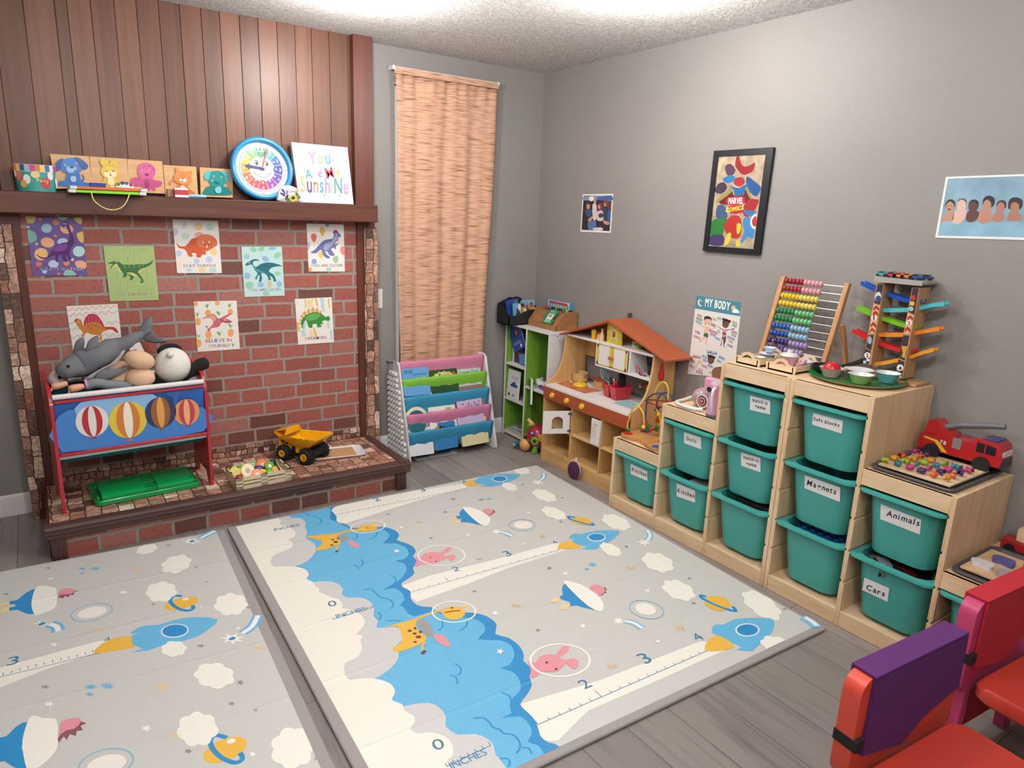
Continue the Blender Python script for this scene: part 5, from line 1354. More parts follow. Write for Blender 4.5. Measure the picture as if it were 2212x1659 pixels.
for s in (STA(-1.158,-1.766,.0121,-.0071,-.0093,-.0123), STA(-1.476,-2.1129,.0084,-.005,-.0055,-.0074), STA(-.6919,-2.1424,.0099,-.0059,-.0096,-.0085), STA(-.8297,-2.2866,.0103,-.0061,-.0101,-.0089), STA(-.5458,-2.5058,.0103,-.0062,-.0104,-.0072), STA(-1.53,-.9156,.009,-.0051,-.0051,-.0113), STA(-1.2689,-1.034,.0126,-.0072,-.0068,-.0124), STA(-1.4666,-1.2548,.0094,-.0055,-.005,-.0094), STA(-1.1533,-.9099,.0144,-.0081,-.0076,-.0135), STA(-1.5359,-1.7623,.0099,-.0059,-.0056,-.0093), STA(-.825,-1.4188,.0091,-.0052,-.0082,-.0104), STA(-1.1578,-1.7647,.0121,-.0071,-.009,-.0118), STA(-.6311,-1.1866,.0081,-.0046,-.008,-.0102), STA(-.724,-1.7877,.01,-.0058,-.0086,-.0091), STA(-.7106,-.9271,.0094,-.0052,-.0073,-.0104), STA(-1.4739,-2.1121,.008,-.0048,-.0056,-.0077)):
 a1('#8f8f90', s, 1)
for s in (STA(-1.6599,-1.2933,.014,-.0081,-.0083,-.0178), STA(-1.5394,-1.0858,.0118,-.0068,-.0073,-.0154), STA(-1.3031,-1.3183,.0117,-.0068,-.0083,-.014), STA(-1.55,-1.9388,.0111,-.0066,-.0086,-.0133), STA(-1.6649,-2.1474,.0135,-.0082,-.0101,-.0155), STA(-1.5499,-1.9369,.0107,-.0064,-.0093,-.0144), STA(-1.3153,-2.1779,.0105,-.0064,-.0105,-.0125), STA(-.9215,-2.1228,.0116,-.0069,-.0116,-.0116), STA(-1.3138,-2.1791,.0114,-.0068,-.0092,-.011), STA(-1.1428,-2.3954,.0111,-.0067,-.0098,-.0095), STA(-1.1289,-1.8386,.0131,-.0077,-.0093,-.0117), STA(-.9037,-1.2526,.0102,-.0058,-.0081,-.0113), STA(-1.1285,-1.522,.0099,-.0057,-.0076,-.0108), STA(-1.1254,-1.8373,.0098,-.0058,-.008,-.0101)):
 a1('#f4f3ef', s, 1)
for s in (STA(-.9749,-1.8377,.0169,-.0099,-.0156,-.0181,9,.4), STA(-1.0228,-1.8545,.01,-.0059,-.0092,-.0109,9,.4), STA(-1.0254,-.99,.0181,-.0102,-.0082,-.0132,9,.4), STA(-.9872,-1.0036,.0158,-.0089,-.0074,-.0117,9,.4)):
 a1('#6fb2da', s, 1)
A1.b.obj('printed_top', mat1)

# left-hand mat: runs out of the picture on the left and at the bottom
pr = [(-2.2621,-.6884),(-2.3305,-2.3454)]
bk = [(-2.2621,-.6884),(-3.1154,-.6388)]
br2 = bk[0]
dR = (pr[1][0] - pr[0][0], pr[1][1] - pr[0][1])
lR = math.hypot(*dR)
dB = (bk[1][0] - bk[0][0], bk[1][1] - bk[0][1])
lB = math.hypot(*dB)
bl2 = (br2[0] + dB[0] / lB * 1.97, br2[1] + dB[1] / lB * 1.97)
fr2 = (br2[0] + dR[0] / lR * 1.97, br2[1] + dR[1] / lR * 1.97)
fl2 = (bl2[0] + dR[0] / lR * 1.97, bl2[1] + dR[1] / lR * 1.97)
M2 = [bl2, br2, fr2, fl2]
mat2 = play_mat('left-hand play mat with blue rocket and saucers on grey, running out of view', M2, None)
E2 = edges(M2, (.012, .036, .028, .028))
A2 = Art()
def a2(m, pts, sm=2):
 pts = inside(E2, smooth(pts, sm) if sm > 1 else pts)
 if len(pts) > 2:
  A2(m, pts, 1)
a2(GREY, [(-6, .5), (0, .5), (0, -4), (-6, -4)], 1)
a2(CREAM, D('-31694 -13517 726 -225 1250 3 1330 4 622 -63 14 -629 -815 -12 -1167 -167 -1205 -290 -688 48'), 1)
A2.line(INK, D('-31147 -14287 1184 -103 1285 -70 720 -118'), .003, sm=1)
for q in D('-30884 -14254 217 1 218 2 221 2 211 -19 226 -26 228 2 229 -27 220 -19 234 -27 238 1 214 17 229 -19'):
 A2.line(INK, [q, (q[0] + .002, q[1] + .014)], .0025, sm=1)
A2.txt('3', [(-3.0797,-1.3763),(-3.0483,-1.3786)], INK, .8)
A2.txt('4', [(-2.8074,-1.3931),(-2.7847,-1.3925)], INK, .8)
rocket(a2, D('-27262 -13848 202 231 329 73 382 -184 583 20 648 -181 649 -551 -319 -411 -482 -332 -732 -29 -462 71 -393 -50 -506 203 378 -2 -259 405 31 576 241 117'), EL(-2.5909,-1.4409,.0383,-.0153,-.0045,-.0398), EL(-2.591,-1.4417,.0429,-.0172,-.0053,-.0464), D('-28407 -14450 233 429 393 201 566 -205 -14 -486 3 -251 -625 135'))
ufo(a2, D('-29987 -8719 -321 -183 -234 -379 -225 12 -12 -224 163 -127 -6 -165 -152 22 -4 -251 243 -68 230 -408 284 -208 -92 857'), D('-29945 -8581 205 -12 403 -404 35 -503 -24 -811 -137 -413 -349 -81 -172 -67 -85 414 -44 517 43 688'), D('-29241 -9377 186 137 285 -148 45 -296 -146 -125 -242 112 -122 -1'), D('-29305 -9999 65 147 116 -172 87 156 95 -161 68 168 120 -92 9 206 146 20 -140 105 -496 -76'), [D('-31157 -9267 382 3 5 -284 -382 80'), D('-31143 -9766 361 -22 -3 -241 -353 67')])
ufo(a2, D('-30227 -17113 -294 -53 -211 -297 -353 10 30 -882 310 -193 175 -331 341 -308 -141 997'), D('-30190 -16927 151 13 186 -236 317 -257 1 -870 -29 -462 -250 -370 -245 -164 -170 -18 -104 831 -20 552 52 461'), D('-29472 -17669 180 127 303 -128 26 -241 -162 -193 -187 44 -229 -143 61 175'), D('-29536 -18311 23 -201 117 219 74 -200 76 213 141 -180 30 217 152 -59 -48 234 156 36 -145 179 -465 -209'), [])
planet(a2, A2.line, EL(-2.5404,-1.2654,.0596,-.001,-.0022,-.042), D('-25294 -12119 -261 177 -168 -234 26 -404 167 -450 256 -281 185 66 1 250'))
planet(a2, A2.line, EL(-2.5676,-2.1194,.0578,.0022,.0011,-.0445), D('-25537 -20746 -256 273 -167 -165 7 -417 151 -440 248 -338 193 43 1 265'))
a2('#f2efe8', EL(-2.5215,-1.2396,.0111,-.0019,-.0009,-.0097), 1)
a2('#f2efe8', EL(-2.5467,-2.0944,.0117,-.0019,-.0006,-.0104), 1)
for s, r1 in ((EL(-2.826,-1.1639,.0467,-.0039,.0009,-.0401), EL(-2.8272,-1.1632,.0647,-.0053,.0014,-.063)), (EL(-2.8469,-2.0077,.0454,-.0082,.0022,-.0384), EL(-2.8484,-2.0035,.0629,-.0113,.0034,-.059))):
 a2('#efeae2', s, 1)
 A2.line('#86b4d0', r1, .005, True)
for s in (CLD(-2.5912,-.7272,.0406,0,-.0023,-.0515,1), CLD(-2.5051,-.9311,.0614,-.0022,-.0057,-.0794,2), CLD(-2.5913,-1.1356,.0561,-.0041,-.0042,-.0835,3), CLD(-2.3829,-1.3646,.0523,-.0313,-.0193,-.0857,1), CLD(-2.611,-1.5521,.0387,-.0235,-.0072,-.0464,2), CLD(-2.5247,-1.7694,.0566,-.0346,-.0137,-.0673,3), CLD(-2.617,-1.9936,.0488,-.0302,-.0143,-.0783,1), CLD(-2.4068,-2.2092,.055,-.0342,-.0237,-.0773,2)):
 a2('#f2efe6', s, 1)
for s, tl in ((STA(-2.4111,-.7459,.0428,-.0248,-.0064,-.0361,7,.4), D('-23712 -7301 367 229 340 194')), (STA(-2.9804,-1.1575,.026,-.0156,-.0003,-.0234,7,.4), D('-29582 -11736 200 -274 44 -383')), (STA(-2.4303,-1.5942,.0407,-.0246,-.0082,-.0364,7,.4), D('-23929 -15800 415 273 352 589'))):
 A2.line('#6fb2da', tl, .04)
 A2.line('#eef2f4', tl, .018)
 a2('#f3f1ea', s, 1)
 c5 = (sum(p[0] for p in s) / len(s), sum(p[1] for p in s) / len(s))
 a2(DB, circ(c5[0], c5[1], .012, .01, 10), 1)
for s in (STA(-2.6528,-.9055,.0324,-.0191,-.0033,-.0293,10,.18), STA(-2.345,-.8404,.0235,-.0137,-.005,-.0248,10,.18), STA(-2.6468,-1.1398,.0223,-.0133,-.0029,-.0235,10,.18), STA(-2.8139,-1.3011,.0314,-.0189,-.002,-.0272,10,.18), STA(-2.3658,-1.6927,.0255,-.0155,-.0064,-.0244,10,.18), STA(-2.6752,-1.7434,.0333,-.0204,-.0045,-.0316,10,.18), STA(-2.6754,-1.9862,.0222,-.0138,-.0037,-.0234,10,.18)):
 a2('#e2c48c', s, 1)
for s in (STA(-2.9524,-.7087,.0128,-.0075,-.0003,-.0131), STA(-3.0903,-.86,.0119,-.0071,.0002,-.0127), STA(-2.5074,-.7362,.0112,-.0065,-.0019,-.0127), STA(-2.4417,-1.0018,.0088,-.0052,-.0016,-.0089), STA(-2.428,-1.1471,.0076,-.0045,-.0016,-.0082), STA(-2.631,-1.2193,.0087,-.0052,-.0012,-.0094), STA(-2.3327,-1.4199,.012,-.0072,-.0035,-.014), STA(-2.5308,-1.5826,.0123,-.0075,-.0022,-.012), STA(-2.978,-1.5576,.0143,-.0088,-.0002,-.0135), STA(-2.4633,-1.849,.0124,-.0076,-.004,-.0169), STA(-2.5096,-1.9354,.0111,-.0068,-.0026,-.0113), STA(-2.4556,-2.0022,.0078,-.0048,-.0021,-.0082), STA(-2.6553,-2.0715,.0108,-.0067,-.0019,-.0109), STA(-2.3599,-2.2869,.013,-.0081,-.0041,-.012), STA(-2.5303,-1.5825,.0125,-.0076,-.0024,-.0129)):
 a2('#8f8f90', s, 1)
for s in (STA(-2.9461,-.811,.0125,-.0074,-.0003,-.0135), STA(-2.7167,-1.0685,.0163,-.0097,-.0016,-.0162), STA(-2.9489,-1.3208,.0128,-.0077,-.0003,-.013), STA(-2.4826,-1.3252,.008,-.0048,-.0017,-.009), STA(-2.9696,-1.6551,.0146,-.009,-.0003,-.0141), STA(-2.7401,-1.9158,.0149,-.0092,-.002,-.0162), STA(-2.5086,-2.1763,.0094,-.0058,-.0026,-.0104), STA(-2.3987,-1.5406,.0091,-.0055,-.0022,-.0095)):
 a2('#f4f3ef', s, 1)
for s in (STA(-2.8369,-.7815,.0155,-.0091,-.0009,-.0164,9,.4), STA(-2.7917,-.8081,.0198,-.0117,-.0014,-.0209,9,.4), STA(-2.8393,-.8254,.0102,-.006,-.0006,-.0114,9,.4), STA(-2.8608,-1.6295,.0177,-.0108,-.0011,-.0181,9,.4), STA(-2.8163,-1.6526,.021,-.0129,-.0017,-.0213,9,.4), STA(-2.8645,-1.6678,.0126,-.0078,-.0008,-.0128,9,.4)):
 a2('#6fb2da', s, 1)
A2.b.obj('printed_top', mat2)
# ---------------------------------------------------------------- toy organizer on the hearth
RED = pm('#b3202e', .35, coat=.25)
og = thing('toy_organizer', 'red sided toy organizer with blue fabric bin standing on the hearth', 'toy organizer', (-2.568, -.512, HZ), .062)
SIDE = [(0, 0), (0, .47), (.006, .5), (.025, .535), (.06, .555), (.285, .585), (.295, .575), (.295, 0), (.255, 0), (.22, .06), (.075, .06), (.04, 0)]
for x in (-.311, .298):
 b = B(og)
 b.prism(SIDE, 'x', x, x + .013, RED)
 b.obj('side_panel', og, bevel=.0015)
WBAR = pm('#d9d7d8', .35)
for (y, z, r) in ((.004, .522, .0115), (.03, .247, .009), (.27, .53, .01)):
 b = B(og)
 b.tube([(-.298, y, z), (.298, y, z)], r, WBAR, 14)
 b.obj('rail', og)
FAB = pm('#2a62b4', .6, bump=.15, bs=500, var=.12, vs=5)
b = B(og)
N_ = 14
rows = []
for j, (y, z) in enumerate(((.004, .508), (.012, .46), (.016, .4), (.014, .34), (.008, .275))):
 rows.append([(-.296 + .592 * i / N_, y + .006 * sin(i * 2.1 + j), z) for i in range(N_ + 1)])
vs = [p for r in rows for p in r]
b.add(vs, [(j * 15 + i, j * 15 + i + 1, (j + 1) * 15 + i + 1, (j + 1) * 15 + i) for j in range(4) for i in range(N_)], FAB)
b.obj('front_fabric', og, sharp=80)
b = B(og)
b.box(-.296, .296, -.004, .012, .494, .506, pm('#a82634', .5)).box(-.296, .296, -.006, .018, .262, .274, RED)
b.obj('piping', og, bevel=.002)
b = B(og)
b.add([(-.296, .008, .27), (.296, .008, .27), (.296, .1, .2), (-.296, .1, .2), (.296, .27, .22), (-.296, .27, .22), (.296, .285, .54), (-.296, .285, .54), (-.296, .02, .5), (.296, .02, .5)],
      [(0, 1, 2, 3), (3, 2, 4, 5), (5, 4, 6, 7), (0, 3, 5, 7, 8), (1, 2, 4, 6, 9)], pm('#1f6f78', .8))
b.obj('bin_lining', og)
# print: plain coloured balloons over a pale skyline
b = B(og)
def pf_(m, pts, k, y0=.001):
 b.add([(x, y0 - .0004 * k, z) for x, z in pts], [list(range(len(pts)))], pm(m, .55))
pf_('#86b2da', smooth([(-.2, .49), (.08, .49), (.06, .43), (0, .39), (-.08, .37), (-.2, .40)], 3), 1)
pf_('#3f7cc4', smooth([(-.285, .44), (-.2, .46), (-.1, .42), (0, .4), (.1, .36), (.285, .4), (.285, .28), (-.285, .28)], 2), 0)
pf_('#2c5a9c', [(.13, .49), (.21, .49), (.2, .475), (.18, .465), (.178, .42), (.162, .42), (.16, .465), (.14, .475)], 2)
for k, (x, z, r, ca, cb, cc) in enumerate(((-.165, .4, .062, '#dcd9d6', '#b0262f', '#dcd9d6'), (-.028, .385, .075, '#d9bd3a', '#c9783a', '#ece4d4'), (.105, .4, .065, '#27325e', '#8f5a30', '#d99a4e'), (.215, .385, .056, '#d9924e', '#bb3a55', '#e3ab74'))):
 pf_(ca, circ(x, z, r, r * 1.12, 26), 4)
 pf_(cb, circ(x, z, r * .62, r * 1.12, 26), 5)
 pf_(cc, circ(x, z, r * .24, r * 1.12, 22), 6)
 pf_(cb, [(x - .011, z - r * 1.3), (x + .011, z - r * 1.3), (x, z - r * 1.08)], 5)
b.obj('balloon_print', og)

# ---- plush toys heaped in the bin
def P3(y, p):
 return (p[0], y, p[1])
sh = thing('plush_dolphin', 'grey plush dolphin with raised tail sprawled on top of the organizer bin', 'plush toy', (-2.62, -.34, .68))
GRY = pm('#6a6c72', .9, bump=.25, bs=150, var=.1)
sp = [P3(-.43, p) for p in D('-28240 7543 112 147 212 177')] + [P3(-.40, p) for p in D('-27533 7930 455 200 423 165')] + [P3(-.34, p) for p in D('-26108 8407 409 196 416 219')] + [P3(-.30, p) for p in D('-24936 8922 271 130 140 118')]
rd = [.022, .04, .053, .06, .063, .062, .055, .045, .031, .02, .016, .01]
sp2 = smooth(sp, 3, False)
rd2 = [r[0] for r in smooth([(r,) for r in rd], 3, False)]
b = B()
rings = []
for i, p in enumerate(sp2):
 q = Vector(sp2[min(i + 1, len(sp2) - 1)]) - Vector(sp2[max(i - 1, 0)])
 q.normalize()
 n1 = q.cross(Vector((0, 1, 0))).normalized()
 n2 = q.cross(n1)
 k = .9 + .1 * sin(i * .8)
 rings.append([tuple(Vector(p) + (n1 * cos(2 * pi * a / 16) * rd2[i] * k + n2 * sin(2 * pi * a / 16) * rd2[i] * .85)) for a in range(16)])
b.loft(rings, GRY)
b.obj('body', sh, sub=1, sharp=80)
def fin(pts, y, th, mat=GRY, name='fin', par=sh):
 b2 = B()
 o = smooth(pts, 3)
 cx_, cz_ = sum(p[0] for p in o) / len(o), sum(p[1] for p in o) / len(o)
 rr_ = []
 for k, dy in ((.82, -th), (.95, -th * .7), (1, 0), (.95, th * .7), (.82, th)):
  rr_.append([(cx_ + (x - cx_) * k, y + dy, cz_ + (z - cz_) * k) for x, z in o])
 b2.loft(rr_, mat)
 return b2.obj(name, par, sharp=80)
fin(D('-27686 8386 129 469 184 178 153 18 -5 -300 -84 -275 -161 -107'), -.36, .012)
fin(D('-27236 8539 124 426 252 199 172 40 -18 -268 9 -200 -220 -182 -209 -83'), -.42, .012)
fin(D('-27026 7484 276 253 273 14 344 8 300 53 109 -76 -216 -158 -221 -141 -354 -106 -144 -86 -234 45'), -.46, .012)
fin(D('-25110 8917 217 387 249 323 190 133 67 -105 -41 -379 2 -212 241 -315 329 -218 -43 -61 -423 -4 -370 104 -209 185'), -.29, .013, name='tail_fluke')
fin(D('-27370 7380 198 159 425 238 464 238 416 407 62 116 26 -103 -335 -456 -498 -215 -364 -285 -214 -130'), -.446, .006, pm('#a9a7a8', .9), 'belly_edge')
for p in ((-2.7947,.8048), (-2.745,.7496)):
 B().ell((p[0], -.472, p[1]), (.007, .004, .006), pm('#121212', .15)).obj('eye', sh)
b = B()
tg = D('-25545 8543 483 152 148 -430 -260 -42 -60 151 -257 -42')
b.prism(tg, 'y', -.36, -.362, pm('#d9d6d4', .6))
b.obj('care_tag', sh)

be = thing('plush_bear', 'beige plush bear lying on its back with feet toward the room', 'plush toy', (-2.5, -.4, .66))
BEI = pm('#d5b091', .95, bump=.3, bs=130, var=.06)
b = B()
p = (-2.6041,.738)
b.ell((p[0], -.36, p[1] - .02), (.085, .1, .07), BEI)
p = (-2.5605,.6879)
b.ell((p[0], -.36, p[1] - .02), (.05, .08, .05), BEI)
b.obj('body', be, remesh=.01)
for s, rx_, rz_, an in (('a', .064, .042, -20), ('b', .062, .048, -4)):
 p = (-2.5231,.8051) if s == 'a' else (-2.5274,.7236)
 b = B()
 b.ell((p[0], -.455, p[1]), (rx_, .05, rz_), BEI, rot('Y', -an), 24, 16)
 b.obj('foot', be, sub=1)
pa = thing('plush_panda', 'white and black plush panda head down at right end of the bin', 'plush toy', (-2.36, -.38, .66))
WHT = pm('#dcd8cf', .95, bump=.7, bs=90)
BLK = pm('#17171a', .95, bump=.5, bs=120)
b = B()
p = (-2.3836,.7567)
b.ell((p[0], -.4, p[1]), (.078, .075, .083), WHT, rot('Y', 12), 28, 18)
p = (-2.3985,.8218)
b.ell((p[0], -.462, p[1]), (.016, .018, .015), WHT)
b.obj('head', pa, sharp=80)
p = (-2.3846,.8198)
B().ell((p[0], -.36, p[1]), (.055, .025, .034), BLK).obj('ear', pa)
pp = D('-23420 6772 215 283 291 233 288 170 243 65 143 32')
B().tube([P3(-.39, q) for q in smooth(pp, 3, False)], [.018, .022, .025, .026, .026, .026, .026, .027, .029, .03, .03, .029, .028, .026, .02, .012], BLK, 14).obj('arm', pa)
pp = D('-24699 6823 326 -121 375 -41 382 2')
B().tube([P3(-.4, q) for q in pp], .022, BLK, 12).obj('arm', pa)
wp = thing('plush_ball_toy', 'pinkish white round plush behind the left red panel of the bin', 'plush toy', (-2.83, -.36, .7))
p = (-2.8415,.7372)
B().ell((p[0] + .005, -.36, p[1] - .01), (.038, .05, .04), pm('#d3c2c2', .9, bump=.4, bs=120)).obj('body', wp)
p = (-2.83,.7467)
B().ell((p[0], -.408, p[1]), (.006, .006, .009), BLK).obj('eye', wp)
gp = thing('plush_cushion', 'small greyish lilac plush wedged in the right corner of the bin', 'plush toy', (-2.29, -.36, .66))
p = (-2.2992,.6793)
B().ell((p[0], -.38, p[1] - .01), (.04, .05, .026), pm('#8d8389', .95, bump=.6, bs=90)).obj('body', gp)
# doll lying under the dolphin, bare feet and grey leggings showing
do = thing('baby_doll', 'baby doll lying in the bin with bare feet and grey leggings', 'doll', (-2.65, -.46, .66))
SKN = pm('#d99f82', .5)
LEG = pm('#7a7f85', .9, bump=.5, bs=200, var=.12)
def leg(pts, y, r, nm):
 b2 = B()
 q = [P3(y, p) for p in smooth(pts, 2, False)]
 b2.tube(q, r if not isinstance(r, list) else r, LEG, 14)
 b2.obj(nm, do)
leg(D('-27356 7123 340 83 462 -130 508 -97 381 -42'), -.47, .022, 'legging')
b = B()
p0, p1 = [(-2.742,.7181),(-2.7313,.719)]
b.tube([(p0[0], -.47, p0[1]), (p1[0], -.47, p1[1])], [.0235, .025], pm('#c58bb8', .8), 16)
b.obj('cuff', do)
def foot(heel, toe, y, r, toes):
 b2 = B()
 h, t = Vector((heel[0], y, heel[1])), Vector((toe[0], y, toe[1]))
 b2.tube([tuple(h), tuple(h.lerp(t, .3)), tuple(h.lerp(t, .62)), tuple(h.lerp(t, .85)), tuple(t)], [r * .62, r * .85, r, r * 1.0, r * .8], SKN, 14)
 for k in range(5):
  o = (k - 2) / 2
  c_ = t + Vector((-.004, -.2 * r, o * r * .85)) if toes == 'v' else t + Vector((o * .002 - .004, -.3 * r, o * r * .8))
  b2.ell(tuple(c_), (.0042 - .0004 * k,) * 3 if k else (.0055,) * 3, SKN, None, 10, 8)
 b2.obj('foot', do, remesh=.0022)
foot((-2.7452,.7154), (-2.8001,.7057), -.482, .0175, 'v')
foot((-2.8036,.7272), (-2.8591,.7167), -.455, .0165, 'h')

# ---------------------------------------------------------------- green lid, crate of play food, truck, tray
gl = thing('box_lid', 'translucent green plastic box lid lying on hearth under the organizer', 'lid', (-2.535, -.505, HZ), .07)
GRN = pm('#0c8a45', .22, coat=.3)
GRN2 = pm('#0a9a50', .2, coat=.3)
b = B(gl)
b.loft([[(x, y, z) for x, y in rrect(-.222 + k, .222 - k, 0 + k, .27 - k, .03 - k)] for k, z in ((.004, .001), (0, .004), (0, .022), (.004, .026), (.01, .024), (.012, .012))], GRN)
b.obj('tray', gl, sharp=45)
for x0, x1 in ((-.19, -.012), (.04, .2)):
 b = B(gl)
 pr_ = [(.035, .012), (.038, .03), (.05, .04), (.07, .045), (.2, .045), (.225, .038), (.23, .012)]
 b.prism(pr_, 'x', x0, x1, GRN2)
 b.obj('flap', gl, bevel=.006, seg=3)
b = B(gl)
b.prism([(.045, .012), (.05, .03), (.06, .036), (.215, .036), (.22, .012)], 'x', -.02, .05, GRN)
b.lathe([(.048, 0), (.048, .004)], (.012, .15, .036), GRN, 28)
b.obj('bridge', gl, bevel=.002)
for x in (-.205, .207):
 B(gl).box(x - .006, x + .006, .03, .07, .014, .034, GRN).obj('hinge', gl, bevel=.002)

cr = thing('toy_crate', 'cream slatted toy crate of wooden play food on the hearth', 'crate', (-2.048, -.617, HZ), .04)
CRM = pm('#cfc0a4', .5)
W2, D2, H2 = .133, .185, .062
b = B(cr)
b.box(-W2, W2, 0, D2, 0, .006, CRM)
b.obj('base', cr)
def slat_wall(along, a0, a1, off0, off1):
 """wall with two rows of slots"""
 b2 = B(cr)
 def bx(s0, s1, z0, z1):
  if along == 'x':
   b2.box(s0, s1, off0, off1, z0, z1, CRM)
  else:
   b2.box(off0, off1, s0, s1, z0, z1, CRM)
 L_ = a1 - a0
 bx(a0, a1, 0, .02)
 bx(a0, a1, .027, .037)
 bx(a0, a1, .045, H2)
 for f0, f1 in ((0, .12), (.44, .56), (.88, 1)):
  bx(a0 + L_ * f0, a0 + L_ * f1, 0, H2)
 b2.obj('slatted_side', cr)
slat_wall('x', -W2, W2, -.001, .006)
slat_wall('x', -W2, W2, D2 - .006, D2 + .001)
slat_wall('y', 0, D2, -W2, -W2 + .007)
slat_wall('y', 0, D2, W2 - .007, W2)
crm = RM[cr.name]
FOODS = []
def food(name, label, x, y, z, r, skin, face=None, core=None, tilt=(0, 0), stretch=(1, 1, 1), cat='play food', spokes=0):
 c_ = crm @ Vector((x, y, z))
 t_ = thing(name, label, cat, tuple(c_), group='wooden play food in the crate')
 M_ = tr(*c_) @ rot('X', tilt[0]) @ rot('Y', tilt[1])
 b2 = B()
 b2.T = M_ @ Matrix.Diagonal((stretch[0], stretch[1], stretch[2], 1))
 if face:
  prof = [(r * sin(a), -r * cos(a)) for a in [pi / 2 * i / 6 + .02 for i in range(7)]]
  b2.lathe(prof, (0, 0, 0), pm(skin, .4), 22)
  b2.obj('skin', t_)
  b3 = B()
  b3.T = b2.T
  b3.lathe([(r * .9, .0004), (r * .88, .0012)], (0, 0, 0), pm(face, .45), 22)
  if core:
   b3.lathe([(r * .36, .0013), (r * .34, .002)], (0, 0, 0), pm(core, .5), 16)
  for k in range(spokes):
   a = 2 * pi * k / spokes
   b3.flat([(r * .3 * cos(a), r * .3 * sin(a)), (r * .8 * cos(a + .08), r * .8 * sin(a + .08)), (r * .8 * cos(a - .08), r * .8 * sin(a - .08))], 'z', .0016, pm(core or '#efe6d8', .5))
  b3.obj('cut_face', t_)
 else:
  b2.ell((0, 0, 0), r, pm(skin, .4))
  b2.obj('body', t_)
 return t_
food('play_lemon', 'yellow lemon half with pale core at back left of crate', -.098, .135, .048, .03, '#d9b82a', '#e6d35a', '#c9c2b0', (38, -12))
food('play_pear', 'pale cream pear half with round core in crate', -.05, .098, .056, .032, '#d9c58a', '#ece2c0', '#b5aaa0', (50, -6), (1, 1.18, .8))
food('play_apple', 'dark red apple at left side of crate', -.108, .05, .036, .025, '#9c1f2c')
food('play_banana', 'yellow banana end at front left of crate', -.085, .03, .036, .024, '#e0b020', None, None, (0, 10), (1.7, .8, .7))
food('play_orange', 'orange half with white segments at front of crate', -.022, .035, .052, .031, '#d9662a', '#dd7a3c', '#f0dcc4', (42, 4), spokes=9)
food('play_orange', 'tilted grapefruit orange half at the back of crate', .03, .125, .062, .033, '#d9642a', '#d9703a', '#eccaa8', (62, 10), spokes=9)
food('play_kiwi', 'kiwi half with white centre in the middle right of crate', .055, .09, .062, .027, '#4f6a28', '#58a02c', '#dfe0d0', (52, 14))
food('play_lime', 'green lime half lying at the back of crate', -.015, .155, .052, .03, '#3f8a3c', '#8cc07a', None, (30, 0), (1.3, 1, .8))
food('play_grapes', 'deep purple plum in the middle of crate', .005, .11, .045, .023, '#4a2f78', None, None, (0, 0), (1.3, 1, 1))
food('play_lettuce', 'bright green wedge at front right of crate', .05, .04, .045, .022, '#1f9c48', '#55c24a', None, (30, 20), (1.3, .9, 1))
food('play_carrot', 'orange cantaloupe wedge beside the kiwi in crate', .082, .06, .05, .022, '#dd8a34', '#efa64c', None, (50, 20), (1.3, .8, 1))
food('play_melon', 'dark green melon slice standing at right end of crate', .103, .09, .05, .034, '#1f5a34', '#c5dcae', None, (20, 62), (1, 1.2, .5))
food('play_pea', 'yellow pepper between the pear and orange halves', .0, .065, .045, .024, '#e2be2c', None, None, (0, 0), (1.4, .8, .8))
food('play_eggplant', 'blackish brown eggplant end at the back right of crate', .082, .135, .058, .02, '#2c1c1a')
food('play_bean', 'slim green pea pod near the lemon half in crate', -.055, .15, .056, .02, '#4f9a3a', None, None, (0, 12), (1.8, .7, .6))

tk = thing('dump_truck', 'yellow toy dump truck with black tyres on the hearth', 'toy truck', (-1.766, -.33, HZ), radians(123.5))
YLW = pm('#eaa90c', .32, coat=.2)
TYR = pm('#15151a', .8, bump=.3, bs=300)
for x in (-.072, .072):
 for y in (-.062, .062):
  s_ = 1 if y > 0 else -1
  b = B(tk)
  b.lathe([(.02, -.024), (.034, -.026), (.041, -.018), (.0425, 0), (.041, .018), (.034, .026), (.02, .024)], (x, y, .0425), TYR, 28, ax='y')
  for k in range(14):
   a = 2 * pi * k / 14
   b.box(x + .041 * cos(a) - .004, x + .041 * cos(a) + .004, y - .02, y + .02, .0425 + .041 * sin(a) - .003, .0425 + .041 * sin(a) + .003, TYR)
  w_ = b.obj('wheel', tk)
  B(tk).lathe([(.021, s_ * .02), (.02, s_ * .027), (.012, s_ * .0275), (.01, s_ * .024)], (x, y, .0425), YLW, 20, ax='y').obj('hub', w_)
b = B(tk)
b.box(-.105, .115, -.035, .035, .035, .07, pm('#1c1c20', .6)).box(-.09, .1, -.05, .05, .05, .072, pm('#1c1c20', .6))
b.obj('chassis', tk, bevel=.003)
b = B(tk)
b.prism([(.12, .06), (.12, .108), (.1, .118), (.055, .118), (.045, .085), (.03, .06)], 'y', -.052, .052, YLW)
b.obj('cab', tk, bevel=.004)
for y in (-.0525, .0525):
 b = B(tk)
 b.flat([(.05, .088), (.092, .088), (.105, .108), (.06, .108)], 'y', y, pm('#18181c', .4))
 b.text('CAT', 'y', y + (.0004 if y > 0 else -.0004), (.088, .094) if y > 0 else (.064, .094), (.066, .094) if y > 0 else (.09, .094), '#e8e4da', 1, .02)
 b.obj('door_decal', tk)
b = B(tk)
TOPR = [(.155, -.045, .142), (.155, .045, .142), (.1, .072, .135), (-.135, .08, .15), (-.15, .07, .152), (-.15, -.07, .152), (-.135, -.08, .15), (.1, -.072, .135)]
BOTR = [(.075, -.03, .105), (.075, .03, .105), (.05, .045, .098), (-.02, .05, .07), (-.07, .045, .08), (-.07, -.045, .08), (-.02, -.05, .07), (.05, -.045, .098)]
inner = [(x * .93, y * .9, z - .004) for x, y, z in TOPR]
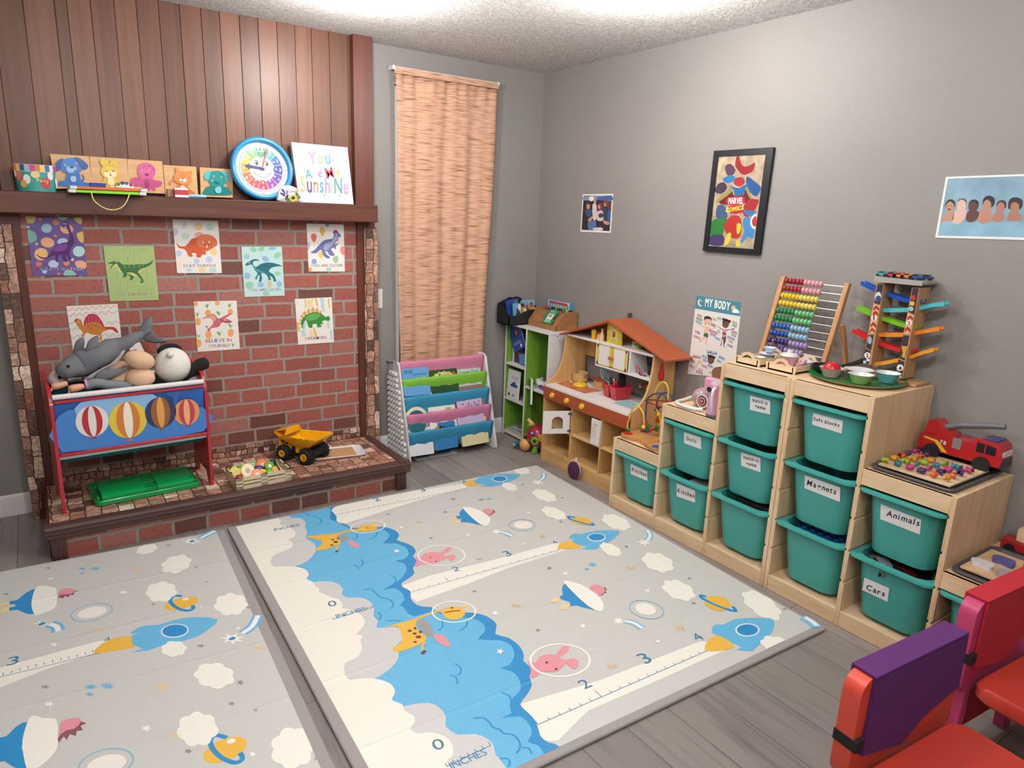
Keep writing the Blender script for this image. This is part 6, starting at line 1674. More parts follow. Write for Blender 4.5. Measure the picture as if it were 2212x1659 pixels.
inb = [(x * .9, y * .85, z + .008) for x, y, z in BOTR]
b.loft([BOTR, [(x * .985, y * .98, z - .012) for x, y, z in TOPR], TOPR, inner, inb], YLW)
b.obj('dump_bed', tk, sharp=30, bevel=.0015)
b = B(tk)
b.loft([[(.06, -.072, .14), (.06, .072, .14), (.075, .06, .136), (.075, -.06, .136)], [(.06, -.05, .172), (.06, .05, .172), (.075, .045, .17), (.075, -.045, .17)]], YLW)
b.loft([[(.07, -.05, .172), (.07, .05, .172), (.06, .045, .165), (.06, -.045, .165)], [(.158, -.04, .146), (.158, .04, .146), (.15, .038, .14), (.15, -.038, .14)]], YLW)
b.obj('headboard', tk, bevel=.002)
for s_ in (-1, 1):
 b = B(tk)
 for x in (-.1, -.06, -.02):
  b.tube([(x * .62, s_ * .05, .088), (x - .012, s_ * .078, .142)], .004, YLW, 6)
 b.obj('bed_rib', tk)
B(tk).box(-.02, .01, -.052, .052, .045, .09, YLW).obj('fender', tk, bevel=.004)

ty = thing('shallow_tray', 'white plastic tray with brown cardboard insert at right of truck', 'tray', (-1.585, -.35, HZ), radians(-10))
b = B(ty)
b.loft([[(x, y, z) for x, y in rrect(-.145 + k, .15 - k, -.088 + k, .088 - k, .03)] for k, z in ((.012, .001), (.003, .006), (0, .013), (.002, .015), (.006, .014), (.014, .005))], pm('#d6d4d4', .3))
b.obj('dish', ty, sharp=50)
b = B(ty)
b.box(-.135, .1, -.076, .074, .005, .0085, pm('#b88f5f', .8, var=.08, vs=20))
b.obj('cardboard', ty)

# floor register
vt = thing('floor_vent', 'white metal floor vent in the grey planks before the book rack', 'vent', (-.9, -.19, 0))
b = B()
b.box(-1.04, -.755, -.258, -.128, .0005, .004, pm('#dcdde0', .4))
b.obj('plate', vt, bevel=.001)
b = B()
for i in range(17):
 x = -1.018 + i * .0142
 b.add([(x, -.225, .0042), (x + .008, -.222, .0042), (x + .012, -.165, .0042), (x + .004, -.168, .0042)], [(0, 1, 2, 3)], pm('#2a2b30', .6))
b.add([(-.775, -.2, .0042), (-.768, -.2, .0042), (-.766, -.165, .0042), (-.773, -.165, .0042)], [(0, 1, 2, 3)], pm('#1a1a1d', .6))
b.obj('slots', vt)
# ---------------------------------------------------------------- sling book rack
WPL = pm('#e2e1e2', .3)
sk = thing('book_rack', 'white plastic book rack with pink, green and blue fabric slings under the curtain', 'book rack', (-.8, -.16, 0))
PAN = [(-.31, .022), (-.305, .008), (-.29, .003), (-.02, .003), (-.014, .01), (-.014, .3), (-.03, .5), (-.045, .585), (-.06, .602), (-.13, .604), (-.152, .59)]
for x0, lab in ((-1.116, 0), (-.5, 1)):
 b = B()
 b.prism(PAN, 'x', x0, x0 + .012, WPL)
 ins = [(y * .9 - .016, .03 + z * .9) for y, z in PAN]
 b.strip(PAN, .014, 'x', x0 - .0015 if not lab else x0 + .0135, WPL, True)
 b.obj('end_panel', sk, bevel=.003)
 b = B()
 z = .045
 while z < .55:
  yf = -.298 + (z / .6) * .152
  y = -.034 - (.02 if z > .5 else 0)
  while y > yf + .012:
   if lab == 0:
    b.lathe([(.0145, 0), (.0125, -.015), (.0085, -.015), (.0075, -.005)], (x0, y, z), WPL, 10, False, True, ax='x')
   else:
    b.box(x0 - .0015, x0, y - .0155, y + .0155, z - .0015, z + .0015, pm('#b9babf', .4))
    b.box(x0 - .0015, x0, y - .001, y + .001, z - .015, z + .015, pm('#c9cacf', .4))
   y -= .036
  z += .0345
 b.obj('studs' if lab == 0 else 'rib_grid', sk, sharp=30)
for k in range(3):
 z = .12 + k * .16
 b = B().ell((-.486, -.045 - .03 * k, z), (.008, .012, .012), WPL)
 b.obj('side_knob', sk)
EDG = [(-.142, .598), (-.180, .496), (-.216, .393), (-.246, .288), (-.276, .184)]
FCOL = ['#cf7f9f', '#7cb83a', '#2f8fb4', '#c4789a', '#2b86ab']
for i in range(5):
 y0, z0 = EDG[i]
 fm = pm(FCOL[i], .75, bump=.12, bs=600, var=.06, vs=6)
 nm = 22
 rows = []
 if i < 4:
  prof = [(y0 + .012, z0 - .003), (y0 + .005, z0 + .006), (y0 - .004, z0 + .005), (y0 - .008, z0 - .003), (y0 - .003, z0 - .03), (y0 + .004, z0 - .075), (y0 + .012, z0 - .125), (y0 + .03, z0 - .165), (y0 + .06, z0 - .17)]
 else:
  prof = [(y0 + .012, z0 - .003), (y0 + .005, z0 + .006), (y0 - .004, z0 + .005), (y0 - .008, z0 - .003), (y0 - .003, z0 - .03), (y0 + .002, z0 - .075), (y0 + .02, z0 - .12), (y0 + .08, z0 - .135), (y0 + .16, z0 - .11)]
 for j, (y, z) in enumerate(prof):
  sag = .004 * j / 8
  rows.append([(-1.103 + .602 * u / nm, y - (.0022 * sin(u * 1.9 + j * .6 + i) * min(1, j / 4)), z - sag * sin(pi * u / nm) + .0012 * sin(u * 1.3 + i * 2)) for u in range(nm + 1)])
 b = B()
 w_ = nm + 1
 b.add([p for r in rows for p in r], [(j * w_ + u, j * w_ + u + 1, (j + 1) * w_ + u + 1, (j + 1) * w_ + u) for j in range(len(prof) - 1) for u in range(nm)], fm)
 o = b.obj('sling', sk, sharp=80)
 sm_ = o.modifiers.new('solid', 'SOLIDIFY')
 sm_.thickness = .002
 b = B()
 b.tube([(-1.104, y0 + .002, z0 - .001), (-.5, y0 + .002, z0 - .001)], .0055, WPL, 8)
 b.obj('rod', sk)
mb = B()
mb.box(-1.148, -1.117, -.085, -.082, .59, .602, pm('#8d9097', .3, 1)).box(-1.15, -1.147, -.09, -.06, .588, .604, pm('#8d9097', .3, 1))
mb.tube([(-1.125, -.085, .59), (-1.127, -.085, .55), (-1.126, -.08, .5)], .0012, pm('#77797e', .4, 1), 6)
mb.obj('wall_strap', sk)

BKC = 0
def sling_book(label, row, p, col, pages, deco=None, h=.17, drop=0.0, shape=None, th=.012, cat='book'):
 """book leaning in a sling pocket; p: its two top corners on the front plane"""
 y0, z0 = EDG[row]
 (xa, za), (xb, zb) = p
 w = math.hypot(xb - xa, zb - za)
 cx_, cz_ = (xa + xb) / 2, (za + zb) / 2
 yt = y0 + .03
 t = thing('book', label, cat, (cx_, yt + .0, cz_ - h * .95), group='picture books in the sling rack')
 M_ = tr(cx_, yt, cz_) @ rot('Y', -math.degrees(math.atan2(zb - za, xb - xa))) @ rot('X', -17)
 def BB():
  b2 = B()
  b2.T = M_
  return b2
 ol = shape(w) if shape else rrect(-w / 2, w / 2, -h, 0, .007, 3)
 b = BB()
 b.prism(ol, 'y', -.0015, .0, pm(col, .3, coat=.3))
 b.prism(ol, 'y', th, th + .0015, pm(col, .35))
 b.obj('cover', t)
 b = BB()
 b.prism([(x * .985, z * .985 - .001) for x, z in ol], 'y', 0, th, pm(pages, .7))
 b.obj('pages', t)
 if deco:
  b = BB()
  deco(b, w)
  b.obj('cover_print', t)
 return t
F0 = -.0016
def d_text(items, blobs=()):
 def f(b, w):
  k = F0
  for m, pts in blobs:
   k -= .00005
   b.flat([(x * w, z) for x, z in pts], 'y', k, pm(m, .35))
  for s, x0, x1, z, m, hs in items:
   k -= .00005
   b.text(s, 'y', k, (x0 * w, z), (x1 * w, z + .002), m, hs, .015)
 return f
sling_book('light blue FIVE DINOSAURS book, top left pocket of the rack', 1, [(-1.0914,.5651),(-.9134,.5601)], '#5f9ed2', '#cfdbe4', d_text([('FIVE', -.42, -.12, -.034, '#1f5a4a', 1.1), ('DINOSAURS', -.1, .42, -.046, '#1f6a5a', 1.0)], [('#d9a860', circ(.32, -.07, .09, .014, 12)), ('#2f6f6a', circ(-.18, -.075, .1, .012, 12)), ('#c9b04a', circ(.12, -.08, .08, .01, 10))]))
sling_book('dark green My First ZOO book with yellow burst, top middle pocket', 1, [(-.9062,.5375),(-.7092,.5349)], '#1f4a2c', '#d8cf6a', d_text([('My First', -.18, .2, -.038, '#3a3a32', 1.0), ('ZOO', -.24, .3, -.066, '#c03a2a', .9)], [('#c9c24a', STA(0, -.052, .46, 0, 0, .042, 14, .82)), ('#e8e4c4', circ(0, -.052, .33, .032, 20)), ('#c9542a', circ(.36, -.028, .07, .009, 10)), ('#d0482a', circ(-.3, -.062, .06, .009, 10))]))
sling_book('pale mint Loves You! book, top right pocket of the rack', 1, [(-.7033,.524),(-.5318,.5212)], '#b3cfcc', '#e2e6e2', d_text([('Loves You!', -.4, .4, -.036, '#2f6a66', 1.5)]))
sling_book('small round green book low in the second pocket at left', 2, [(-1.091,.4066),(-1.0003,.4038)], '#1f7a4a', '#d0d8d0', d_text([], [('#9c3a3a', circ(.05, -.02, .3, .008, 12))]), h=.12)
sling_book('teal book showing its barcode, second pocket from top', 2, [(-.9773,.4131),(-.7616,.4128)], '#2f8a96', '#c9dada', d_text([], [('#e6e6e6', [(-.42, -.008), (-.17, -.008), (-.17, -.06), (-.42, -.06)])] + [('#33363a', [(-.37 + i * .028, -.014), (-.357 + i * .028, -.014), (-.357 + i * .028, -.034), (-.37 + i * .028, -.034)]) for i in range(6)] + [('#2f6fb0', [(.34, 0), (.5, 0), (.5, -.08), (.34, -.08)])]))
sling_book('pale yellow book with scribbled flower, second pocket at right', 2, [(-.7338,.4159),(-.5565,.4202)], '#d9cf8f', '#e6e2d0', d_text([], [('#c9bc6a', circ(.1, -.03, .22, .02, 14)), ('#e2dca4', circ(.1, -.03, .12, .011, 12))]))
sling_book('brown edged book behind the pale yellow one, second pocket', 2, [(-.7116,.4189),(-.5362,.4218)], '#8f6f66', '#cfc6c0', None, h=.15)
def disc(w):
 return [(w / 2 * cos(a), -w / 2 + w / 2 * sin(a)) for a in [2 * pi * i / 30 for i in range(30)]]
sling_book('round white rimmed teal book, third pocket at left', 3, [(-1.1001,.3445),(-.9462,.3247)], '#dcd8c4', '#e2dfd2', d_text([], [('#1f6670', [(x, -.093 + z) for x, z in circ(0, 0, .43, .072, 26)]), ('#9c3038', [(x, z - .03) for x, z in circ(-.1, -.02, .12, .012, 12)]), ('#9c3038', [(x, z - .03) for x, z in circ(.16, -.022, .12, .014, 12)])]), shape=disc)
sling_book('white book with leafy sketch, third pocket in the middle', 3, [(-.9461,.3179),(-.7575,.3162)], '#e4e2dc', '#e9e6dc', d_text([], [('#a8b07a', STA(.25, -.022, .2, 0, 0, .02, 9, .35)), ('#4a5a8c', [(-.46, -.024), (-.3, -.03), (-.3, -.032), (-.46, -.026)])]))
sling_book('lilac book with crimson spine and red hearts, third pocket at right', 3, [(-.7567,.3294),(-.5602,.3365)], '#bfb2cf', '#d9d2dc', d_text([('Love You', -.12, .38, -.048, '#5a4a96', 1.4)], [('#8c2a4a', [(-.5, 0), (-.44, 0), (-.44, -.1), (-.5, -.1)]), ('#c2443a', circ(0, -.024, .035, .006, 8)), ('#c2443a', circ(.2, -.02, .03, .005, 8)), ('#c2443a', circ(-.22, -.022, .04, .006, 8)), ('#3a3f8c', circ(.4, -.02, .025, .004, 8))]))
sling_book('white FIRST book, lowest pocket at left', 4, [(-1.0964,.2106),(-.9354,.205)], '#d8dae2', '#e2e2e4', d_text([('FIRST', -.2, .18, -.03, '#2f3f8c', .9)], [('#c6cbe0', [(-.5, -.014), (.5, -.014), (.5, -.08), (-.5, -.08)])]))
sling_book('blue Mommy book with orange tiger, lowest pocket in the middle', 4, [(-.9323,.2187),(-.7723,.2216)], '#2f78b0', '#e0dfd6', d_text([('Mommy', -.06, .4, -.044, '#12242f', 1.3)], [('#c9803a', circ(-.26, -.04, .17, .02, 16)), ('#2a1c18', circ(-.16, -.028, .06, .01, 10)), ('#2a1c18', circ(-.38, -.044, .04, .012, 10)), ('#e6dccb', circ(-.26, -.052, .08, .008, 10))]))
sling_book('cream I Will Always book, lowest pocket at right', 4, [(-.7379,.2137),(-.5397,.2167)], '#d6cfa4', '#dfdccb', d_text([('I Will Always', -.16, .46, -.036, '#4a5a52', 1.6)]))

# ---------------------------------------------------------------- white and green cubby shelf in the corner
GI = pm('#6b9a2c', .55)
cb = thing('cubby_shelf', 'tall white cubby shelf with green interior in the wall corner', 'shelf', (-.135, -.28, 0))
XF, XB, Y0, Y1, YD, CT = -.262, -.016, -.034, -.528, -.279, .79
WS = pm('#d6d3d3', .4)
B().box(XF, XB, Y0 - .013, Y0, 0, CT - .013, WS).obj('side_panel', cb, bevel=.001)
B().box(XF, XB, Y1, Y1 + .013, 0, CT - .013, WS).obj('side_panel', cb, bevel=.001)
B().box(XF, XB, YD - .0065, YD + .0065, .02, CT - .013, WS).obj('divider', cb, bevel=.001)
B().box(XF - .002, XB, Y1 - .002, Y0, CT - .013, CT, WS).obj('top_panel', cb, bevel=.001)
B().box(XF, XB, Y1 + .013, Y0 - .013, .015, .028, WS).obj('bottom_panel', cb, bevel=.001)
B().box(XB - .004, XB + .002, Y1 + .012, Y0 - .012, .02, CT - .01, GI).obj('back_panel', cb)
for y, s_ in ((Y0 - .0135, -1), (YD + .0065, 1), (YD - .0065, -1), (Y1 + .013, 1)):
 B().box(XF + .003, XB - .004, y if s_ > 0 else y - .0012, y + .0012 if s_ > 0 else y, .028, CT - .0135, GI).obj('liner', cb)
for y0, y1, z in ((YD + .0065, Y0 - .013, .268), (YD + .0065, Y0 - .013, .515), (Y1 + .013, YD - .0065, .398)):
 B().box(XF + .002, XB - .004, y0 + .0015, y1 - .0015, z - .013, z, WS).obj('shelf', cb, bevel=.001)
b = B()
for z in (.3, .53, .7):
 b.lathe([(.003, 0), (.003, .001)], (-.12, YD - .0078, z), pm('#1c1f16', .6), 8, ax='y')
b.lathe([(.004, 0), (.004, -.0008)], (-.2, Y1, .765), pm('#3a3638', .6), 8, ax='y')
b.obj('peg_hole', cb)

def shelf_book(label, M_, w, h, th, col, pages='#d8d6d0', deco=None, group='books in the cubby shelf'):
 """local: x across the cover, z up, y thickness; front cover at y=0"""
 o = M_.translation
 t = thing('book', label, 'book', tuple(o), group=group)
 def BB():
  b2 = B()
  b2.T = M_
  return b2
 BB().box(0, w, 0, .0015, 0, h, pm(col, .3, coat=.3)).box(0, w, th - .0015, th, 0, h, pm(col, .35)).box(0, .002, 0, th, 0, h, pm(col, .35)).obj('cover', t)
 BB().box(.002, w - .002, .0015, th - .0015, .002, h - .002, pm(pages, .75)).obj('pages', t)
 if deco:
  b2 = BB()
  deco(b2)
  b2.obj('cover_print', t)
 return t
FACE = rot('Z', -90)   # cover looks toward -x, reads along -y
def deco_blue(b2):
 b2.flat([(.05, .1), (.105, .1), (.105, .14), (.05, .14)], 'y', -.0003, pm('#2a2326', .4))
 b2.flat(circ(.078, .12, .018, .018), 'y', -.0005, pm('#a06a50', .4))

 for k in range(3):
  b2.flat([(.02, .06 - k * .008), (.11, .06 - k * .008), (.11, .063 - k * .008), (.02, .063 - k * .008)], 'y', -.0004, '#8fa6c8')
 b2.flat(circ(.1, .025, .012), 'y', -.0005, '#d8dce6')
shelf_book('blue book with a face photo leaning in the top left cubby', tr(-.236, -.112, .585) @ FACE @ rot('Y', -28), .14, .19, .008, '#1f3f8c', deco=deco_blue)
shelf_book('white slim book at the left of the top left cubby', tr(-.21, -.052, .517) @ rot('Z', -78), .16, .19, .012, '#cfd0d6')
shelf_book('purple book standing behind the blue one in top left cubby', tr(-.21, -.075, .517) @ rot('Z', -82), .15, .205, .014, '#4a2f5c', deco=lambda b2: b2.flat(circ(.05, .08, .03, .05), 'y', -.0004, pm('#8c3a4a', .4)))
shelf_book('dark teal book at the back of the top left cubby', tr(-.12, -.1, .53) @ FACE @ rot('Y', -22), .15, .2, .01, '#1f4a5a')
shelf_book('light blue book lying low in the top left cubby', tr(-.225, -.16, .518) @ FACE @ rot('Y', -8), .1, .07, .02, '#4f90bf')
def deco_car(b2):

 for k in range(4):
  b2.flat([(.05, .158 - k * .006), (.125, .158 - k * .006), (.125, .160 - k * .006), (.05, .160 - k * .006)], 'y', -.0004, '#8a8c92')
 b2.flat(smooth([(.04, .095), (.06, .11), (.085, .125), (.1, .11), (.125, .098), (.12, .088), (.05, .086)]), 'y', -.0004, '#2f4a80')
 b2.flat(smooth([(.02, .03), (.03, .042), (.045, .03), (.04, .02), (.02, .02)]), 'y', -.0004, '#a8442f')
 b2.flat(smooth([(.07, .03), (.08, .04), (.095, .03), (.09, .02), (.075, .02)]), 'y', -.0004, '#7a9ab8')
shelf_book('white page-like picture book facing out in middle left cubby', tr(-.255, -.058, .27) @ FACE @ rot('X', -4), .135, .2, .012, '#d9d8d8', deco=deco_car)
shelf_book('green spined book leaning in the middle left cubby', tr(-.22, -.262, .28) @ rot('Z', -118) @ rot('Y', -6), .14, .17, .016, '#2f6a34')
shelf_book('brown patterned book at back of the middle left cubby', tr(-.15, -.2, .272) @ FACE, .065, .15, .012, '#6f6a4a')
shelf_book('yellow flat book at the bottom of the left cubby', tr(-.255, -.055, .0305) @ FACE @ rot('X', -90) @ tr(0, -.012, 0), .2, .14, .012, '#b8a04a')
def deco_flat(b2):
 b2.flat([(.02, .02), (.17, .02), (.17, .06), (.02, .06)], 'y', -.0003, '#b8bcc0')
 b2.flat(circ(.06, .06, .03, .016), 'y', -.0005, '#a8685a')

shelf_book('blue grey flat book lying on the yellow one at the bottom', tr(-.245, -.072, .0435) @ FACE @ rot('X', -90) @ tr(0, -.012, 0), .185, .16, .012, '#6f8aa4', deco=deco_flat)

def single(name, label, cat, loc, fn, **kw):
 b2 = B()
 fn(b2)
 return b2.one(name, label, cat, loc, **kw)
def torus(b2, c, R_, r_, mat, n=24, sq=1.0):
 pts = [(c[0] + R_ * cos(2 * pi * i / n), c[1] + R_ * sin(2 * pi * i / n), c[2]) for i in range(n)]
 b2.tube(pts, r_, mat, 10, closed=True)
single('stacking_ring', 'purple ring lying on the right cubby shelf', 'toy', (-.16, -.43, .398), lambda b2: torus(b2, (-.17, -.43, .414), .045, .016, pm('#7a3fa4', .35)))
single('toy_tray', 'white scalloped toy tray on the right cubby shelf', 'toy', (-.14, -.42, .43), lambda b2: b2.prism([((.085 + .008 * sin(9 * a)) * cos(a) - .15, (.085 + .008 * sin(9 * a)) * sin(a) - .405) for a in [2 * pi * i / 60 for i in range(60)]], 'z', .4305, .452, pm('#d9d8da', .4)))
single('stacking_ring', 'blue ring on the white scalloped tray', 'toy', (-.15, -.42, .4525), lambda b2: torus(b2, (-.15, -.42, .459), .05, .0065, pm('#2f6fa8', .35)))
single('stacking_ring', 'brown red ring under the green ring on the right cubby shelf', 'toy', (-.15, -.42, .466), lambda b2: torus(b2, (-.15, -.42, .4745), .045, .0085, pm('#7a2f22', .35)))
single('stacking_ring', 'glossy green ring topping the stack on the right cubby shelf', 'toy', (-.16, -.44, .483), lambda b2: torus(b2, (-.15, -.43, .4965), .034, .0135, pm('#1f8a4a', .25)))

# black bin of board books on top
bk = thing('magazine_bin', 'black scalloped bin full of board books on top of the cubby shelf', 'bin', (-.2, -.1, CT))
BB_ = pm('#15161b', .6)
x0, x1, y0, y1 = -.338, -.07, -.182, -.04
zb = CT + .001
scal = [(x0, zb), (x1, zb), (x1, zb + .075), (x1 - .03, zb + .1), (x1 - .07, zb + .098), (x1 - .09, zb + .1), (x0 + .12, zb + .085), (x0 + .09, zb + .07), (x0 + .05, zb + .062), (x0, zb + .065)]
B().prism(scal, 'y', y0, y0 + .006, BB_).obj('front_panel', bk)
scb = [(x0, zb), (x1, zb), (x1, zb + .1), (x1 - .02, zb + .13), (x1 - .06, zb + .14), (x1 - .09, zb + .165), (x1 - .12, zb + .172), (x1 - .145, zb + .165), (x1 - .17, zb + .17), (x1 - .2, zb + .16), (x0, zb + .13)]
B().prism(scb, 'y', y1 - .006, y1, BB_).obj('back_panel', bk)
for xx in (x0, x1 - .006):
 B().prism([(y0, zb), (y1, zb), (y1, zb + .13), (y0 + .07, zb + .11), (y0, zb + .065)], 'x', xx, xx + .006, BB_).obj('side_panel', bk)
B().box(x0, x1, y0, y1, zb, zb + .005, BB_).obj('base', bk)
def board_deco(cols, seed):
 def f(b2):
  rn = random.Random(seed)
  for k, m in enumerate(cols * 2):
   cx_, cz_ = rn.uniform(.02, .1), rn.uniform(.03, .11)
   b2.flat(circ(cx_, cz_, rn.uniform(.008, .02), rn.uniform(.008, .022), 9), 'y', -.0003 - .00004 * k, pm(m, .35))
 return f
shelf_book('picture board book with red barn scene in front of the black bin', tr(-.285, -.16, zb + .02) @ rot('X', -8), .125, .12, .01, '#5f9ac0', deco=board_deco(['#5a2a2a', '#c9923a', '#3a3030', '#d9d2c4', '#6f9a3a'], 3), group='board books in the black bin')
shelf_book('orange board book with cottage scene in the black bin', tr(-.22, -.168, zb + .01) @ rot('X', -8) @ rot('Y', 3), .13, .105, .008, '#c98a3a', deco=board_deco(['#8c4a2a', '#e0d8c8', '#3f5a3a', '#a83a2a', '#d9b04a'], 8), group='board books in the black bin')
shelf_book('deep blue board book at left rear of the black bin', tr(-.3, -.12, zb + .03) @ rot('X', -6) @ rot('Y', -8), .1, .125, .01, '#27408f', deco=board_deco(['#8c3a5a', '#3f8a4a'], 5), group='board books in the black bin')
shelf_book('pale sky board book with dark skyline in the black bin', tr(-.2, -.13, zb + .03) @ rot('X', -6), .11, .125, .01, '#7fa8b8', deco=board_deco(['#2a3a34', '#2f4438', '#a85a3a'], 6), group='board books in the black bin')

# brown wooden tray box beside it
wb = thing('wooden_box', 'brown slope-sided wooden box with green card on top of cubby shelf', 'box', (-.1, -.34, CT))
BW = wood('#96683f', '#825433', '#a87a4c', (30, 3, 30), .5)
q = [(-.186, zb), (-.012, zb), (-.012, zb + .115), (-.12, zb + .118), (-.186, zb + .033)]
for yy in (-.2, -.488):
 B().prism(q, 'y', yy, yy + .01, BW).obj('end_panel', wb, bevel=.001)
B().box(-.188, -.18, -.488, -.19, zb, zb + .033, BW).obj('front_lip', wb, bevel=.001)
b = B()
b.add([(-.18, -.478, zb + .016), (-.18, -.2, zb + .016), (-.115, -.2, zb + .1), (-.115, -.478, zb + .1), (-.02, -.2, zb + .1), (-.02, -.478, zb + .1)], [(0, 1, 2, 3), (3, 2, 4, 5)], BW)
b.obj('sloping_tray', wb)
b = B()
for y in (-.25, -.31):
 b.lathe([(.006, 0), (.006, .002)], (-.172, y, zb + .027), pm('#1c120c', .6), 10)
b.obj('finger_hole', wb)
gc = thing('price_card', 'green puzzle-shaped cardboard tag with white barcode on the wooden box', 'tag', (-.15, -.38, zb + .06))
MC = tr(-.184, -.305, zb + .036) @ rot('Z', -90) @ rot('X', 52)
b = B()
b.T = MC
b.prism([(.03, .0), (.13, .0), (.13, .035), (.118, .04), (.118, .055), (.13, .06), (.13, .105), (.1, .105), (.095, .125), (.075, .125), (.07, .105), (.03, .105), (.03, .07), (.008, .068), (.008, .045), (.03, .042)], 'z', .0, .002, pm('#2c7a48', .5))
b.obj('card', gc)
b = B()
b.T = MC
b.flat([(.05, .035), (.105, .035), (.105, .075), (.05, .075)], 'z', .0023, pm('#e2e2e2', .5))
b.flat([(.05, .008), (.105, .008), (.105, .035), (.05, .035)], 'z', .0023, pm('#a9c4b0', .5))
for k in range(7):
 b.flat([(.06 + k * .005, .048), (.063 + k * .005, .048), (.063 + k * .005, .07), (.06 + k * .005, .07)], 'z', .0025, pm('#222428', .5))
for k in range(4):
 b.flat([(.054, .013 + k * .005), (.1, .013 + k * .005), (.1, .015 + k * .005), (.054, .015 + k * .005)], 'z', .0025, pm('#5a7a66', .5))
for k in range(2):
 b.flat([(.05, .085 + k * .008), (.105, .085 + k * .008), (.105, .089 + k * .008), (.05, .089 + k * .008)], 'z', .0025, pm('#a9c4b0', .5))
b.obj('printed_label', gc)
bx = B()
bx.box(-.026, -.004, -.43, -.175, zb + .117, zb + .165, pm('#4f8fb8', .4))
bx.box(-.0265, -.02, -.415, -.19, zb + .118, zb + .163, pm('#d9d8d8', .4))
bx.flat([(-.41, zb + .138), (-.2, zb + .14), (-.2, zb + .16), (-.39, zb + .158)], 'x', -.0268, pm('#a84a5a', .4))
bx.flat([(-.41, zb + .12), (-.2, zb + .12), (-.2, zb + .138), (-.41, zb + .136)], 'x', -.0268, pm('#4f8f74', .4))
for k in range(7):
 bx.flat([(-.22 - k * .026, zb + .125), (-.232 - k * .026, zb + .125), (-.232 - k * .026, zb + .134), (-.22 - k * .026, zb + .134)], 'x', -.027, pm('#d6d8d4', .4))
bx.one('game_box', 'long white and blue game box leaning on wall above the wooden box', 'box', (-.015, -.3, zb + .117))
for nm, lab, x, y, m, r in (('toy_ball', 'small crimson ball at the back of the wooden box', -.05, -.215, '#b03048', .014), ('toy_ball', 'small blue ball in the wooden box beside the crimson one', -.06, -.255, '#27508c', .012), ('toy_ball', 'lime green ball at right end of the wooden box', -.055, -.43, '#7a9a3a', .013), ('toy_ball', 'dark green ball next to the lime one in the wooden box', -.06, -.4, '#2c5a38', .013)):
 single(nm, lab, 'toy', (x, y, zb + .1), lambda b2: b2.ell((x, y, zb + .1 + r), r, pm(m, .35)), group='toy balls in the wooden box')

# activity ball on the floor before the shelf
ab = thing('activity_ball', 'red activity ball toy with round buttons on the floor by the cubby shelf', 'toy', (-.31, -.43, 0))
b = B()
b.ell((-.255, -.455, .09), (.085, .088, .088), pm('#a01f30', .3, coat=.3), None, 28, 18)
b.obj('ball', ab)
def knob(c_, n_, r_, m, m2, star=False):
 c_ = Vector(c_)
 n_ = Vector(n_).normalized()
 M_ = Matrix.Translation(c_) @ n_.to_track_quat('Z', 'Y').to_matrix().to_4x4()
 b2 = B()
 b2.T = M_
 b2.lathe([(r_, -.006), (r_, .004), (r_ * .85, .007), (r_ * .6, .005)], (0, 0, 0), pm(m, .3), 20)
 if star:
  b2.prism(STA(0, 0, r_ * .55, 0, 0, r_ * .55), 'z', .005, .009, pm(m2, .35))
 else:
  b2.lathe([(r_ * .5, .004), (r_ * .45, .008)], (0, 0, 0), pm(m2, .35), 16)
 b2.obj('button', ab)
CB_ = Vector((-.255, -.455, .09))
for d, r_, m, m2, st in (((-.75, -.55, -.02), .026, '#7ab02c', '#1f4a34', False), ((-.35, -.9, .22), .026, '#dcae2c', '#7a9a2c', True), ((-.1, -.75, .65), .018, '#2f5f7c', '#16304a', False), ((-.8, -.3, .5), .014, '#27408c', '#d8d8d8', False), ((-.6, -.6, -.55), .015, '#2f6a9a', '#7ab02c', False)):
 d = Vector(d).normalized()
 knob(CB_ + d * .085, d, r_, m, m2, st)
b = B()
b.prism([(x - .29, y - .42) for x, y in circ(0, 0, .028, .022, 18)], 'z', .168, .174, pm('#8fae3a', .35))
b.obj('turning_plate', ab)
b = B()
b.ell((-.295, -.415, .186), (.016, .014, .014), pm('#d9b078', .4)).ell((-.305, -.405, .2), (.012, .012, .012), pm('#d9b078', .4))
b.ell((-.288, -.42, .178), (.018, .016, .01), pm('#c9a22c', .4))
b.obj('plain_figure', ab, remesh=.003)
b = B()
b.ell((-.345, -.43, .045), (.036, .042, .042), pm('#d39a55', .4), None, 24, 16)
b.obj('round_front_knob', ab)
b = B()
b.ell((-.325, -.43, .06), (.034, .043, .042), pm('#1c1a1a', .35), None, 24, 16)
b.obj('dark_cap', ab)
b = B()
b.lathe([(.018, -.02), (.02, -.012), (.02, .012), (.018, .02)], (-.37, -.37, .035), pm('#1f5a74', .3), 20, ax='x')
b.lathe([(.013, -.021), (.012, -.023)], (-.37, -.37, .035), pm('#a9c4d0', .3), 16, ax='x')
b.tube([(-.352, -.375, .035), (-.335, -.385, .04), (-.3, -.4, .05)], .006, pm('#1f5a74', .4), 8)
b.obj('side_roller', ab)
B().box(-.335, -.305, -.518, -.49, .002, .032, pm('#6ba52c', .35)).obj('green_cube', ab, bevel=.003)
B().tube([(-.32, -.504, .03), (-.318, -.5, .045), (-.305, -.49, .055)], .006, pm('#8fb83a', .4), 8).obj('cube_link', ab)
B().box(-.27, -.235, -.54, -.51, .012, .04, pm('#d9a52c', .35)).obj('yellow_block', ab, bevel=.003)
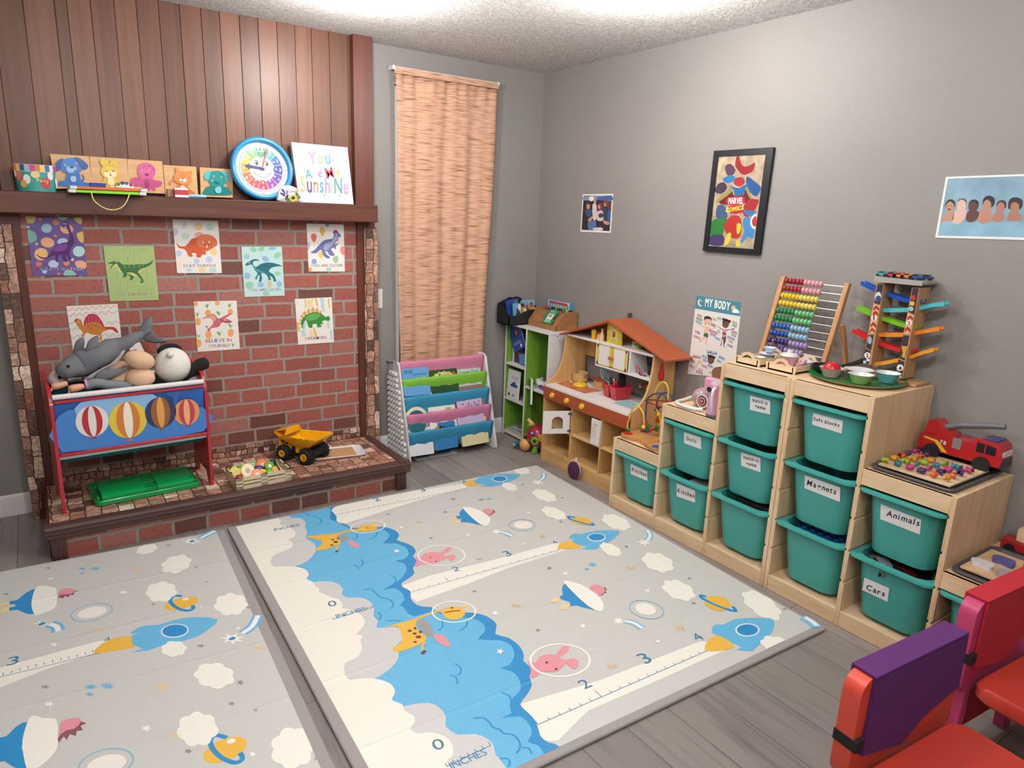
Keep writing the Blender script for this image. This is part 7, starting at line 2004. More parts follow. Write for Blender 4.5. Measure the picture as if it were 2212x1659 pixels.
# ---------------------------------------------------------------- wooden play kitchen with a house roof
MAP = wood('#d2a971', '#c69a62', '#dab582', (22, 2.2, 30), .5, bump=.04)
MAPV = wood('#cfa56d', '#c3975f', '#d8b27e', (22, 30, 2.2), .5, bump=.04)
TER = pm('#a8532f', .5, bump=.05, bs=80)
KW = pm('#dcd8d5', .4)
KX, KB, KL, KR = -.342, -.03, -.6, -1.36
kt = thing('play_kitchen', 'wooden play kitchen with terracotta house roof against right wall', 'play kitchen', (-.19, -1.0, 0))
kprof = [(KX, 0), (KX, .492)] + [(p[0], p[1]) for p in smooth([(-.335, .5), (-.3, .515), (-.255, .553), (-.222, .61), (-.205, .68), (-.197, .74), (-.195, .787)], 4, False)] + [(-.028, .787), (-.028, 0)]
for y in (KL, KR + .012):
 B().prism(kprof, 'y', y, y - .012, MAPV).obj('side_panel', kt, bevel=.0008)
B().box(KX + .001, KX + .013, KR + .012, KL - .012, 0, .083, MAP).obj('plinth', kt, bevel=.0008)
B().box(KX + .013, KB, KR + .012, KL - .012, .072, .083, MAP).obj('bottom_board', kt)
for y in (-.876, -1.14):
 B().box(KX + .001, KB, y - .006, y + .006, .083, .41, MAPV).obj('divider', kt, bevel=.0008)
for y0, y1, z in ((-.87, KL - .012, .245), (-1.134, -.882, .245), (KR + .012, -1.146, .245)):
 B().box(KX + .003, KB, y0, y1, z - .01, z, MAP).obj('shelf', kt, bevel=.0008)
B().box(KB - .001, KB + .004, KR + .012, KL - .012, .08, .48, MAPV).obj('back_board', kt)
b = B()
b.box(KX - .004, KX + .008, KR, KL, .405, .478, pm('#a14a24', .45))
b.obj('drawer_front', kt, bevel=.0015)
b = B()
for k, (y, z, l) in enumerate(((-.66, .43, .05), (-.78, .418, .04), (-.9, .436, .06), (-1.02, .42, .05), (-1.08, .462, .07), (-1.12, .445, .06), (-1.17, .43, .05), (-1.22, .455, .06), (-1.26, .44, .05), (-1.3, .425, .06), (-1.34, .452, .04), (-.72, .462, .05), (-.86, .46, .04))):
 b.flat([(y, z), (y - l, z), (y - l, z + .0012), (y, z + .0012)], 'x', KX - .0043, pm('#b9693f', .5))
for y in (-.696, -.837, -.977):
 for a0, a1 in ((.6, 2.6), (3.9, 5.4)):
  b.strip([(y + .026 * cos(a), .442 + .026 * sin(a)) for a in [a0 + (a1 - a0) * i / 10 for i in range(11)]], .0014, 'x', KX - .0043, pm('#d8a68a', .5))
b.obj('drawer_print', kt)
for y in (-.696, -.837, -.977):
 b = B()
 b.lathe([(.0165, 0), (.0165, -.012), (.0145, -.015)], (KX - .004, y, .442), pm('#dfb630', .35), 20, ax='x')
 k = b.obj('knob', kt)
 b = B()
 b.box(KX - .0205, KX - .019, y - .011, y + .011, .4405, .4435, pm('#ecd88a', .4))
 b.obj('knob_mark', k)
B().prism([(x, y) for x, y in rrect(KX - .004, KB, KR + .0115, KL - .0115, .01)], 'z', .48, .492, KW).obj('worktop', kt, bevel=.001)
b = B()
hob = D('-2674 -6284 1068 275 272 -3003 -1372 21')
b.flat(hob, 'z', .4924, pm('#bd6240', .4))
for c5, r5 in (((-.2052,-.6953), .05), ((-.1991,-.8306), .05)):
 for q_ in (1, .75, .5):
  b.strip(circ(c5[0], c5[1], r5 * q_, n=26), .0022, 'z', .4927, pm('#dfc0b0', .4), True)
 for a in (0, pi / 2, pi, 1.5 * pi):
  b.strip([(c5[0] + r5 * k5 * cos(a), c5[1] + r5 * k5 * sin(a)) for k5 in (.9, 1.2)], .0022, 'z', .4927, pm('#dfc0b0', .4))
b.obj('hob_print', kt)
b = B()
sk_ = D('-2650 -11344 1195 83 -146 -1765 -961 -346')
b.flat(sk_, 'z', .4924, pm('#8fbcc2', .35))
c5 = (sum(p[0] for p in sk_) / 4, sum(p[1] for p in sk_) / 4)
for q_ in (.04, .06):
 b.strip(circ(c5[0], c5[1], q_, q_ * .8, n=16, a0=.4, a1=2.6), .002, 'z', .4927, pm('#b3d0d2', .35))
b.obj('sink_print', kt)
# oven door standing open, microwave panel
hp, ep = (-.349, -.872), (-.4949,-.8043)
dv = Vector((ep[0] - hp[0], ep[1] - hp[1], 0))
wd = dv.length
MD = tr(hp[0], hp[1], .25) @ rot('Z', math.degrees(math.atan2(dv.y, dv.x)))
b = B()
b.T = MD
win = [(wd * .25, .03)] + [(wd * .46 + wd * .21 * cos(a), .075 + .03 * sin(a)) for a in [pi - pi * i / 10 for i in range(11)]] + [(wd * .67, .03)]
win = win[::-1]
n_ = len(win)
hole = win
for (fx0, fx1, fz0, fz1) in ((0, wd * .25, 0, .137), (wd * .67, wd, 0, .137), (wd * .25, wd * .67, 0, .03)):
 b.box(fx0, fx1, -.005, .005, fz0, fz1, KW)
top_ = [(wd * .25, .137), (wd * .25, .075)] + [(wd * .46 + wd * .21 * cos(a), .075 + .03 * sin(a)) for a in [pi - pi * i / 12 for i in range(13)]] + [(wd * .67, .137)]
b.prism(top_, 'y', -.005, .005, KW)
od = b.obj('oven_door', kt)
b = B()
b.T = MD
for z in (.01, .115):
 b.box(-.012, .012, -.007, .007, z, z + .014, pm('#6d6862', .4, .6))
b.obj('hinge', od)
b = B()
b.T = MD
b.prism([(wd * .25, .03), (wd * .67, .03), (wd * .67, .075)] + [(wd * .46 + wd * .21 * cos(a), .075 + .03 * sin(a)) for a in [pi * i / 10 for i in range(11)]] + [(wd * .25, .075)], 'y', -.0008, .0008, pm('#e8ecec', .05, tr=1.0))
b.obj('window_pane', od)
b = B()
b.T = MD
for x, z in ((.85, .04), (.9, .07), (.83, .1)):
 b.lathe([(.0025, -.0056), (.0025, -.005)], (wd * x, 0, z), pm('#5a5552', .5), 8, ax='y')
b.obj('screw_holes', od)
b = B()
mp = D('-10660 3962 -811 3 98 -1494 727 -22')
b.prism(mp, 'x', KX - .001, KX - .006, KW)
b.obj('microwave_panel', kt, bevel=.0008)
b = B()
b.text('8:00', 'x', KX - .0064, *[(-1.0824,.3573),(-1.1137,.3586)], '#b0604a', 1)
for i in range(4):
 for j in range(3):
  ppx = [(-1.088 - .013 * (j - 1), .342 - .0185 * i)]
  y, z = ppx[0]
  if i == 3:
   b.flat(circ(y, z, .003, .003, 10), 'x', KX - .0064, pm(('#b0503a', '#d9b070', '#b0503a')[j], .5))
  else:
   b.strip(circ(y, z, .0042, .0058, 14), .0014, 'x', KX - .0064, pm('#b0503a' if j != 1 else '#c98a5a', .5), True)
b.obj('keypad_print', kt)
# upper part
B().box(-.192, KB, KR + .012, KL - .012, .787, .8, KW).obj('upper_shelf', kt, bevel=.0008)
B().box(-.192, KB, KR + .012, -.888, .652, .664, KW).obj('lower_shelf', kt, bevel=.0008)
for y in (-.888, -1.166):
 B().box(-.192, KB, y - .012, y, .664, .787, KW).obj('upright', kt, bevel=.0008)
B().box(KB, KB + .004, KR + .012, KL - .012, .652, .787, MAPV).obj('upper_back', kt)
for k, (y0, y1) in enumerate(((-1.028, -.9), (-1.154, -1.029))):
 b = B()
 b.box(-.194, -.186, y0, y1, .667, .785, KW)
 d_ = b.obj('cupboard_door', kt, bevel=.0008)
 b = B()
 Yl = pm('#d2b43c', .4)
 s0, s1 = (y1 - .018, y1) if k == 0 else (y0, y0 + .018)
 b.box(-.1946, -.194, s0, s1, .667, .785, Yl)
 s0, s1 = (y0, y0 + .017) if k == 0 else (y1 - .017, y1)
 b.box(-.1946, -.194, s0, s1, .667, .785, Yl)
 b.box(-.1946, -.194, y0, y1, .667, .6705, Yl).box(-.1946, -.194, y0, y1, .7815, .785, Yl)
 b.obj('yellow_strip', d_)
 ym = y0 + .012 if k == 0 else y1 - .012
 b = B().ell((-.202, ym, .722), (.009, .009, .009), pm('#a85a42', .4))
 b.obj('knob', d_)
 for z in (.672, .77):
  ye = y1 - .012 if k == 0 else y0 + .002
  B().box(-.1965, -.1946, ye, ye + .01, z, z + .012, pm('#5f5a50', .4, .6)).obj('hinge', d_)
b = B()
b.lathe([(.0075, 0), (.0075, -.006)], (KB, -.735, .74), pm('#b0502a', .4), 14, ax='x')
b.tube([(KB - .006, -.735, .74), (KB - .03, -.735, .742)], .0045, pm('#b0502a', .4), 8)
b.obj('hook', kt)
# roof
apx, eL, eR, ze, za = -1.0, -.562, -1.462, .782, .942
for (ya, yb) in ((eL, apx), (eR, apx)):
 q_ = [(ya, ze), (ya, ze + .011), (yb, za), (yb, za - .014)]
 B().prism(q_, 'x', -.215, -.012, TER).obj('roof_slab', kt, bevel=.001)
B().prism([(KL - .01, .8), (apx, .93), (KR + .01, .8)], 'x', KB, KB + .004, MAPV).obj('gable_back', kt)
b = B()
for y, z in ((-1.05, .925), (-1.36, .82)):
 b.lathe([(.002, 0), (.002, .0012)], (-.19, y, z), pm('#d8c4b4', .5), 8)
b.obj('screw_caps', kt)
b = B()
b.box(-.024, -.004, -.972, -.955, .938, .965, pm('#8c8f96', .35, 1))
b.obj('wall_bracket', kt)
# clock panel
b = B()
cp_ = [(-.925, .8), (-1.09, .8), (-1.09, .905), (-1.0, .928), (-.925, .91)]
cp_ = D('-9528 7921 -1229 15 69 1032 745 346 469 -142')
b.prism(cp_, 'x', -.17, -.162, pm('#d2b43c', .4))
cl_ = b.obj('clock_panel', kt)
b = B()
c5 = (-1.0086,.8575)
for k in range(12):
 a = k * pi / 6
 b.flat(circ(c5[0] + .0245 * cos(a), c5[1] + .026 * sin(a), .0062, n=12), 'x', -.1704, pm('#ded8c4', .45))
 b.strip(circ(c5[0] + .0245 * cos(a), c5[1] + .026 * sin(a), .0026, n=8), .0011, 'x', -.1707, pm('#c0a850', .45), True)
for a in (.9, 2.2):
 b.flat([(c5[0] + r_ * cos(a + d_), c5[1] + r_ * sin(a + d_)) for r_, d_ in ((.036, -.16), (.043, -.16), (.047, 0), (.043, .16), (.036, .16))], 'x', -.1704, pm('#ded8c4', .45))
 b.flat([(c5[0] + r_ * cos(a + pi + d_), c5[1] + r_ * sin(a + pi + d_)) for r_, d_ in ((.034, -.1), (.046, -.1), (.046, .1), (.034, .1))], 'x', -.1704, pm('#ded8c4', .45))
b.obj('dial_print', cl_)
b = B()
b.prism([(c5[0] + .004, c5[1] - .018), (c5[0] - .006, c5[1] - .016), (c5[0] - .007, c5[1] + .002), (c5[0] - .002, c5[1] + .012), (c5[0] + .008, c5[1] + .012), (c5[0] + .008, c5[1] + .004)], 'x', -.172, -.1762, pm('#8a4526', .45))
b.lathe([(.0035, 0), (.0035, -.003)], (-.176, c5[0] + .003, c5[1] + .002), pm('#e0d0b0', .45), 10, ax='x')
b.obj('hands', cl_)
# tap
b = B()
b.lathe([(.03, .492), (.03, .503), (.026, .506)], (-.058, -1.2, 0), pm('#d9b330', .4), 20)
b.obj('tap_base', kt)
b = B()
b.lathe([(.0115, .506), (.0115, .59)], (-.058, -1.2, 0), pm('#d3ad80', .5), 16)
b.obj('tap_post', kt)
b = B()
b.box(-.13, -.035, -1.208, -1.192, .588, .604, pm('#9c4a26', .45))
b.obj('tap_spout', kt, bevel=.003)
b = B()
b.ell((-.058, -1.2, .614), (.012, .012, .012), pm('#d2a52c', .4))
b.lathe([(.007, .58), (.007, .588)], (-.122, -1.2, 0), pm('#d8b98c', .5), 12)
b.obj('tap_knob', kt)

# things standing in and on the kitchen
def lathe_thing(name, label, cat, x, y, z, parts, group=None):
 t = thing(name, label, cat, (x, y, z), group=group)
 for nm, prof, m in parts:
  b2 = B()
  b2.lathe([(r_, z + h_) for r_, h_ in prof], (x, y, 0), pm(m, .4) if isinstance(m, str) else m, 24)
  b2.obj(nm, t)
 return t
G8 = 'toy groceries on the upper kitchen shelf'
lathe_thing('pepper_pot', 'yellow pepper pot with brown knob at left on upper kitchen shelf', 'toy food', -.165, -.832, .8, [('body', [(.016, 0), (.016, .038), (.0185, .04), (.016, .052), (.008, .058)], '#dfae1c'), ('knob', [(.008, .056), (.0095, .062), (.006, .07)], '#7a3826')], G8)
lathe_thing('salt_shaker', 'cream salt shaker with brown cap on upper kitchen shelf', 'toy food', -.165, -.878, .8, [('body', [(.016, 0), (.0155, .01), (.011, .036)], '#dcb48c'), ('cap', [(.0105, .036), (.011, .042), (.006, .05)], '#8a3c2c')], G8)
lathe_thing('milk_bottle', 'cream wooden bottle beside the yellow clock panel', 'toy food', -.172, -.91, .8, [('body', [(.0145, 0), (.0145, .034), (.008, .05), (.0055, .056), (.0055, .066), (.0065, .067), (.0065, .072)], '#dcb48c')], G8)
t = lathe_thing('tuna_can', 'pale yellow can with green and white label on upper kitchen shelf', 'toy food', -.12, -1.145, .8, [('body', [(.026, 0), (.0275, .002), (.0275, .034), (.026, .036)], '#d2bb62')], G8)
b = B()
for a0, a1, z0, z1, m in ((2.75, 3.9, .011, .026, '#1f6a4a'), (2.85, 3.8, .006, .013, '#e0dfd8'), (3.0, 3.6, .017, .022, '#a8c4d8')):
 q_ = [(-.12 + .0278 * cos(a), -1.145 + .0278 * sin(a)) for a in [a0 + (a1 - a0) * i / 8 for i in range(9)]]
 b.add([(x, y, .8 + z0) for x, y in q_] + [(x, y, .8 + z1) for x, y in q_], [(i, i + 1, 10 + i, 9 + i) for i in range(8)], pm(m, .4))
b.obj('label', t)
lathe_thing('soda_can', 'slim green patterned can right of the pale yellow can', 'toy food', -.135, -1.196, .8, [('body', [(.011, 0), (.0135, .004), (.0135, .04), (.011, .044)], pm('#4f7a4a', .35, var=.7, vs=90))], G8)
lathe_thing('metal_cup', 'small grey tin cup under the roof at right of the shelf', 'toy food', -.14, -1.285, .8, [('body', [(.019, 0), (.021, .03)], pm('#5f6066', .35, .6))], G8)
b = B().box(-.17, -.145, -1.352, -1.33, .8, .818, pm('#8c9cc4', .4, var=.4, vs=120))
b.one('tiny_carton', 'tiny blue and white carton at the right end of the shelf', 'toy food', (-.158, -1.34, .8), G8)
lathe_thing('wooden_jar', 'brown jar half hidden behind the yellow clock panel', 'toy food', -.08, -1.1, .8, [('body', [(.022, 0), (.024, .03), (.02, .05)], pm('#7a4a2a', .5))], G8)
# open cubby
b = B()
b.T = tr(-.052, -1.215, .7245) @ rot('Z', 18) @ rot('Y', 80)
b.lathe([(.058, 0), (.06, .004), (.06, .012), (.056, .012), (.054, .004)], (0, 0, 0), pm('#1f1f24', .4), 28, True, False)
b.lathe([(.054, .004), (.02, .004)], (0, 0, 0), pm('#26262c', .4), 28, False, True)
b.one('toy_pan', 'black toy pan standing on edge in the open kitchen cubby', 'toy pan', (-.07, -1.215, .664))
GLS = pm('#dfe4e4', .04, tr=1.0)
t = thing('measuring_cup', 'clear measuring cup at the middle of the open kitchen cubby', 'cup', (-.1, -1.262, .664))
b = B()
b.lathe([(.024, .6645), (.026, .668), (.031, .72), (.0318, .721), (.0305, .721), (.0255, .669)], (-.1, -1.262, 0), GLS, 24, True, False)
b.obj('glass', t)
t = thing('blender_cup', 'clear cup with black handle and black base in kitchen cubby', 'cup', (-.13, -1.312, .664))
b = B()
b.lathe([(.0245, .672), (.028, .717), (.0285, .718), (.027, .716), (.0235, .672)], (-.13, -1.312, 0), GLS, 24, False, False)
b.obj('glass', t)
b = B()
b.lathe([(.027, .6645), (.027, .671), (.02, .673)], (-.13, -1.312, 0), pm('#141418', .4), 22)
b.obj('base', t)
b = B()
b.tube(smooth([(-.155, -1.312, .668), (-.162, -1.312, .69), (-.165, -1.312, .715), (-.15, -1.312, .724), (-.12, -1.312, .722)], 3, False), .008, pm('#141418', .4), 10)
b.obj('handle', t)
b = B()
b.tube(smooth([(-.165, -1.205, .713), (-.168, -1.222, .7), (-.17, -1.24, .682), (-.17, -1.258, .672), (-.168, -1.27, .671)], 3, False), [.005, .007, .008, .006, .004, .004, .0035, .0035, .004, .005, .006, .006, .004], pm('#b83a5c', .4), 10)
b.one('toy_spatula', 'pink toy spatula leaning in the black scoop of kitchen cubby', 'toy utensil', (-.17, -1.245, .664))
b = B()
b.tube(smooth([(-.162, -1.225, .7), (-.165, -1.228, .68), (-.168, -1.238, .667), (-.168, -1.26, .6665), (-.165, -1.28, .668)], 3, False), .0035, pm('#17171b', .4), 8)
b.one('toy_ladle', 'black curved toy ladle under the pink spatula', 'toy utensil', (-.168, -1.245, .664))
lathe_thing('ketchup_bottle', 'red toy bottle at the right of the open kitchen cubby', 'toy food', -.14, -1.367, .664, [('body', [(.0155, 0), (.0165, .03), (.014, .045), (.0085, .062), (.0065, .078), (.0065, .086)], '#b8222c')])
# pots on the worktop
def pot(label, x, y, z, r, h, body, base, lidm=None, ring=False):
 t_ = thing('toy_pot', label, 'toy pot', (x, y, z), group='toy pots on the kitchen worktop')
 b2 = B()
 b2.lathe([(r * .95, z + .006), (r, z + .01), (r, z + h - .004), (r * 1.08, z + h), (r * 1.05, z + h + .002), (r * .93, z + h - .002), (r * .9, z + .01)], (x, y, 0), pm(body, .45), 30, False, False)
 b2.lathe([(r * .9, z + .01), (.001, z + .01)], (x, y, 0), pm(body, .45), 30, False, True)
 b2.obj('body', t_)
 b2 = B()
 b2.lathe([(r * .95, z), (r * 1.0, z + .003), (r * .97, z + .007)], (x, y, 0), pm(base, .45), 28)
 b2.obj('base', t_)
 return t_
p1 = pot('cream toy pot with brown handles at left rear of the kitchen worktop', -.1, -.652, .492, .049, .058, '#cdaa78', '#8c4a2e')
for s_, y in ((1, -.592), (-1, -.712)):
 B().box(-.108, -.092, y - .014, y + .014, .53, .542, pm('#9c4f2e', .45)).obj('handle', p1, bevel=.003)
p2 = pot('cream toy pot with brown lid behind the red caddy', -.09, -.842, .492, .045, .046, '#cdaa78', '#cdaa78')
b = B()
b.lathe([(.048, .5405), (.049, .545), (.04, .552), (.012, .5545)], (-.09, -.842, 0), pm('#9c4a28', .4), 28)
b.obj('lid', p2)
b = B()
b.T = tr(-.09, -.842, .555) @ rot('Z', 55)
b.tube([(.019 * cos(a), 0, .013 * sin(a)) for a in [pi * 1.02 * i / 12 for i in range(13)]], .006, pm('#c99a3a', .4), 10)
b.obj('ring_handle', p2)
b = B()
b.box(-.096, -.084, -.796, -.742, .534, .544, pm('#9c4a28', .45))
b.obj('handle', p2, bevel=.003)
t = thing('pot_lid', 'yellow domed toy pot lid lying at front of the hob print', 'lid', (-.172, -.742, .4928))
b = B()
b.lathe([(.046, .4935), (.0465, .497), (.04, .508), (.02, .516), (.005, .518)], (-.172, -.742, 0), pm('#d6ae24', .35), 28)
b.obj('dome', t)
b = B().ell((-.172, -.742, .524), (.0095, .0095, .009), pm('#d6ae24', .35))
b.obj('knob', t)
# red caddy of utensils
cd = thing('utensil_caddy', 'translucent red two-part caddy of toy utensils on the worktop', 'caddy', (-.175, -1.065, .4925))
RC = pm('#ba1f2e', .25, coat=.3)
M_ = tr(-.165, -1.06, .493) @ rot('Z', -8)
for s_ in (0, 1):
 b = B()
 b.T = M_
 y0, y1 = (-.001, .068) if s_ else (-.072, -.004)
 x0, x1 = -.062, .062
 t1 = [(x0, y0), (x1, y0), (x1, y1), (x0, y1)]
 b0 = [(x0 + .016, y0 + .012), (x1 - .016, y0 + .012), (x1 - .016, y1 - .012), (x0 + .016, y1 - .012)]
 i1 = [(x0 + .004, y0 + .004), (x1 - .004, y0 + .004), (x1 - .004, y1 - .004), (x0 + .004, y1 - .004)]
 i0 = [(x0 + .019, y0 + .015), (x1 - .019, y0 + .015), (x1 - .019, y1 - .015), (x0 + .019, y1 - .015)]
 b.loft([[(x, y, 0) for x, y in b0], [(x, y, .078) for x, y in t1], [(x, y, .078) for x, y in i1], [(x, y, .004) for x, y in i0]], RC)
 b.obj('compartment', cd, bevel=.002)
b = B()
b.T = M_
b.box(-.02, .02, -.006, .001, .06, .1, RC)
b.obj('carry_handle', cd, bevel=.002)
wk = thing('toy_whisk', 'teal wire toy whisk leaning left out of the red caddy', 'toy utensil', (-.17, -1.03, .52))
TEAL = pm('#4fa3a8', .4)
h0, h1 = Vector((-.165, -1.035, .51)), Vector((-.172, -.985, .575))
b = B()
b.tube([tuple(h0), tuple(h1)], .005, TEAL, 10)
b.obj('handle', wk)
ax_ = (h1 - h0).normalized()
s1 = ax_.cross(Vector((1, 0, 0))).normalized()
s2 = ax_.cross(s1)
for k in range(4):
 a = k * pi / 4
 w_ = s1 * cos(a) + s2 * sin(a)
 pts = [tuple(h1 + ax_ * (.085 * (.5 - .5 * cos(t * pi))) + w_ * (.02 * sin(t * pi) * (1 if t < .5 else 1))) for t in [i / 10 for i in range(11)]]
 pts2 = [tuple(h1 + ax_ * (.085 * (.5 - .5 * cos(t * pi))) - w_ * (.02 * sin(t * pi))) for t in [i / 10 for i in range(10, -1, -1)]]
 B().tube(pts + pts2[1:], .0013, TEAL, 6).obj('wire', wk)
b = B()
b.T = tr(-.15, -1.095, .54) @ rot('X', -12)
b.loft([[(x, y, z) for x, y in rrect(-.028 * k, .028 * k, -.004, .004, .0035)] for k, z in ((.3, -.02), (.75, .03), (1.05, .075), (.95, .095), (.6, .102))], pm('#24242a', .45))
b.one('toy_turner', 'wide black toy turner standing in the red caddy', 'toy utensil', (-.15, -1.095, .52))
b = B()
b.T = tr(-.19, -1.075, .52)
b.tube(smooth([(0, .0, .0), (-.002, .012, .03), (-.004, .02, .055), (-.002, .012, .075), (0, -.004, .07), (.001, -.01, .045), (.0, -.004, .02)], 3), .0022, pm('#a8283a', .4), 6, closed=True)
b.one('toy_spoon', 'red outlined toy spoon loop in the caddy', 'toy utensil', (-.19, -1.075, .52))
for k, (y, z, m, r_) in enumerate(((-1.03, .59, '#1b1b20', .021), (-1.042, .583, '#cfc9bc', .017), (-1.05, .575, '#26262c', .02))):
 b = B()
 b.T = tr(-.185 + .008 * k, y, z) @ rot('Z', 60) @ rot('X', 75 + 6 * k)
 b.tube([(r_ * cos(a), r_ * sin(a), 0) for a in [2 * pi * i / 18 for i in range(18)]], .003, pm(m, .4), 6, closed=True)
 b.tube([(0, -r_, 0), (0, -r_ - .05, 0)], .003, pm(m, .4), 6)
 b.one('toy_spoon', ('black', 'cream', 'dark grey')[k] + ' ring-headed toy utensil bunched behind the whisk', 'toy utensil', (-.185, y, .53))
# dark toy seen through the oven door and purple pan leaning outside
b = B()
b.lathe([(.028, .2455), (.036, .26), (.038, .29), (.03, .31), (.012, .318)], (-.2, -.8, 0), pm('#1c2430', .35), 22)
b.one('toy_kettle', 'dark blue black toy pot inside the oven behind the open door', 'toy pot', (-.2, -.8, .2455))
t = thing('toy_frying_pan', 'purple toy frying pan standing on floor against the kitchen plinth', 'toy pan', (-.362, -.968, 0))
b = B()
b.T = tr(-.366, -.968, .052) @ rot('Y', -90 + 6)
b.lathe([(.05, 0), (.052, .003), (.051, .012), (.049, .013)], (0, 0, 0), pm('#4b2046', .5), 36)
b.obj('pan_disc', t)
b = B()
b.T = tr(-.366, -.968, .052) @ rot('Y', -90 + 6)
b.lathe([(.0525, .0), (.0532, .0035), (.0522, .006)], (0, 0, 0), pm('#cfc4c6', .5), 36, False, False)
b.obj('rim', t)
B().box(-.366, -.355, -.974, -.961, .1, .128, pm('#dcd8d8', .4)).obj('handle', t, bevel=.003)
# ---------------------------------------------------------------- two stepped pine storage frames with bins
PIN = wood('#dcbf9a', '#cfac82', '#e4cbaa', (30, 3, 30), .5, bump=.06)
PINV = wood('#dabb94', '#c9a67c', '#e3c9a6', (30, 30, 2.4), .5, bump=.06)
XFR, XBK = -.452, -.014
GRV = [.06 + .129 * k + .122 for k in range(6)]
def panel(root, y0, y1, h, gl_, gr_):
 """upright with bin grooves up to height gl_ on the +y side and gr_ on the -y side"""
 b = B()
 th = y1 - y0
 b.box(XFR, XBK, y0 + (.005 if gr_ else 0), y1 - (.005 if gl_ else 0), .001, h, PINV)
 for lim, ya, yb in ((gl_, y1 - .005, y1), (gr_, y0, y0 + .005)):
  if not lim:
   continue
  z = .001
  for g in GRV + [9]:
   if g > lim - .03:
    break
   b.box(XFR, XBK, ya, yb, z, g, PINV)
   z = g + .012
  b.box(XFR, XBK, ya, yb, z, h, PINV)
 return b.obj('upright', root, bevel=.0012)
def frame(label, ys, hs):
 """ys: four upright centre lines; hs: heights of the three columns"""
 t = thing('storage_frame', label, 'storage unit', ((XFR + XBK) / 2, (ys[0] + ys[3]) / 2, 0), group='stepped pine storage frames')
 for i, y in enumerate(ys):
  a = hs[i - 1] if i > 0 else 0
  c = hs[i] if i < 3 else 0
  panel(t, y - .009, y + .009, max(a, c), a, c)
 for i in range(3):
  y0, y1 = ys[i + 1] + .0092, ys[i] - .0092
  B().box(XFR + .002, XBK, y0, y1, hs[i] - .018, hs[i] - .0005, PIN).obj('step_top', t, bevel=.001)
  B().box(XFR + .001, XFR + .017, y0, y1, hs[i] - .062, hs[i] - .0005, PIN).obj('front_rail', t, bevel=.0012)
  B().box(XFR + .017, XBK, y0, y1, .05, .064, PIN).obj('base_board', t)
  B().box(XFR + .001, XFR + .017, y0, y1, .001, .066, PIN).obj('plinth', t, bevel=.0015)
  B().box(XBK - .004, XBK, y0, y1, .06, hs[i] - .018, PINV).obj('back_board', t)
 b = B()
 for i, y in enumerate(ys):
  for z in (.25, .5):
   if z < (hs[min(i, 2)] if i < 3 else hs[2]):
    b.lathe([(.003, 0), (.003, .0008)], (XFR + .05, y + .0092, z), pm('#2a2420', .5), 8, ax='y')
 b.obj('screw_caps', t)
 return t
U1, U2 = (-1.372, -1.69, -2.008, -2.326), (-2.346, -2.664, -2.982, -3.3)
H_ = (.386, .648, .912)
frame('left pine storage frame, its steps rising toward the abacus', U1, H_)
frame('right pine storage frame, its steps falling toward the red chairs', U2, H_[::-1])
TQ = pm('#3f9a92', .42)
TQR = pm('#42a39a', .38)
def fx_(z, zt):
 return -.444 + .026 * max(0, min(1, (zt - z) / .235))
def storage_bin(label, y, zt, paper=None, words=()):
 t = thing('storage_bin', label, 'bin', (-.24, y, zt - .235), group='turquoise storage bins')
 rings = []
 for k, dz in ((.0, 0), (.25, -.06), (.6, -.14), (.9, -.205), (.97, -.224), (1.03, -.233), (1.12, -.235)):
  xf, xb, hw = -.444 + .026 * k, -.06 - .02 * k, .131 - .022 * k
  if dz == -.235:
   xf, xb, hw = xf + .02, xb - .02, hw - .02
  rings.append([(x, yy + y, zt + dz) for x, yy in rrect(xf, xb, -hw, hw, .055, 6)])
 inner = []
 for k, dz in ((1.05, -.228), (.9, -.2), (.3, -.06), (0, 0)):
  xf, xb, hw = -.441 + .026 * k, -.063 - .02 * k, .128 - .022 * k
  inner.append([(x, yy + y, zt + dz) for x, yy in rrect(xf, xb, -hw, hw, .053, 6)])
 b = B()
 b.loft(rings[::-1], TQ, True, False)
 b.loft(inner, TQ, True, False)
 b.obj('tub', t, sharp=50)
 b = B()
 out = rrect(-.468, -.04, -.1485, .1485, .03, 6)
 hole = rrect(-.441, -.063, -.128, .128, .053, 6)
 R_ = [[(x, yy + y, zz) for x, yy in pp] for pp, zz in ((hole, zt - .001), (hole, zt + .0035), (out, zt + .0035), (out, zt - .006), ([(x * .99 - .002, yy * .985) for x, yy in out], zt - .0075), (rrect(-.4445, -.0595, -.1315, .1315, .055, 6), zt - .0075), (rrect(-.445, -.059, -.132, .132, .055, 6), zt - .018), (rrect(-.4435, -.0605, -.1305, .1305, .055, 6), zt - .018))]
 b.loft(R_, TQR, False, False)
 b.obj('rim', t, sharp=40)
 if paper:
  def on(p, d):
   return (fx_(p[1], zt) - d, p[0], p[1])
  b = B()
  b.add([on(p, .0015) for p in paper], [(0, 1, 2, 3)], pm('#e0dfde', .5))
  lb = b.obj('paper_label', t)
  b = B()
  for wd_, (q0, q1) in words:
   b2 = B()
   b2.text(wd_, 'x', 0, q0, q1, pm('#16232c', .5), 1.05, .022, .18)
   b.add([on((v.y, v.z), .0019) for v in b2.v], b2.f, b2.mats[0])
  b.obj('lettering', lb)
 return t
c1, c2, c3 = (-1.372 - 1.69) / 2, (-1.69 - 2.008) / 2, (-2.008 - 2.326) / 2
c4, c5_, c6 = (-2.346 - 2.664) / 2, (-2.664 - 2.982) / 2, (-2.982 - 3.3) / 2
Z1, Z2, Z3 = .315, .573, .831
storage_bin('turquoise bin labelled Kitchen, alone in the lowest left step', c1, Z1, D('-14924 2776 -1189 -22 -10 -522 1210 -32'), [('Kitchen', [(-1.4994,.2404),(-1.6086,.2439)])])
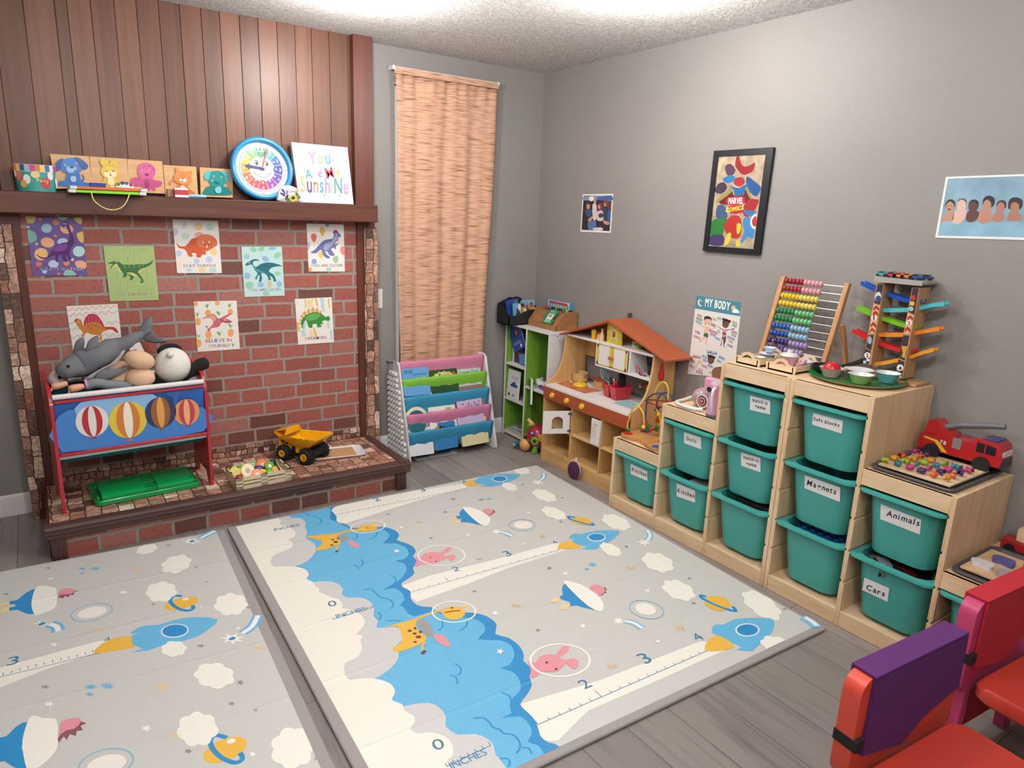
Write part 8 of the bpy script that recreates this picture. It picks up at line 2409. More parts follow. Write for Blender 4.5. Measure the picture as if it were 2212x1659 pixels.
storage_bin('turquoise bin labelled Dolls in the second column', c2, Z2, D('-18202 5422 -1019 21 -32 -564 1025 -8'), [('Dolls', [(-1.8345,.5069),(-1.8947,.5092)])])
storage_bin('turquoise bin labelled Kitchen below the Dolls bin', c2, Z1, D('-18062 2815 -1136 38 -19 -620 1141 -98'), [('Kitchen', [(-1.8117,.2372),(-1.9189,.2454)])])
storage_bin('turquoise match it game bin at the top of the third column', c3, Z3, D('-21526 7979 -983 8 -29 -593 992 -49'), [('match it', [(-2.1628,.7752),(-2.2395,.7772)]), ('game', [(-2.1776,.7517),(-2.2296,.7529)])])
storage_bin('turquoise match it game bin in the middle of the third column', c3, Z2, D('-21414 5418 -982 62 -53 -644 993 -24'), [('match it', [(-2.155,.5187),(-2.2325,.5247)]), ('game', [(-2.1698,.4947),(-2.2225,.5003)])])
storage_bin('turquoise bin without label at the bottom of the third column', c3, Z1)
storage_bin('turquoise bin labelled Soft blocks under the green plate', c4, Z3, D('-24433 7973 -1222 6 11 -509 1222 17'), [('Soft blocks', [(-2.4457,.7679),(-2.5536,.7703)])])
storage_bin('turquoise bin labelled Magnets below Soft blocks', c4, Z2, D('-24468 5423 -1487 9 -34 -591 1495 31'), [('Magnets', [(-2.4577,.505),(-2.5819,.5088)])])
storage_bin('turquoise bin holding a blue knobbed plate below Magnets', c4, Z1)
storage_bin('turquoise bin labelled Animals under the letter puzzle', c5_, Z2, D('-27501 5357 -1413 -43 -20 -566 1391 20'), [('Animals', [(-2.7729,.4991),(-2.8892,.5051)])])
storage_bin('turquoise bin labelled Cars, heaped with toy cars', c5_, Z1, D('-27360 2347 -924 20 5 -573 954 0'), [('Cars', [(-2.7479,.1897),(-2.8167,.1945)])])
storage_bin('turquoise bin behind the pink chair back at far right', c6, Z1, [(-3.075, .285), (-3.13, .285), (-3.13, .235), (-3.075, .235)])
# what shows inside the open bins
t = thing('knobbed_plate', 'glossy blue plate of round knobs inside the bin under Magnets', 'toy', (-.27, c4, .27))
KN = pm('#1f74c0', .2, coat=.4)
B().box(-.42, -.1, c4 - .105, c4 + .105, .262, .272, KN).obj('plate', t)
for i in range(7):
 for j in range(6):
  x, y = -.403 + i * .033, c4 - .088 + j * .035
  b = B()
  b.lathe([(.0145, .272), (.0145, .282), (.011, .289), (.004, .291)], (x, y, 0), KN, 12, False)
  b.obj('knob', t)
for k, (z, m) in enumerate(((.27, '#55565a'), (.282, '#6a6a62'), (.293, '#4a4b4c'))):
 b = B().box(-.36 + .02 * k, -.1, c3 - .1 + .015 * k, c3 + .07 + .01 * k, z, z + .011, pm(m, .5))
 b.one('game_box', ('dark grey flat game box, lowest in the bin without label', 'olive grey flat game box in the middle of the pile', 'charcoal flat game box on top of the pile in unlabelled bin')[k], 'game box', (-.24, c3, z), 'flat game boxes in the bin', bevel=.001)
b = B().box(-.38, -.2, c2 - .09, c2 + .02, .285, .293, pm('#d3d6d4', .4)).box(-.38, -.3, c2 - .092, c2 + .0, .28, .285, pm('#6a9a3a', .4))
b.one('game_box', 'white and green flat box inside the lower Kitchen bin', 'game box', (-.3, c2, .28))
def toy_car(label, M_, col, s=1.0, top='#2a2c30', group='toy cars in the Cars bin'):
 t_ = thing('toy_car', label, 'toy car', tuple(M_.translation), group=group)
 def BB():
  b2 = B()
  b2.T = M_ @ Matrix.Scale(s, 4)
  return b2
 b2 = BB()
 b2.prism([(-.04, .008), (.04, .008), (.041, .02), (.03, .024), (.016, .036), (-.016, .037), (-.03, .025), (-.041, .022)], 'y', -.017, .017, pm(col, .3, coat=.3))
 b2.obj('body', t_, bevel=.003)
 b2 = BB()
 b2.prism([(.024, .026), (.015, .034), (-.014, .035), (-.024, .027)], 'y', -.0178, .0178, pm(top, .2))
 b2.obj('windows', t_)
 for x in (-.024, .024):
  for y in (-.017, .017):
   b2 = BB()
   b2.lathe([(.009, -.004), (.009, .004)], (x, y, .009), pm('#15151a', .6), 14, ax='y')
   b2.obj('wheel', t_)
 return t_
toy_car('grey toy car on top at the left of the Cars bin', tr(-.4, c5_ + .055, .272) @ rot('Z', 60) @ rot('Y', -18), '#6d7278', 1.25)
toy_car('mustard yellow toy truck deep in the Cars bin', tr(-.28, c5_ + .02, .255) @ rot('Z', 20), '#a07a2a', 1.9)
toy_car('dark red toy car in the Cars bin', tr(-.36, c5_ - .005, .262) @ rot('Z', 75), '#6a1f22', 1.2)
toy_car('lime toy car at the front of the Cars bin', tr(-.405, c5_ - .015, .258) @ rot('Z', 100) @ rot('Y', 20), '#8fa63a', .8)
toy_car('royal blue toy car at right front of the Cars bin', tr(-.4, c5_ - .075, .25) @ rot('Z', 95), '#27409c', 1.0)
toy_car('black toy car with green wheel at right of the Cars bin', tr(-.33, c5_ - .08, .258) @ rot('Z', 30) @ rot('X', 50), '#1f2a24', 1.3, '#2c6a3a')
b = B().ell((-.415, c5_ + .085, .283), (.008, .008, .008), pm('#c96a3a', .4))
b.one('toy_figure', 'tiny orange toy bit beside the grey car in the Cars bin', 'toy', (-.415, c5_ + .085, .275))
# ---------------------------------------------------------------- toys on the storage steps
S1, S2, S3 = .3865, .6485, .9125
bm = thing('bead_maze', 'wooden bead maze with coloured wires on the lowest left step', 'toy', (-.3, -1.5, S1))
bo = [(-.425, -1.39), (-.38, -1.366), (-.3, -1.375), (-.2, -1.372), (-.13, -1.4), (-.14, -1.46), (-.22, -1.53), (-.33, -1.56), (-.37, -1.63), (-.41, -1.66), (-.437, -1.63), (-.425, -1.57), (-.4, -1.5), (-.42, -1.44)]
B().prism(smooth(bo, 3), 'z', S1, S1 + .018, wood('#c08a52', '#a8743f', '#cc9a62', (4, 30, 30), .4)).obj('base', bm, bevel=.003)
for nm_, x, y, r_, m in (('red_disc', -.385, -1.398, .026, '#b02028'), ('purple_disc', -.27, -1.41, .028, '#3f2f5c'), ('blue_disc', -.408, -1.625, .024, '#2a5aa8')):
 B().lathe([(r_, S1 + .018), (r_, S1 + .0195)], (x, y, 0), pm(m, .35), 22).obj(nm_, bm)
for m, x, s, k_ in (('#dcb84a', -.36, D('-13709 4154 56 281 -154 448 -42 305 -145 274 -211 100 -248 -20 -214 -179 -122 -219 -61 -452'), .0042), ('#2c4470', -.3, D('-14316 4421 14 768 1 437 -81 346 -308 253 -406 167 -371 0 -239 -276'), .0042), ('#2c4470', -.24, D('-14492 5158 12 510 -64 271 -228 290 -269 109 -283 -33 -279 -217'), .0042), ('#dcb84a', -.26, D('-14852 4365 -194 383 193 421 334 388 69 383 -68 450 -194 368 -286 169 -246 -121 -132 -324 -13 -493'), .0042), ('#9c1f2c', -.28, D('-15225 5652 1107 32 35 90 -544 125 -558 82 -630 120'), .0036)):
 B().tube([(x, y, z) for y, z in smooth(s, 3, False)], k_, pm(m, .3), 8).obj('wire', bm)
for sh_, p, m, x in (('s', (-1.3736,.4143), '#1f7a2c', -.36), ('c', (-1.4342,.462), '#b8242c', -.3), ('s', (-1.4428,.4426), '#dfc42c', -.32), ('c', (-1.456,.4433), '#1f7a3c', -.3), ('s', (-1.4844,.4403), '#c0282c', -.3), ('c', (-1.4989,.4451), '#1f6a34', -.28), ('s', (-1.4855,.5152), '#dfc42c', -.26), ('c', (-1.474,.4815), '#b83a24', -.25), ('c', (-1.4611,.5385), '#33285c', -.25)):
 b = B()
 if sh_ == 's':
  b.ell((x, p[0], p[1]), .011, pm(m, .3))
 else:
  b.T = tr(x, p[0], p[1]) @ rot('X', 25) @ rot('Z', 30)
  b.box(-.011, .011, -.011, .011, -.011, .011, pm(m, .3))
 b.obj('bead', bm)
PKT = pm('#d79ab4', .35)
t = thing('toy_toaster', 'pink toy toaster with brown bread slices on second step', 'toy toaster', (-.16, -1.77, S2))
B().box(-.215, -.1, -1.84, -1.715, S2, S2 + .115, PKT).obj('body', t, bevel=.014, seg=4)
for x in (-.185, -.15):
 b = B()
 b.prism([(-1.815, S2 + .1), (-1.74, S2 + .1), (-1.735, S2 + .145), (-1.75, S2 + .165), (-1.805, S2 + .165), (-1.82, S2 + .145)], 'x', x, x + .024, pm('#7a5a3a', .7), pm('#3f2c22', .7))
 b.obj('bread_slice', t, bevel=.004)
t = thing('toy_vacuum', 'mauve clear toy appliance with spiral wheel and white hose loop', 'toy', (-.33, -1.82, S2))
b = B().ell((-.32, -1.805, S2 + .045), (.05, .05, .0445), pm('#a88a92', .15, coat=.5))
b.obj('clear_body', t)
for k, (r_, m) in enumerate(((.034, '#dcd6d8'), (.026, '#3c3444'), (.02, '#d98f96'), (.013, '#3c3444'), (.008, '#d9776c'))):
 B().lathe([(r_, -.368 - .001 * k), (r_, -.366)], (0, -1.845, S2 + .04), pm(m, .35), 22, ax='x').obj('wheel_ring', t)
hp_ = smooth([(-.3, -1.76, S2 + .03), (-.25, -1.71, S2 + .02), (-.33, -1.706, S2 + .009), (-.4, -1.72, S2 + .009), (-.425, -1.78, S2 + .009), (-.42, -1.84, S2 + .009), (-.4, -1.88, S2 + .012)], 4, False)
B().tube(hp_, .008, pm('#dedcdc', .35), 10).obj('hose', t)
t = thing('toy_kettle', 'tall pink toy kettle with white handle beside the third step', 'toy kettle', (-.405, -1.95, S2))
b = B()
b.lathe([(.04, S2), (.041, S2 + .012)], (-.4, -1.95, 0), pm('#6f7078', .4), 26)
b.obj('base', t)
B().lathe([(.0395, S2 + .012), (.038, S2 + .08), (.034, S2 + .14), (.034, S2 + .147)], (-.4, -1.95, 0), PKT, 26).obj('body', t)
B().lathe([(.033, S2 + .147), (.03, S2 + .155)], (-.4, -1.95, 0), pm('#b9b9c2', .2), 26).obj('lid', t)
B().tube(smooth([(-.432, -1.962, S2 + .135), (-.452, -1.968, S2 + .12), (-.45, -1.968, S2 + .06), (-.436, -1.962, S2 + .025)], 4, False), .0075, pm('#d9d6dc', .3), 10).obj('handle', t)
B().lathe([(.012, -.003), (.01, .003)], (-.437, -1.935, S2 + .125), pm('#22222a', .3), 14, ax='x').obj('button', t)
b = B().box(-.34, -.2, -2.02, -2.002, S3, S3 + .014, pm('#3fb0bc', .4))
b.one('toy_brush', 'turquoise plastic piece at back left corner of top step', 'toy', (-.27, -2.01, S3), bevel=.004)
TRW = wood('#e0c7a4', '#d6ba94', '#e6d0b0', (30, 3, 30), .5, bump=.03)
def tray(label, y0, y1, x0, x1):
 t_ = thing('serving_tray', label, 'tray', ((x0 + x1) / 2, (y0 + y1) / 2, S3), group='wooden tea trays')
 B().box(x0, x1, y0, y1, S3, S3 + .006, TRW).obj('base', t_)
 ym = (y0 + y1) / 2
 for x in (x0, x1 - .006):
  up = [(y1 + .008, S3), (y1 + .012, S3 + .03), (ym + .035, S3 + .034), (ym + .022, S3 + .05), (ym, S3 + .056), (ym - .022, S3 + .05), (ym - .035, S3 + .034), (y0 - .012, S3 + .03), (y0 - .008, S3)]
  inn_ = [(ym + .026, S3 + .026), (ym + .016, S3 + .038), (ym, S3 + .043), (ym - .016, S3 + .038), (ym - .026, S3 + .026), (ym, S3 + .033)]
  b2 = B()
  b2.prism(up[:2] + [(ym + .035, S3 + .034)] + [(ym + .026, S3 + .026), (ym, S3 + .033), (ym - .026, S3 + .026)] + [(ym - .035, S3 + .034)] + up[7:], 'x', x, x + .006, TRW)
  b2.prism([(ym + .035, S3 + .034), (ym + .022, S3 + .05), (ym, S3 + .056), (ym - .022, S3 + .05), (ym - .035, S3 + .034), (ym - .026, S3 + .026), (ym - .016, S3 + .038), (ym, S3 + .043), (ym + .016, S3 + .038), (ym + .026, S3 + .026)], 'x', x, x + .006, TRW)
  b2.obj('handle_end', t_)
 for y in (y0, y1 - .005):
  B().box(x0, x1, y, y + .005, S3, S3 + .028, TRW).obj('side', t_)
tray('left wooden tea tray holding cups and plates on the top step', -2.14, -2.032, -.4, -.2)
tray('right wooden tea tray holding pink teapot on the top step', -2.298, -2.18, -.385, -.185)
CW = pm('#d6d6d8', .25)
def bowl(name, label, cat, x, y, z, r, h, m, grp, rim=True):
 t_ = thing(name, label, cat, (x, y, z), group=grp)
 b2 = B()
 b2.lathe([(r * .6, z), (r * .62, z + .002), (r * .96, z + h)], (x, y, 0), pm(m, .3, coat=.3), 28, True, False)
 b2.obj('outside', t_)
 b2 = B()
 b2.lathe([(r * .96, z + h), (r, z + h + .0015), (r * .94, z + h + .001), (r * .58, z + .004)], (x, y, 0), CW, 28, False, True)
 b2.obj('white_inside', t_)
 return t_
G9 = 'toy tea things'
bowl('toy_cup', 'yellow toy tea cup in the left wooden tray', 'toy cup', -.36, -2.115, S3 + .006, .026, .03, '#cfc07a', G9)
bowl('toy_plate', 'pale blue toy plate behind the yellow cup', 'toy plate', -.28, -2.1, S3 + .03, .04, .012, '#8fb6cf', G9)
bowl('toy_cup', 'pale blue toy cup at back of the left tray', 'toy cup', -.25, -2.085, S3 + .043, .027, .02, '#9cc0d6', G9)
bowl('toy_saucer', 'stack of cups under the pale blue plate', 'toy cup', -.28, -2.1, S3 + .006, .03, .023, '#b0be9a', G9)
bowl('toy_cup', 'green toy cup glimpsed through the left tray handle', 'toy cup', -.37, -2.062, S3 + .006, .024, .034, '#6f7a4a', G9)
bowl('toy_cup', 'pink toy cup between the two trays at the back', 'toy cup', -.215, -2.165, S3 + .006, .026, .034, '#b87f8c', G9)
t = bowl('toy_teapot', 'pink toy teapot with white lid in the right tray', 'toy teapot', -.31, -2.225, S3 + .006, .041, .05, '#c791a2', G9)
B().lathe([(.037, S3 + .058), (.03, S3 + .068), (.012, S3 + .071), (.012, S3 + .08), (.009, S3 + .082)], (-.31, -2.225, 0), CW, 26).obj('lid', t)
B().tube([(-.31, -2.262, S3 + .025), (-.3, -2.282, S3 + .035), (-.295, -2.293, S3 + .052)], [.011, .008, .006], pm('#c791a2', .3), 10).obj('spout', t)
t = bowl('sugar_bowl', 'pale blue toy sugar bowl with white lid in right tray', 'toy bowl', -.25, -2.27, S3 + .006, .026, .028, '#8fa8c4', G9)
B().lathe([(.026, S3 + .036), (.02, S3 + .044), (.01, S3 + .045), (.01, S3 + .055)], (-.25, -2.27, 0), CW, 22).obj('lid', t)
# abacus
ac = thing('abacus', 'wooden abacus with ten rows of rainbow beads against right wall', 'abacus', (-.12, -2.16, S3))
BCH = wood('#b5835a', '#a3734c', '#c0906a', (30, 30, 3), .45)
yl, yr, z0_, z1_ = -1.985, -2.29, S3, S3 + .36
def lean(z):
 return -.165 + .1 * (z - z0_) / .36
for y in (yl, yr):
 b = B()
 b.add([(lean(z0_) + dx, y + dy, z0_) for dx, dy in ((-.012, -.011), (.012, -.011), (.012, .011), (-.012, .011))] + [(lean(z1_) + dx, y + dy, z1_) for dx, dy in ((-.012, -.011), (.012, -.011), (.012, .011), (-.012, .011))], [(3, 2, 1, 0), (4, 5, 6, 7), (0, 1, 5, 4), (1, 2, 6, 5), (2, 3, 7, 6), (3, 0, 4, 7)], BCH)
 b.obj('upright', ac, bevel=.003)
 yo = y + (.022 if y == yl else -.022)
 b = B()
 b.add([(-.1 + dx, yo + dy, S3 + .19) for dx, dy in ((-.013, -.008), (.013, -.008), (.013, .008), (-.013, .008))] + [(-.022 + dx, yo + dy, S3) for dx, dy in ((-.013, -.008), (.013, -.008), (.013, .008), (-.013, .008))], [(0, 1, 2, 3), (7, 6, 5, 4), (0, 4, 5, 1), (1, 5, 6, 2), (2, 6, 7, 3), (3, 7, 4, 0)], BCH)
 b.obj('rear_leg', ac, bevel=.003)
for k, (ca, cb_) in enumerate((('#4a3f80', '#9c86b4'), ('#382f74', '#9c86bc'), ('#1f4f9c', '#8ab4cc'), ('#2a5fa8', '#8ab4cc'), ('#1f7a44', '#6ab87c'), ('#2a8046', '#6ab87c'), ('#d9bc2c', '#dcc862'), ('#dcbc24', '#dcc862'), ('#a0283a', '#d69aa6'), ('#9c2436', '#d69aa6'))):
 z = S3 + .045 + k * .033
 x = lean(z)
 B().tube([(x, yl, z), (x, yr, z)], .0018, pm('#b9b9bc', .25, 1), 6).obj('rod', ac)
 for j in range(10):
  y = yl - .022 - j * .0185 - (.012 if k == 1 and j else 0)
  B().ell((x, y, z), (.014, .0092, .014), pm(ca if j < 5 else cb_, .25), None, 12, 8).obj('bead', ac)
# car ramp tower
rt = thing('car_ramp', 'wooden zigzag car ramp tower with coloured tracks on top step', 'toy', (-.08, -2.45, S3))
BTW = wood('#b58a62', '#a37a52', '#c29a74', (30, 30, 3), .5)
for pr_ in (D('-24382 12872 -294 5 4 -3265 332 -18'), D('-25753 12839 -280 30 47 -3565 288 27')):
 B().prism(pr_, 'x', -.12, -.035, BTW).obj('post', rt, bevel=.0015)
B().box(-.14, -.03, -2.66, -2.34, S3, S3 + .012, BTW).obj('foot', rt, bevel=.002)
def road(pl_, m):
 b2 = B()
 for mm, s in m:
  b2.flat(s, 'x', -.1206 if mm != 'w' else -.1208, pm({'k': '#3a3034', 'w': '#d9d4d0', 'r': '#a82c30', 't': '#d2ad80'}.get(mm, mm), .4))
 b2.obj('road_sticker', rt)
road(0, [('k', D('-24417 12834 -241 6 12 -792 244 41')), ('k', D('-24380 10788 -212 53 5 -639 219 71')), ('t', D('-24401 12053 -243 -34 18 -1119 244 -31')), ('k', D('-24348 10233 -220 -52 -18 -560 230 -9'))])
road(1, [('k', D('-25774 12828 -231 14 4 -1000 225 73')), ('k', D('-25733 11007 -227 19 10 -983 236 61')), ('t', D('-25775 11863 -220 -63 47 -706 217 -35')), ('k', D('-25709 10050 -237 -61 -3 -668 224 52'))])
b = B()
X_ = -.1212
for s, m in ((EL(-2.4525,1.2352,-.0121,-.0003,-.0004,-.0192), '#c9ccd4'), (EL(-2.4543,1.2283,-.0107,-.0002,-.0003,-.0119), '#2c4a80'), (EL(-2.5861,1.2472,-.0087,.001,-.0015,-.0087), '#b03238'), (EL(-2.5859,1.2251,-.0088,.0011,-.0015,-.0087), '#d9a834'), (EL(-2.5851,1.2045,-.0088,.0011,-.0015,-.0087), '#8fb8b0'), (D('-25736 10586 -227 23 26 -304 -12 -173 144 43 -27 146'), '#c99a34'), (EL(-2.4473,1.0603,-.0086,.0014,-.0026,-.0156), '#8fb0bc'), (D('-24424 11913 -92 101 -122 -91 -3 -124 113 92 96 -120'), '#a82c30'), (D('-24422 11698 -93 102 -113 -74 -12 -141 105 93 107 -123'), '#a82c30'), (D('-24408 11228 -90 122 -137 -106 1 -126 127 107 104 -124'), '#a82c30'), (D('-24402 10974 -87 140 -141 -105 7 -91 124 89 108 -126'), '#a82c30'), (D('-25784 11709 -84 98 -114 -87 -4 -120 108 105 91 -133'), '#a82c30'), (D('-25759 11255 -75 116 -125 -102 -6 -138 117 121 92 -136'), '#a82c30'), (EL(-2.4497,1.1511,-.0121,.0017,-.002,-.0119), '#e2dcd8'), (EL(-2.5865,1.1507,-.0111,.0016,-.0019,-.0115), '#e2dcd8'), (EL(-2.4475,.998,-.0122,.0023,-.002,-.0122), '#e2dcd8'), (EL(-2.5828,.9735,-.0126,.0026,-.0022,-.0131), '#e2dcd8'), (D('-24467 9849 -135 -11 0 -92 133 0'), '#d9d4d0'), (D('-24354 9735 -115 11 -3 -111 121 6'), '#d9d4d0'), (D('-25700 9566 -105 -4 -5 -135 106 14'), '#d9d4d0'), (D('-25844 9434 -92 2 -4 -106 99 14'), '#d9d4d0')):
 X_ -= .00004
 b.flat(s, 'x', X_, pm(m, .4))
for s, q_, m in (('1', [(-2.4473,1.1432),(-2.4544,1.1443)], '#a82c30'), ('3', [(-2.5832,1.1423),(-2.5924,1.1436)], '#a82c30'), ('2', [(-2.4435,.9909),(-2.4537,.9921)], '#1c1a1c'), ('4', [(-2.5784,.9644),(-2.5899,.966)], '#1c1a1c')):
 b.text(s, 'x', X_ - .0002, q_[0], q_[1], m, .9, .03)
b.obj('sticker_print', rt)
def track(s, m, x=-.075):
 b2 = B()
 pp = smooth(s, 3, False)
 b2.loft([[(x - .02, y, z - .008), (x - .02, y, z + .008), (x - .014, y, z + .008), (x - .014, y, z - .003), (x + .014, y, z - .003), (x + .014, y, z + .008), (x + .02, y, z + .008), (x + .02, y, z - .008)] for y, z in pp], pm(m, .3, coat=.2))
 b2.obj('track', rt, sharp=30)
for s, m in ((D('-23586 12798 -317 -112 -386 -120 -373 -83 -474 -104 -455 -68 -462 21'), '#1f4fa8'), (D('-24593 11817 -454 52 -535 95 -511 135 -364 148 -424 103'), '#4fb3be'), (D('-23580 11776 -493 -137 -572 -138 -550 -99 -424 -61 -430 48'), '#6fb01f'), (D('-24558 10819 -545 77 -507 92 -419 127 -465 170 -377 133'), '#e0822c'), (D('-23552 10825 -533 -175 -541 -131 -522 -109 -463 -42 -470 49'), '#c0262c'), (D('-24595 9585 -516 190 -464 192 -445 210 -424 254 -361 169'), '#dc962c')):
 track(s, m)
tt = D('-24313 13142 -1837 -16 -15 -181 1847 -13')
zt_ = sum(p[1] for p in tt) / 4
B().prism(tt, 'x', -.135, -.012, pm('#9c9894', .45)).obj('top_tray', rt, bevel=.008, seg=3)
for k, (m, px_) in enumerate((('#3f9c98', .04), ('#2c7a80', .15), ('#a83a48', .27), ('#b83040', .36), ('#d9743c', .45), ('#dc9a5c', .56), ('#c97a4a', .64), ('#5a8f34', .74), ('#2f4f90', .84), ('#24406a', .95))):
 ya, yb = tt[0], tt[1]
 y = ya[0] + (yb[0] - ya[0]) * (.06 + .88 * px_)
 z = ya[1] + (yb[1] - ya[1]) * (.06 + .88 * px_)
 toy_car(['teal', 'dark teal', 'crimson', 'bright red', 'orange', 'peach', 'tan', 'green', 'blue', 'navy'][k] + ' little racing car in the tray on top of the ramp tower', tr(-.11 + .045 * (k % 2), y, z + .001) @ rot('Z', 90), m, .55, group='racing cars on top of the ramp')
# green plate and bowls
t = thing('serving_plate', 'large round green plate of toy bowls on the top step', 'plate', (-.24, -2.475, S3))
PC = (-.225, -2.475)
B().lathe([(.15, S3), (.176, S3 + .012), (.178, S3 + .014)], (PC[0], PC[1], 0), pm('#a89a84', .45), 48, True, False).obj('underside', t)
B().lathe([(.178, S3 + .014), (.172, S3 + .013), (.15, S3 + .006)], (PC[0], PC[1], 0), pm('#1f7a40', .3, coat=.2), 48, False, True).obj('face', t)
G10 = 'toy bowls on the green plate'
bowl('toy_bowl', 'pink toy bowl holding the red ball half on green plate', 'toy bowl', -.3, -2.41, S3 + .008, .046, .034, '#b89a98', G10)
B().ell((-.3, -2.41, S3 + .035), (.034, .034, .032), pm('#c01f2c', .25)).one('ball_half', 'glossy red ball in the pink toy bowl', 'ball', (-.3, -2.41, S3 + .012))
bowl('toy_bowl', 'light green toy bowl at front of the green plate', 'toy bowl', -.3, -2.53, S3 + .008, .046, .034, '#8fae62', G10)
bowl('toy_bowl', 'teal blue toy bowl at right of the green plate', 'toy bowl', -.19, -2.575, S3 + .01, .046, .036, '#5f9fae', G10)
bowl('toy_plate', 'pink toy plate stacked behind the toy bowls', 'toy plate', -.19, -2.46, S3 + .024, .056, .012, '#cf9cae', G10)
bowl('toy_plate', 'white toy plate under the pink toy plate', 'toy plate', -.19, -2.46, S3 + .008, .05, .012, '#d2cdd0', G10)
t = thing('frying_pan', 'black toy frying pan resting on the edge of the green plate', 'toy pan', (-.2, -2.36, S3 + .012))
B().lathe([(.05, S3 + .016), (.064, S3 + .036), (.061, S3 + .036), (.048, S3 + .02)], (-.235, -2.355, 0), pm('#1c1b1d', .45), 30).obj('pan', t)
B().tube([(-.19, -2.395, S3 + .036), (-.15, -2.41, S3 + .045), (-.11, -2.43, S3 + .06)], [.008, .009, .011], pm('#19191b', .5), 10).obj('handle', t)
# letter puzzle in a dark tray, fire engine
def dark_tray(label, y0, y1, x0, x1, z):
 t_ = thing('puzzle_tray', label, 'tray', ((x0 + x1) / 2, (y0 + y1) / 2, z), group='dark puzzle trays')
 b2 = B()
 b2.loft([[(x, y, z + h) for x, y in rrect(x0 + k, x1 - k, y0 + k, y1 - k, .03)] for k, h in ((.008, 0), (0, .01), (.002, .014), (.012, .012), (.018, .004))], pm('#4a4a4e', .4))
 b2.obj('dish', t_)
 return t_
dark_tray('dark grey tray under the letter puzzle on the second right step', -2.97, -2.68, -.435, -.04, S2)
b = B()
b.box(-.405, -.11, -2.945, -2.7, S2 + .0125, S2 + .02, wood('#d8bf9a', '#ccb08a', '#e0c9a8', (30, 3, 30), .5))
b.one('puzzle_board', 'pale wooden alphabet puzzle board in the dark grey tray', 'puzzle', (-.26, -2.82, S2 + .0125), bevel=.001)
LC = ['#9cb82c', '#dc962c', '#d9642c', '#4a2a6a', '#c03a7c', '#2a8096']
for k in range(26):
 i, j = k % 6, k // 6
 x, y = -.38 + j * .052 + .004 * (i % 2), -2.715 - i * .041
 ch = chr(65 + k)
 b = B()
 vs_, fs_, a0, a1 = glyph(ch, .04, 0)
 s_ = .034
 zz = S2 + .0203
 b.add([(x + (v[1] - .35) * s_, y - (v[0] - (a0 + a1) / 2) * s_, zz + .013) for v in vs_], fs_, pm(LC[(k * 5 + j) % 6], .4))
 o = b.one('puzzle_letter', 'chunky coloured puzzle letter ' + ch + ' standing on the alphabet board', 'letter', (x, y, zz), 'alphabet puzzle letters')
 md = o.modifiers.new('thick', 'SOLIDIFY')
 md.thickness = .013
 md.offset = 0
fe_ = thing('fire_engine', 'red toy fire engine with grey ladder at the wall', 'toy truck', (-.09, -2.84, S2 + .012), radians(-90))
FR = pm('#b01c22', .3, coat=.3)
b = B(fe_)
b.prism([(-.14, .03), (.14, .03), (.145, .06), (.135, .105), (.12, .118), (.055, .118), (.045, .1), (-.135, .085)], 'y', -.045, .045, FR)
b.obj('body', fe_, bevel=.005)
for x in (-.085, .085):
 for y in (-.043, .043):
  B(fe_).lathe([(.028, -.01), (.028, .01)], (x, y, .0285), pm('#1c1a1c', .6), 22, ax='y').obj('wheel', fe_)
for y in (-.0458, .0458):
 b = B(fe_)
 b.flat([(.06, .07), (.085, .07), (.085, .105), (.06, .105)], 'y', y, pm('#1a1a20', .2))
 b.flat([(.09, .07), (.122, .07), (.122, .1), (.09, .105)], 'y', y, pm('#1a1a20', .2))
 b.flat([(-.12, .078), (-.07, .074), (-.03, .035), (-.05, .035), (-.08, .066), (-.12, .072)], 'y', y, pm('#d9bf2c', .35))
 b.flat([(-.02, .06), (.01, .06), (.01, .1), (-.02, .1)], 'y', y, pm('#7c7c80', .4))
 b.text('78', 'y', y * 1.01, (-.062, .064) if y < 0 else (-.04, .064), (-.04, .064) if y < 0 else (-.062, .064), '#e2dede', 1, .03)
 b.obj('side_markings', fe_)
B(fe_).box(.139, .1475, -.04, .04, .03, .062, pm('#3c3b40', .4)).obj('grille', fe_, bevel=.002)
B(fe_).box(.1405, .1445, -.036, .036, .068, .088, pm('#d9d6d2', .3)).obj('windscreen', fe_)
B(fe_).box(.07, .12, -.036, .036, .116, .124, pm('#26306a', .25)).obj('beacon', fe_, bevel=.003)
b = B(fe_)
b.prism([(-.13, .088), (-.02, .092), (-.03, .108), (-.06, .115), (-.09, .145), (-.12, .14)], 'y', -.03, .03, FR)
b.obj('turret', fe_, bevel=.004)
b = B(fe_)
b.tube([(-.07, 0, .118), (-.02, 0, .14), (.08, 0, .165), (.12, 0, .172)], [.012, .013, .012, .01], pm('#66686c', .45), 8)
b.obj('ladder_arm', fe_)
dark_tray('dark grey tray under the animal puzzle at the lowest right step', -3.27, -3.0, -.435, -.1, S1)
b = B()
b.box(-.4, -.16, -3.25, -3.02, S1 + .0125, S1 + .019, pm('#d9b68a', .5, var=.15, vs=20))
b.one('puzzle_board', 'animal puzzle board with orange edge on the lowest right step', 'puzzle', (-.28, -3.13, S1 + .0125))
for lab, x, y, m in (('white zebra', -.34, -3.06, '#d9d8dc'), ('blue grey elephant', -.25, -3.09, '#57589a'), ('pale grey hippo', -.35, -3.14, '#a8a0a8'), ('orange lion', -.22, -3.17, '#c98a3a')):
 B().prism([(x + p[0] - 0, y + p[1]) for p in smooth([(-.022, -.03), (.0, -.034), (.02, -.026), (.024, 0), (.018, .026), (0, .034), (-.02, .022), (-.014, 0)], 3)], 'z', S1 + .0193, S1 + .036, pm(m, .4)).one('puzzle_piece', lab + ' piece standing on the animal puzzle board', 'puzzle piece', (x, y, S1 + .0193), 'animal puzzle pieces')
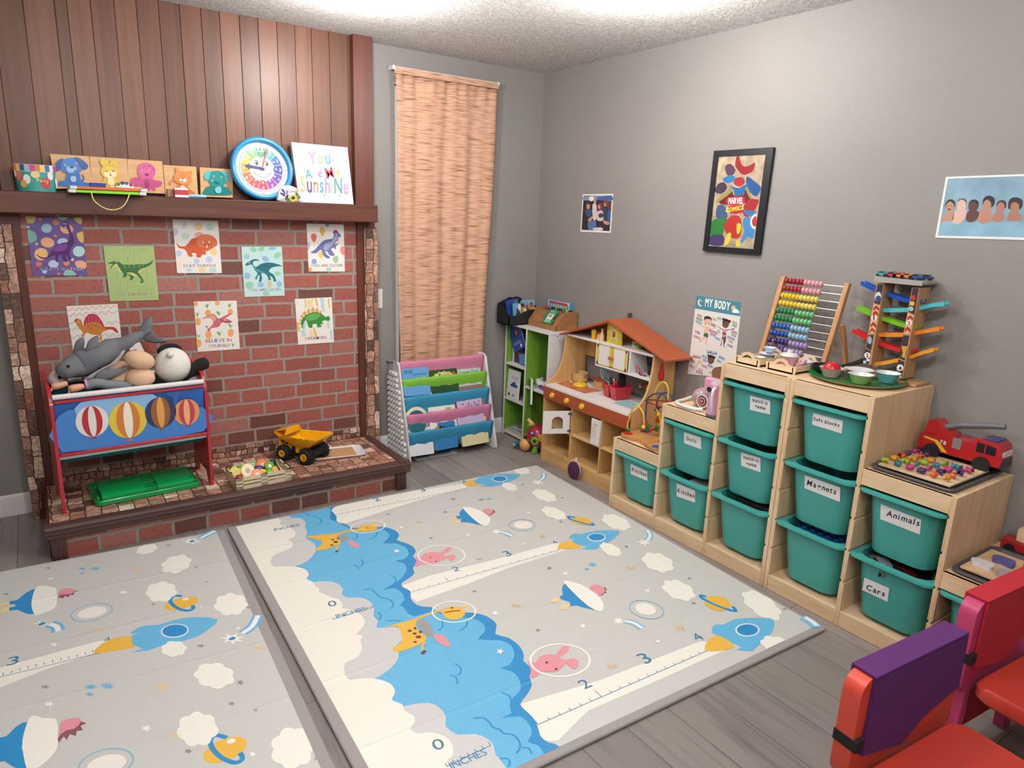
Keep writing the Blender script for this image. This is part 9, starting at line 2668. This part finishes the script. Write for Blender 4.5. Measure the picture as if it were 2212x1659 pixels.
t = thing('toy_wagon', 'red wooden toy with pale block at the wall on lowest right step', 'toy', (-.06, -3.1, S1))
B().box(-.095, -.03, -3.2, -3.02, S1 + .012, S1 + .05, pm('#a8242a', .4)).obj('body', t, bevel=.003)
B().box(-.085, -.04, -3.12, -3.06, S1 + .05, S1 + .095, PIN).obj('block', t, bevel=.002)
for y in (-3.05, -3.16):
 B().lathe([(.018, -.101), (.018, -.095)], (0, y, S1 + .018), pm('#1a1819', .6), 18, ax='x').obj('wheel', t)

# ---------------------------------------------------------------- two children's chairs in the foreground
def kid_chair(label, x0, y0, w, fr, cover, band, seatm):
 t_ = thing('kids_chair', label, 'chair', (x0 + w / 2, y0 - .15, 0), radians(-4.5), group='red children\'s chairs')
 M0 = RM[t_.name]
 def LB():
  b2 = B()
  b2.T = M0
  return b2
 h = w / 2
 b2 = LB()
 b2.prism(rrect(-h, h, .25, .528, .045, 6), 'y', .12, .165, pm(fr, .4))
 b2.obj('backrest', t_, bevel=.012, seg=4)
 b2 = LB()
 c0 = [(-h + .03, .33), (-h + .035, .528), (h - .012, .528), (h - .006, .38), (h * .3, .345), (-.02, .3)]
 b2.prism(c0, 'y', .111, .1185, pm(cover, .9, bump=.2, bs=500))
 b2.prism([(-h + .03, .05), (-h + .032, .534), (h - .012, .534), (h - .01, .05)], 'y', .1665, .172, pm(cover, .9, bump=.2, bs=500))
 b2.box(-h + .032, h - .012, .111, .172, .5285, .536, pm(cover, .9, bump=.2, bs=500))
 b2.obj('cloth_cover', t_, bevel=.002)
 b2 = LB()
 b2.box(-h - .0015, -h + .028, .1095, .168, .35, .378, pm(band, .8))
 b2.obj('elastic_band', t_)
 b2 = LB()
 b2.loft([[(x, y, z) for x, y in rrect(-h + .01 + k, h - .01 - k, -.22 + k, .105 - k, .05)] for k, z in ((.01, .25), (0, .262), (0, .288), (.008, .3))], pm(seatm, .42, bump=.08, bs=300))
 b2.obj('seat', t_, bevel=.003)
 for x in (-h + .05, h - .05):
  for y in (-.17, .14):
   b2 = LB()
   b2.box(x - .018, x + .018, y - .018, y + .018, 0, .26, pm(fr, .45))
   b2.obj('leg', t_, bevel=.005)
kid_chair('coral red child chair with purple cloth over its back', -1.468, -3.245, .42, '#cf4a38', '#552062', '#161316', '#b8382a')
kid_chair('child chair with pink edge and crimson cloth over its back', -.885, -3.235, .41, '#b83a68', '#b0202f', '#161316', '#b8382a')
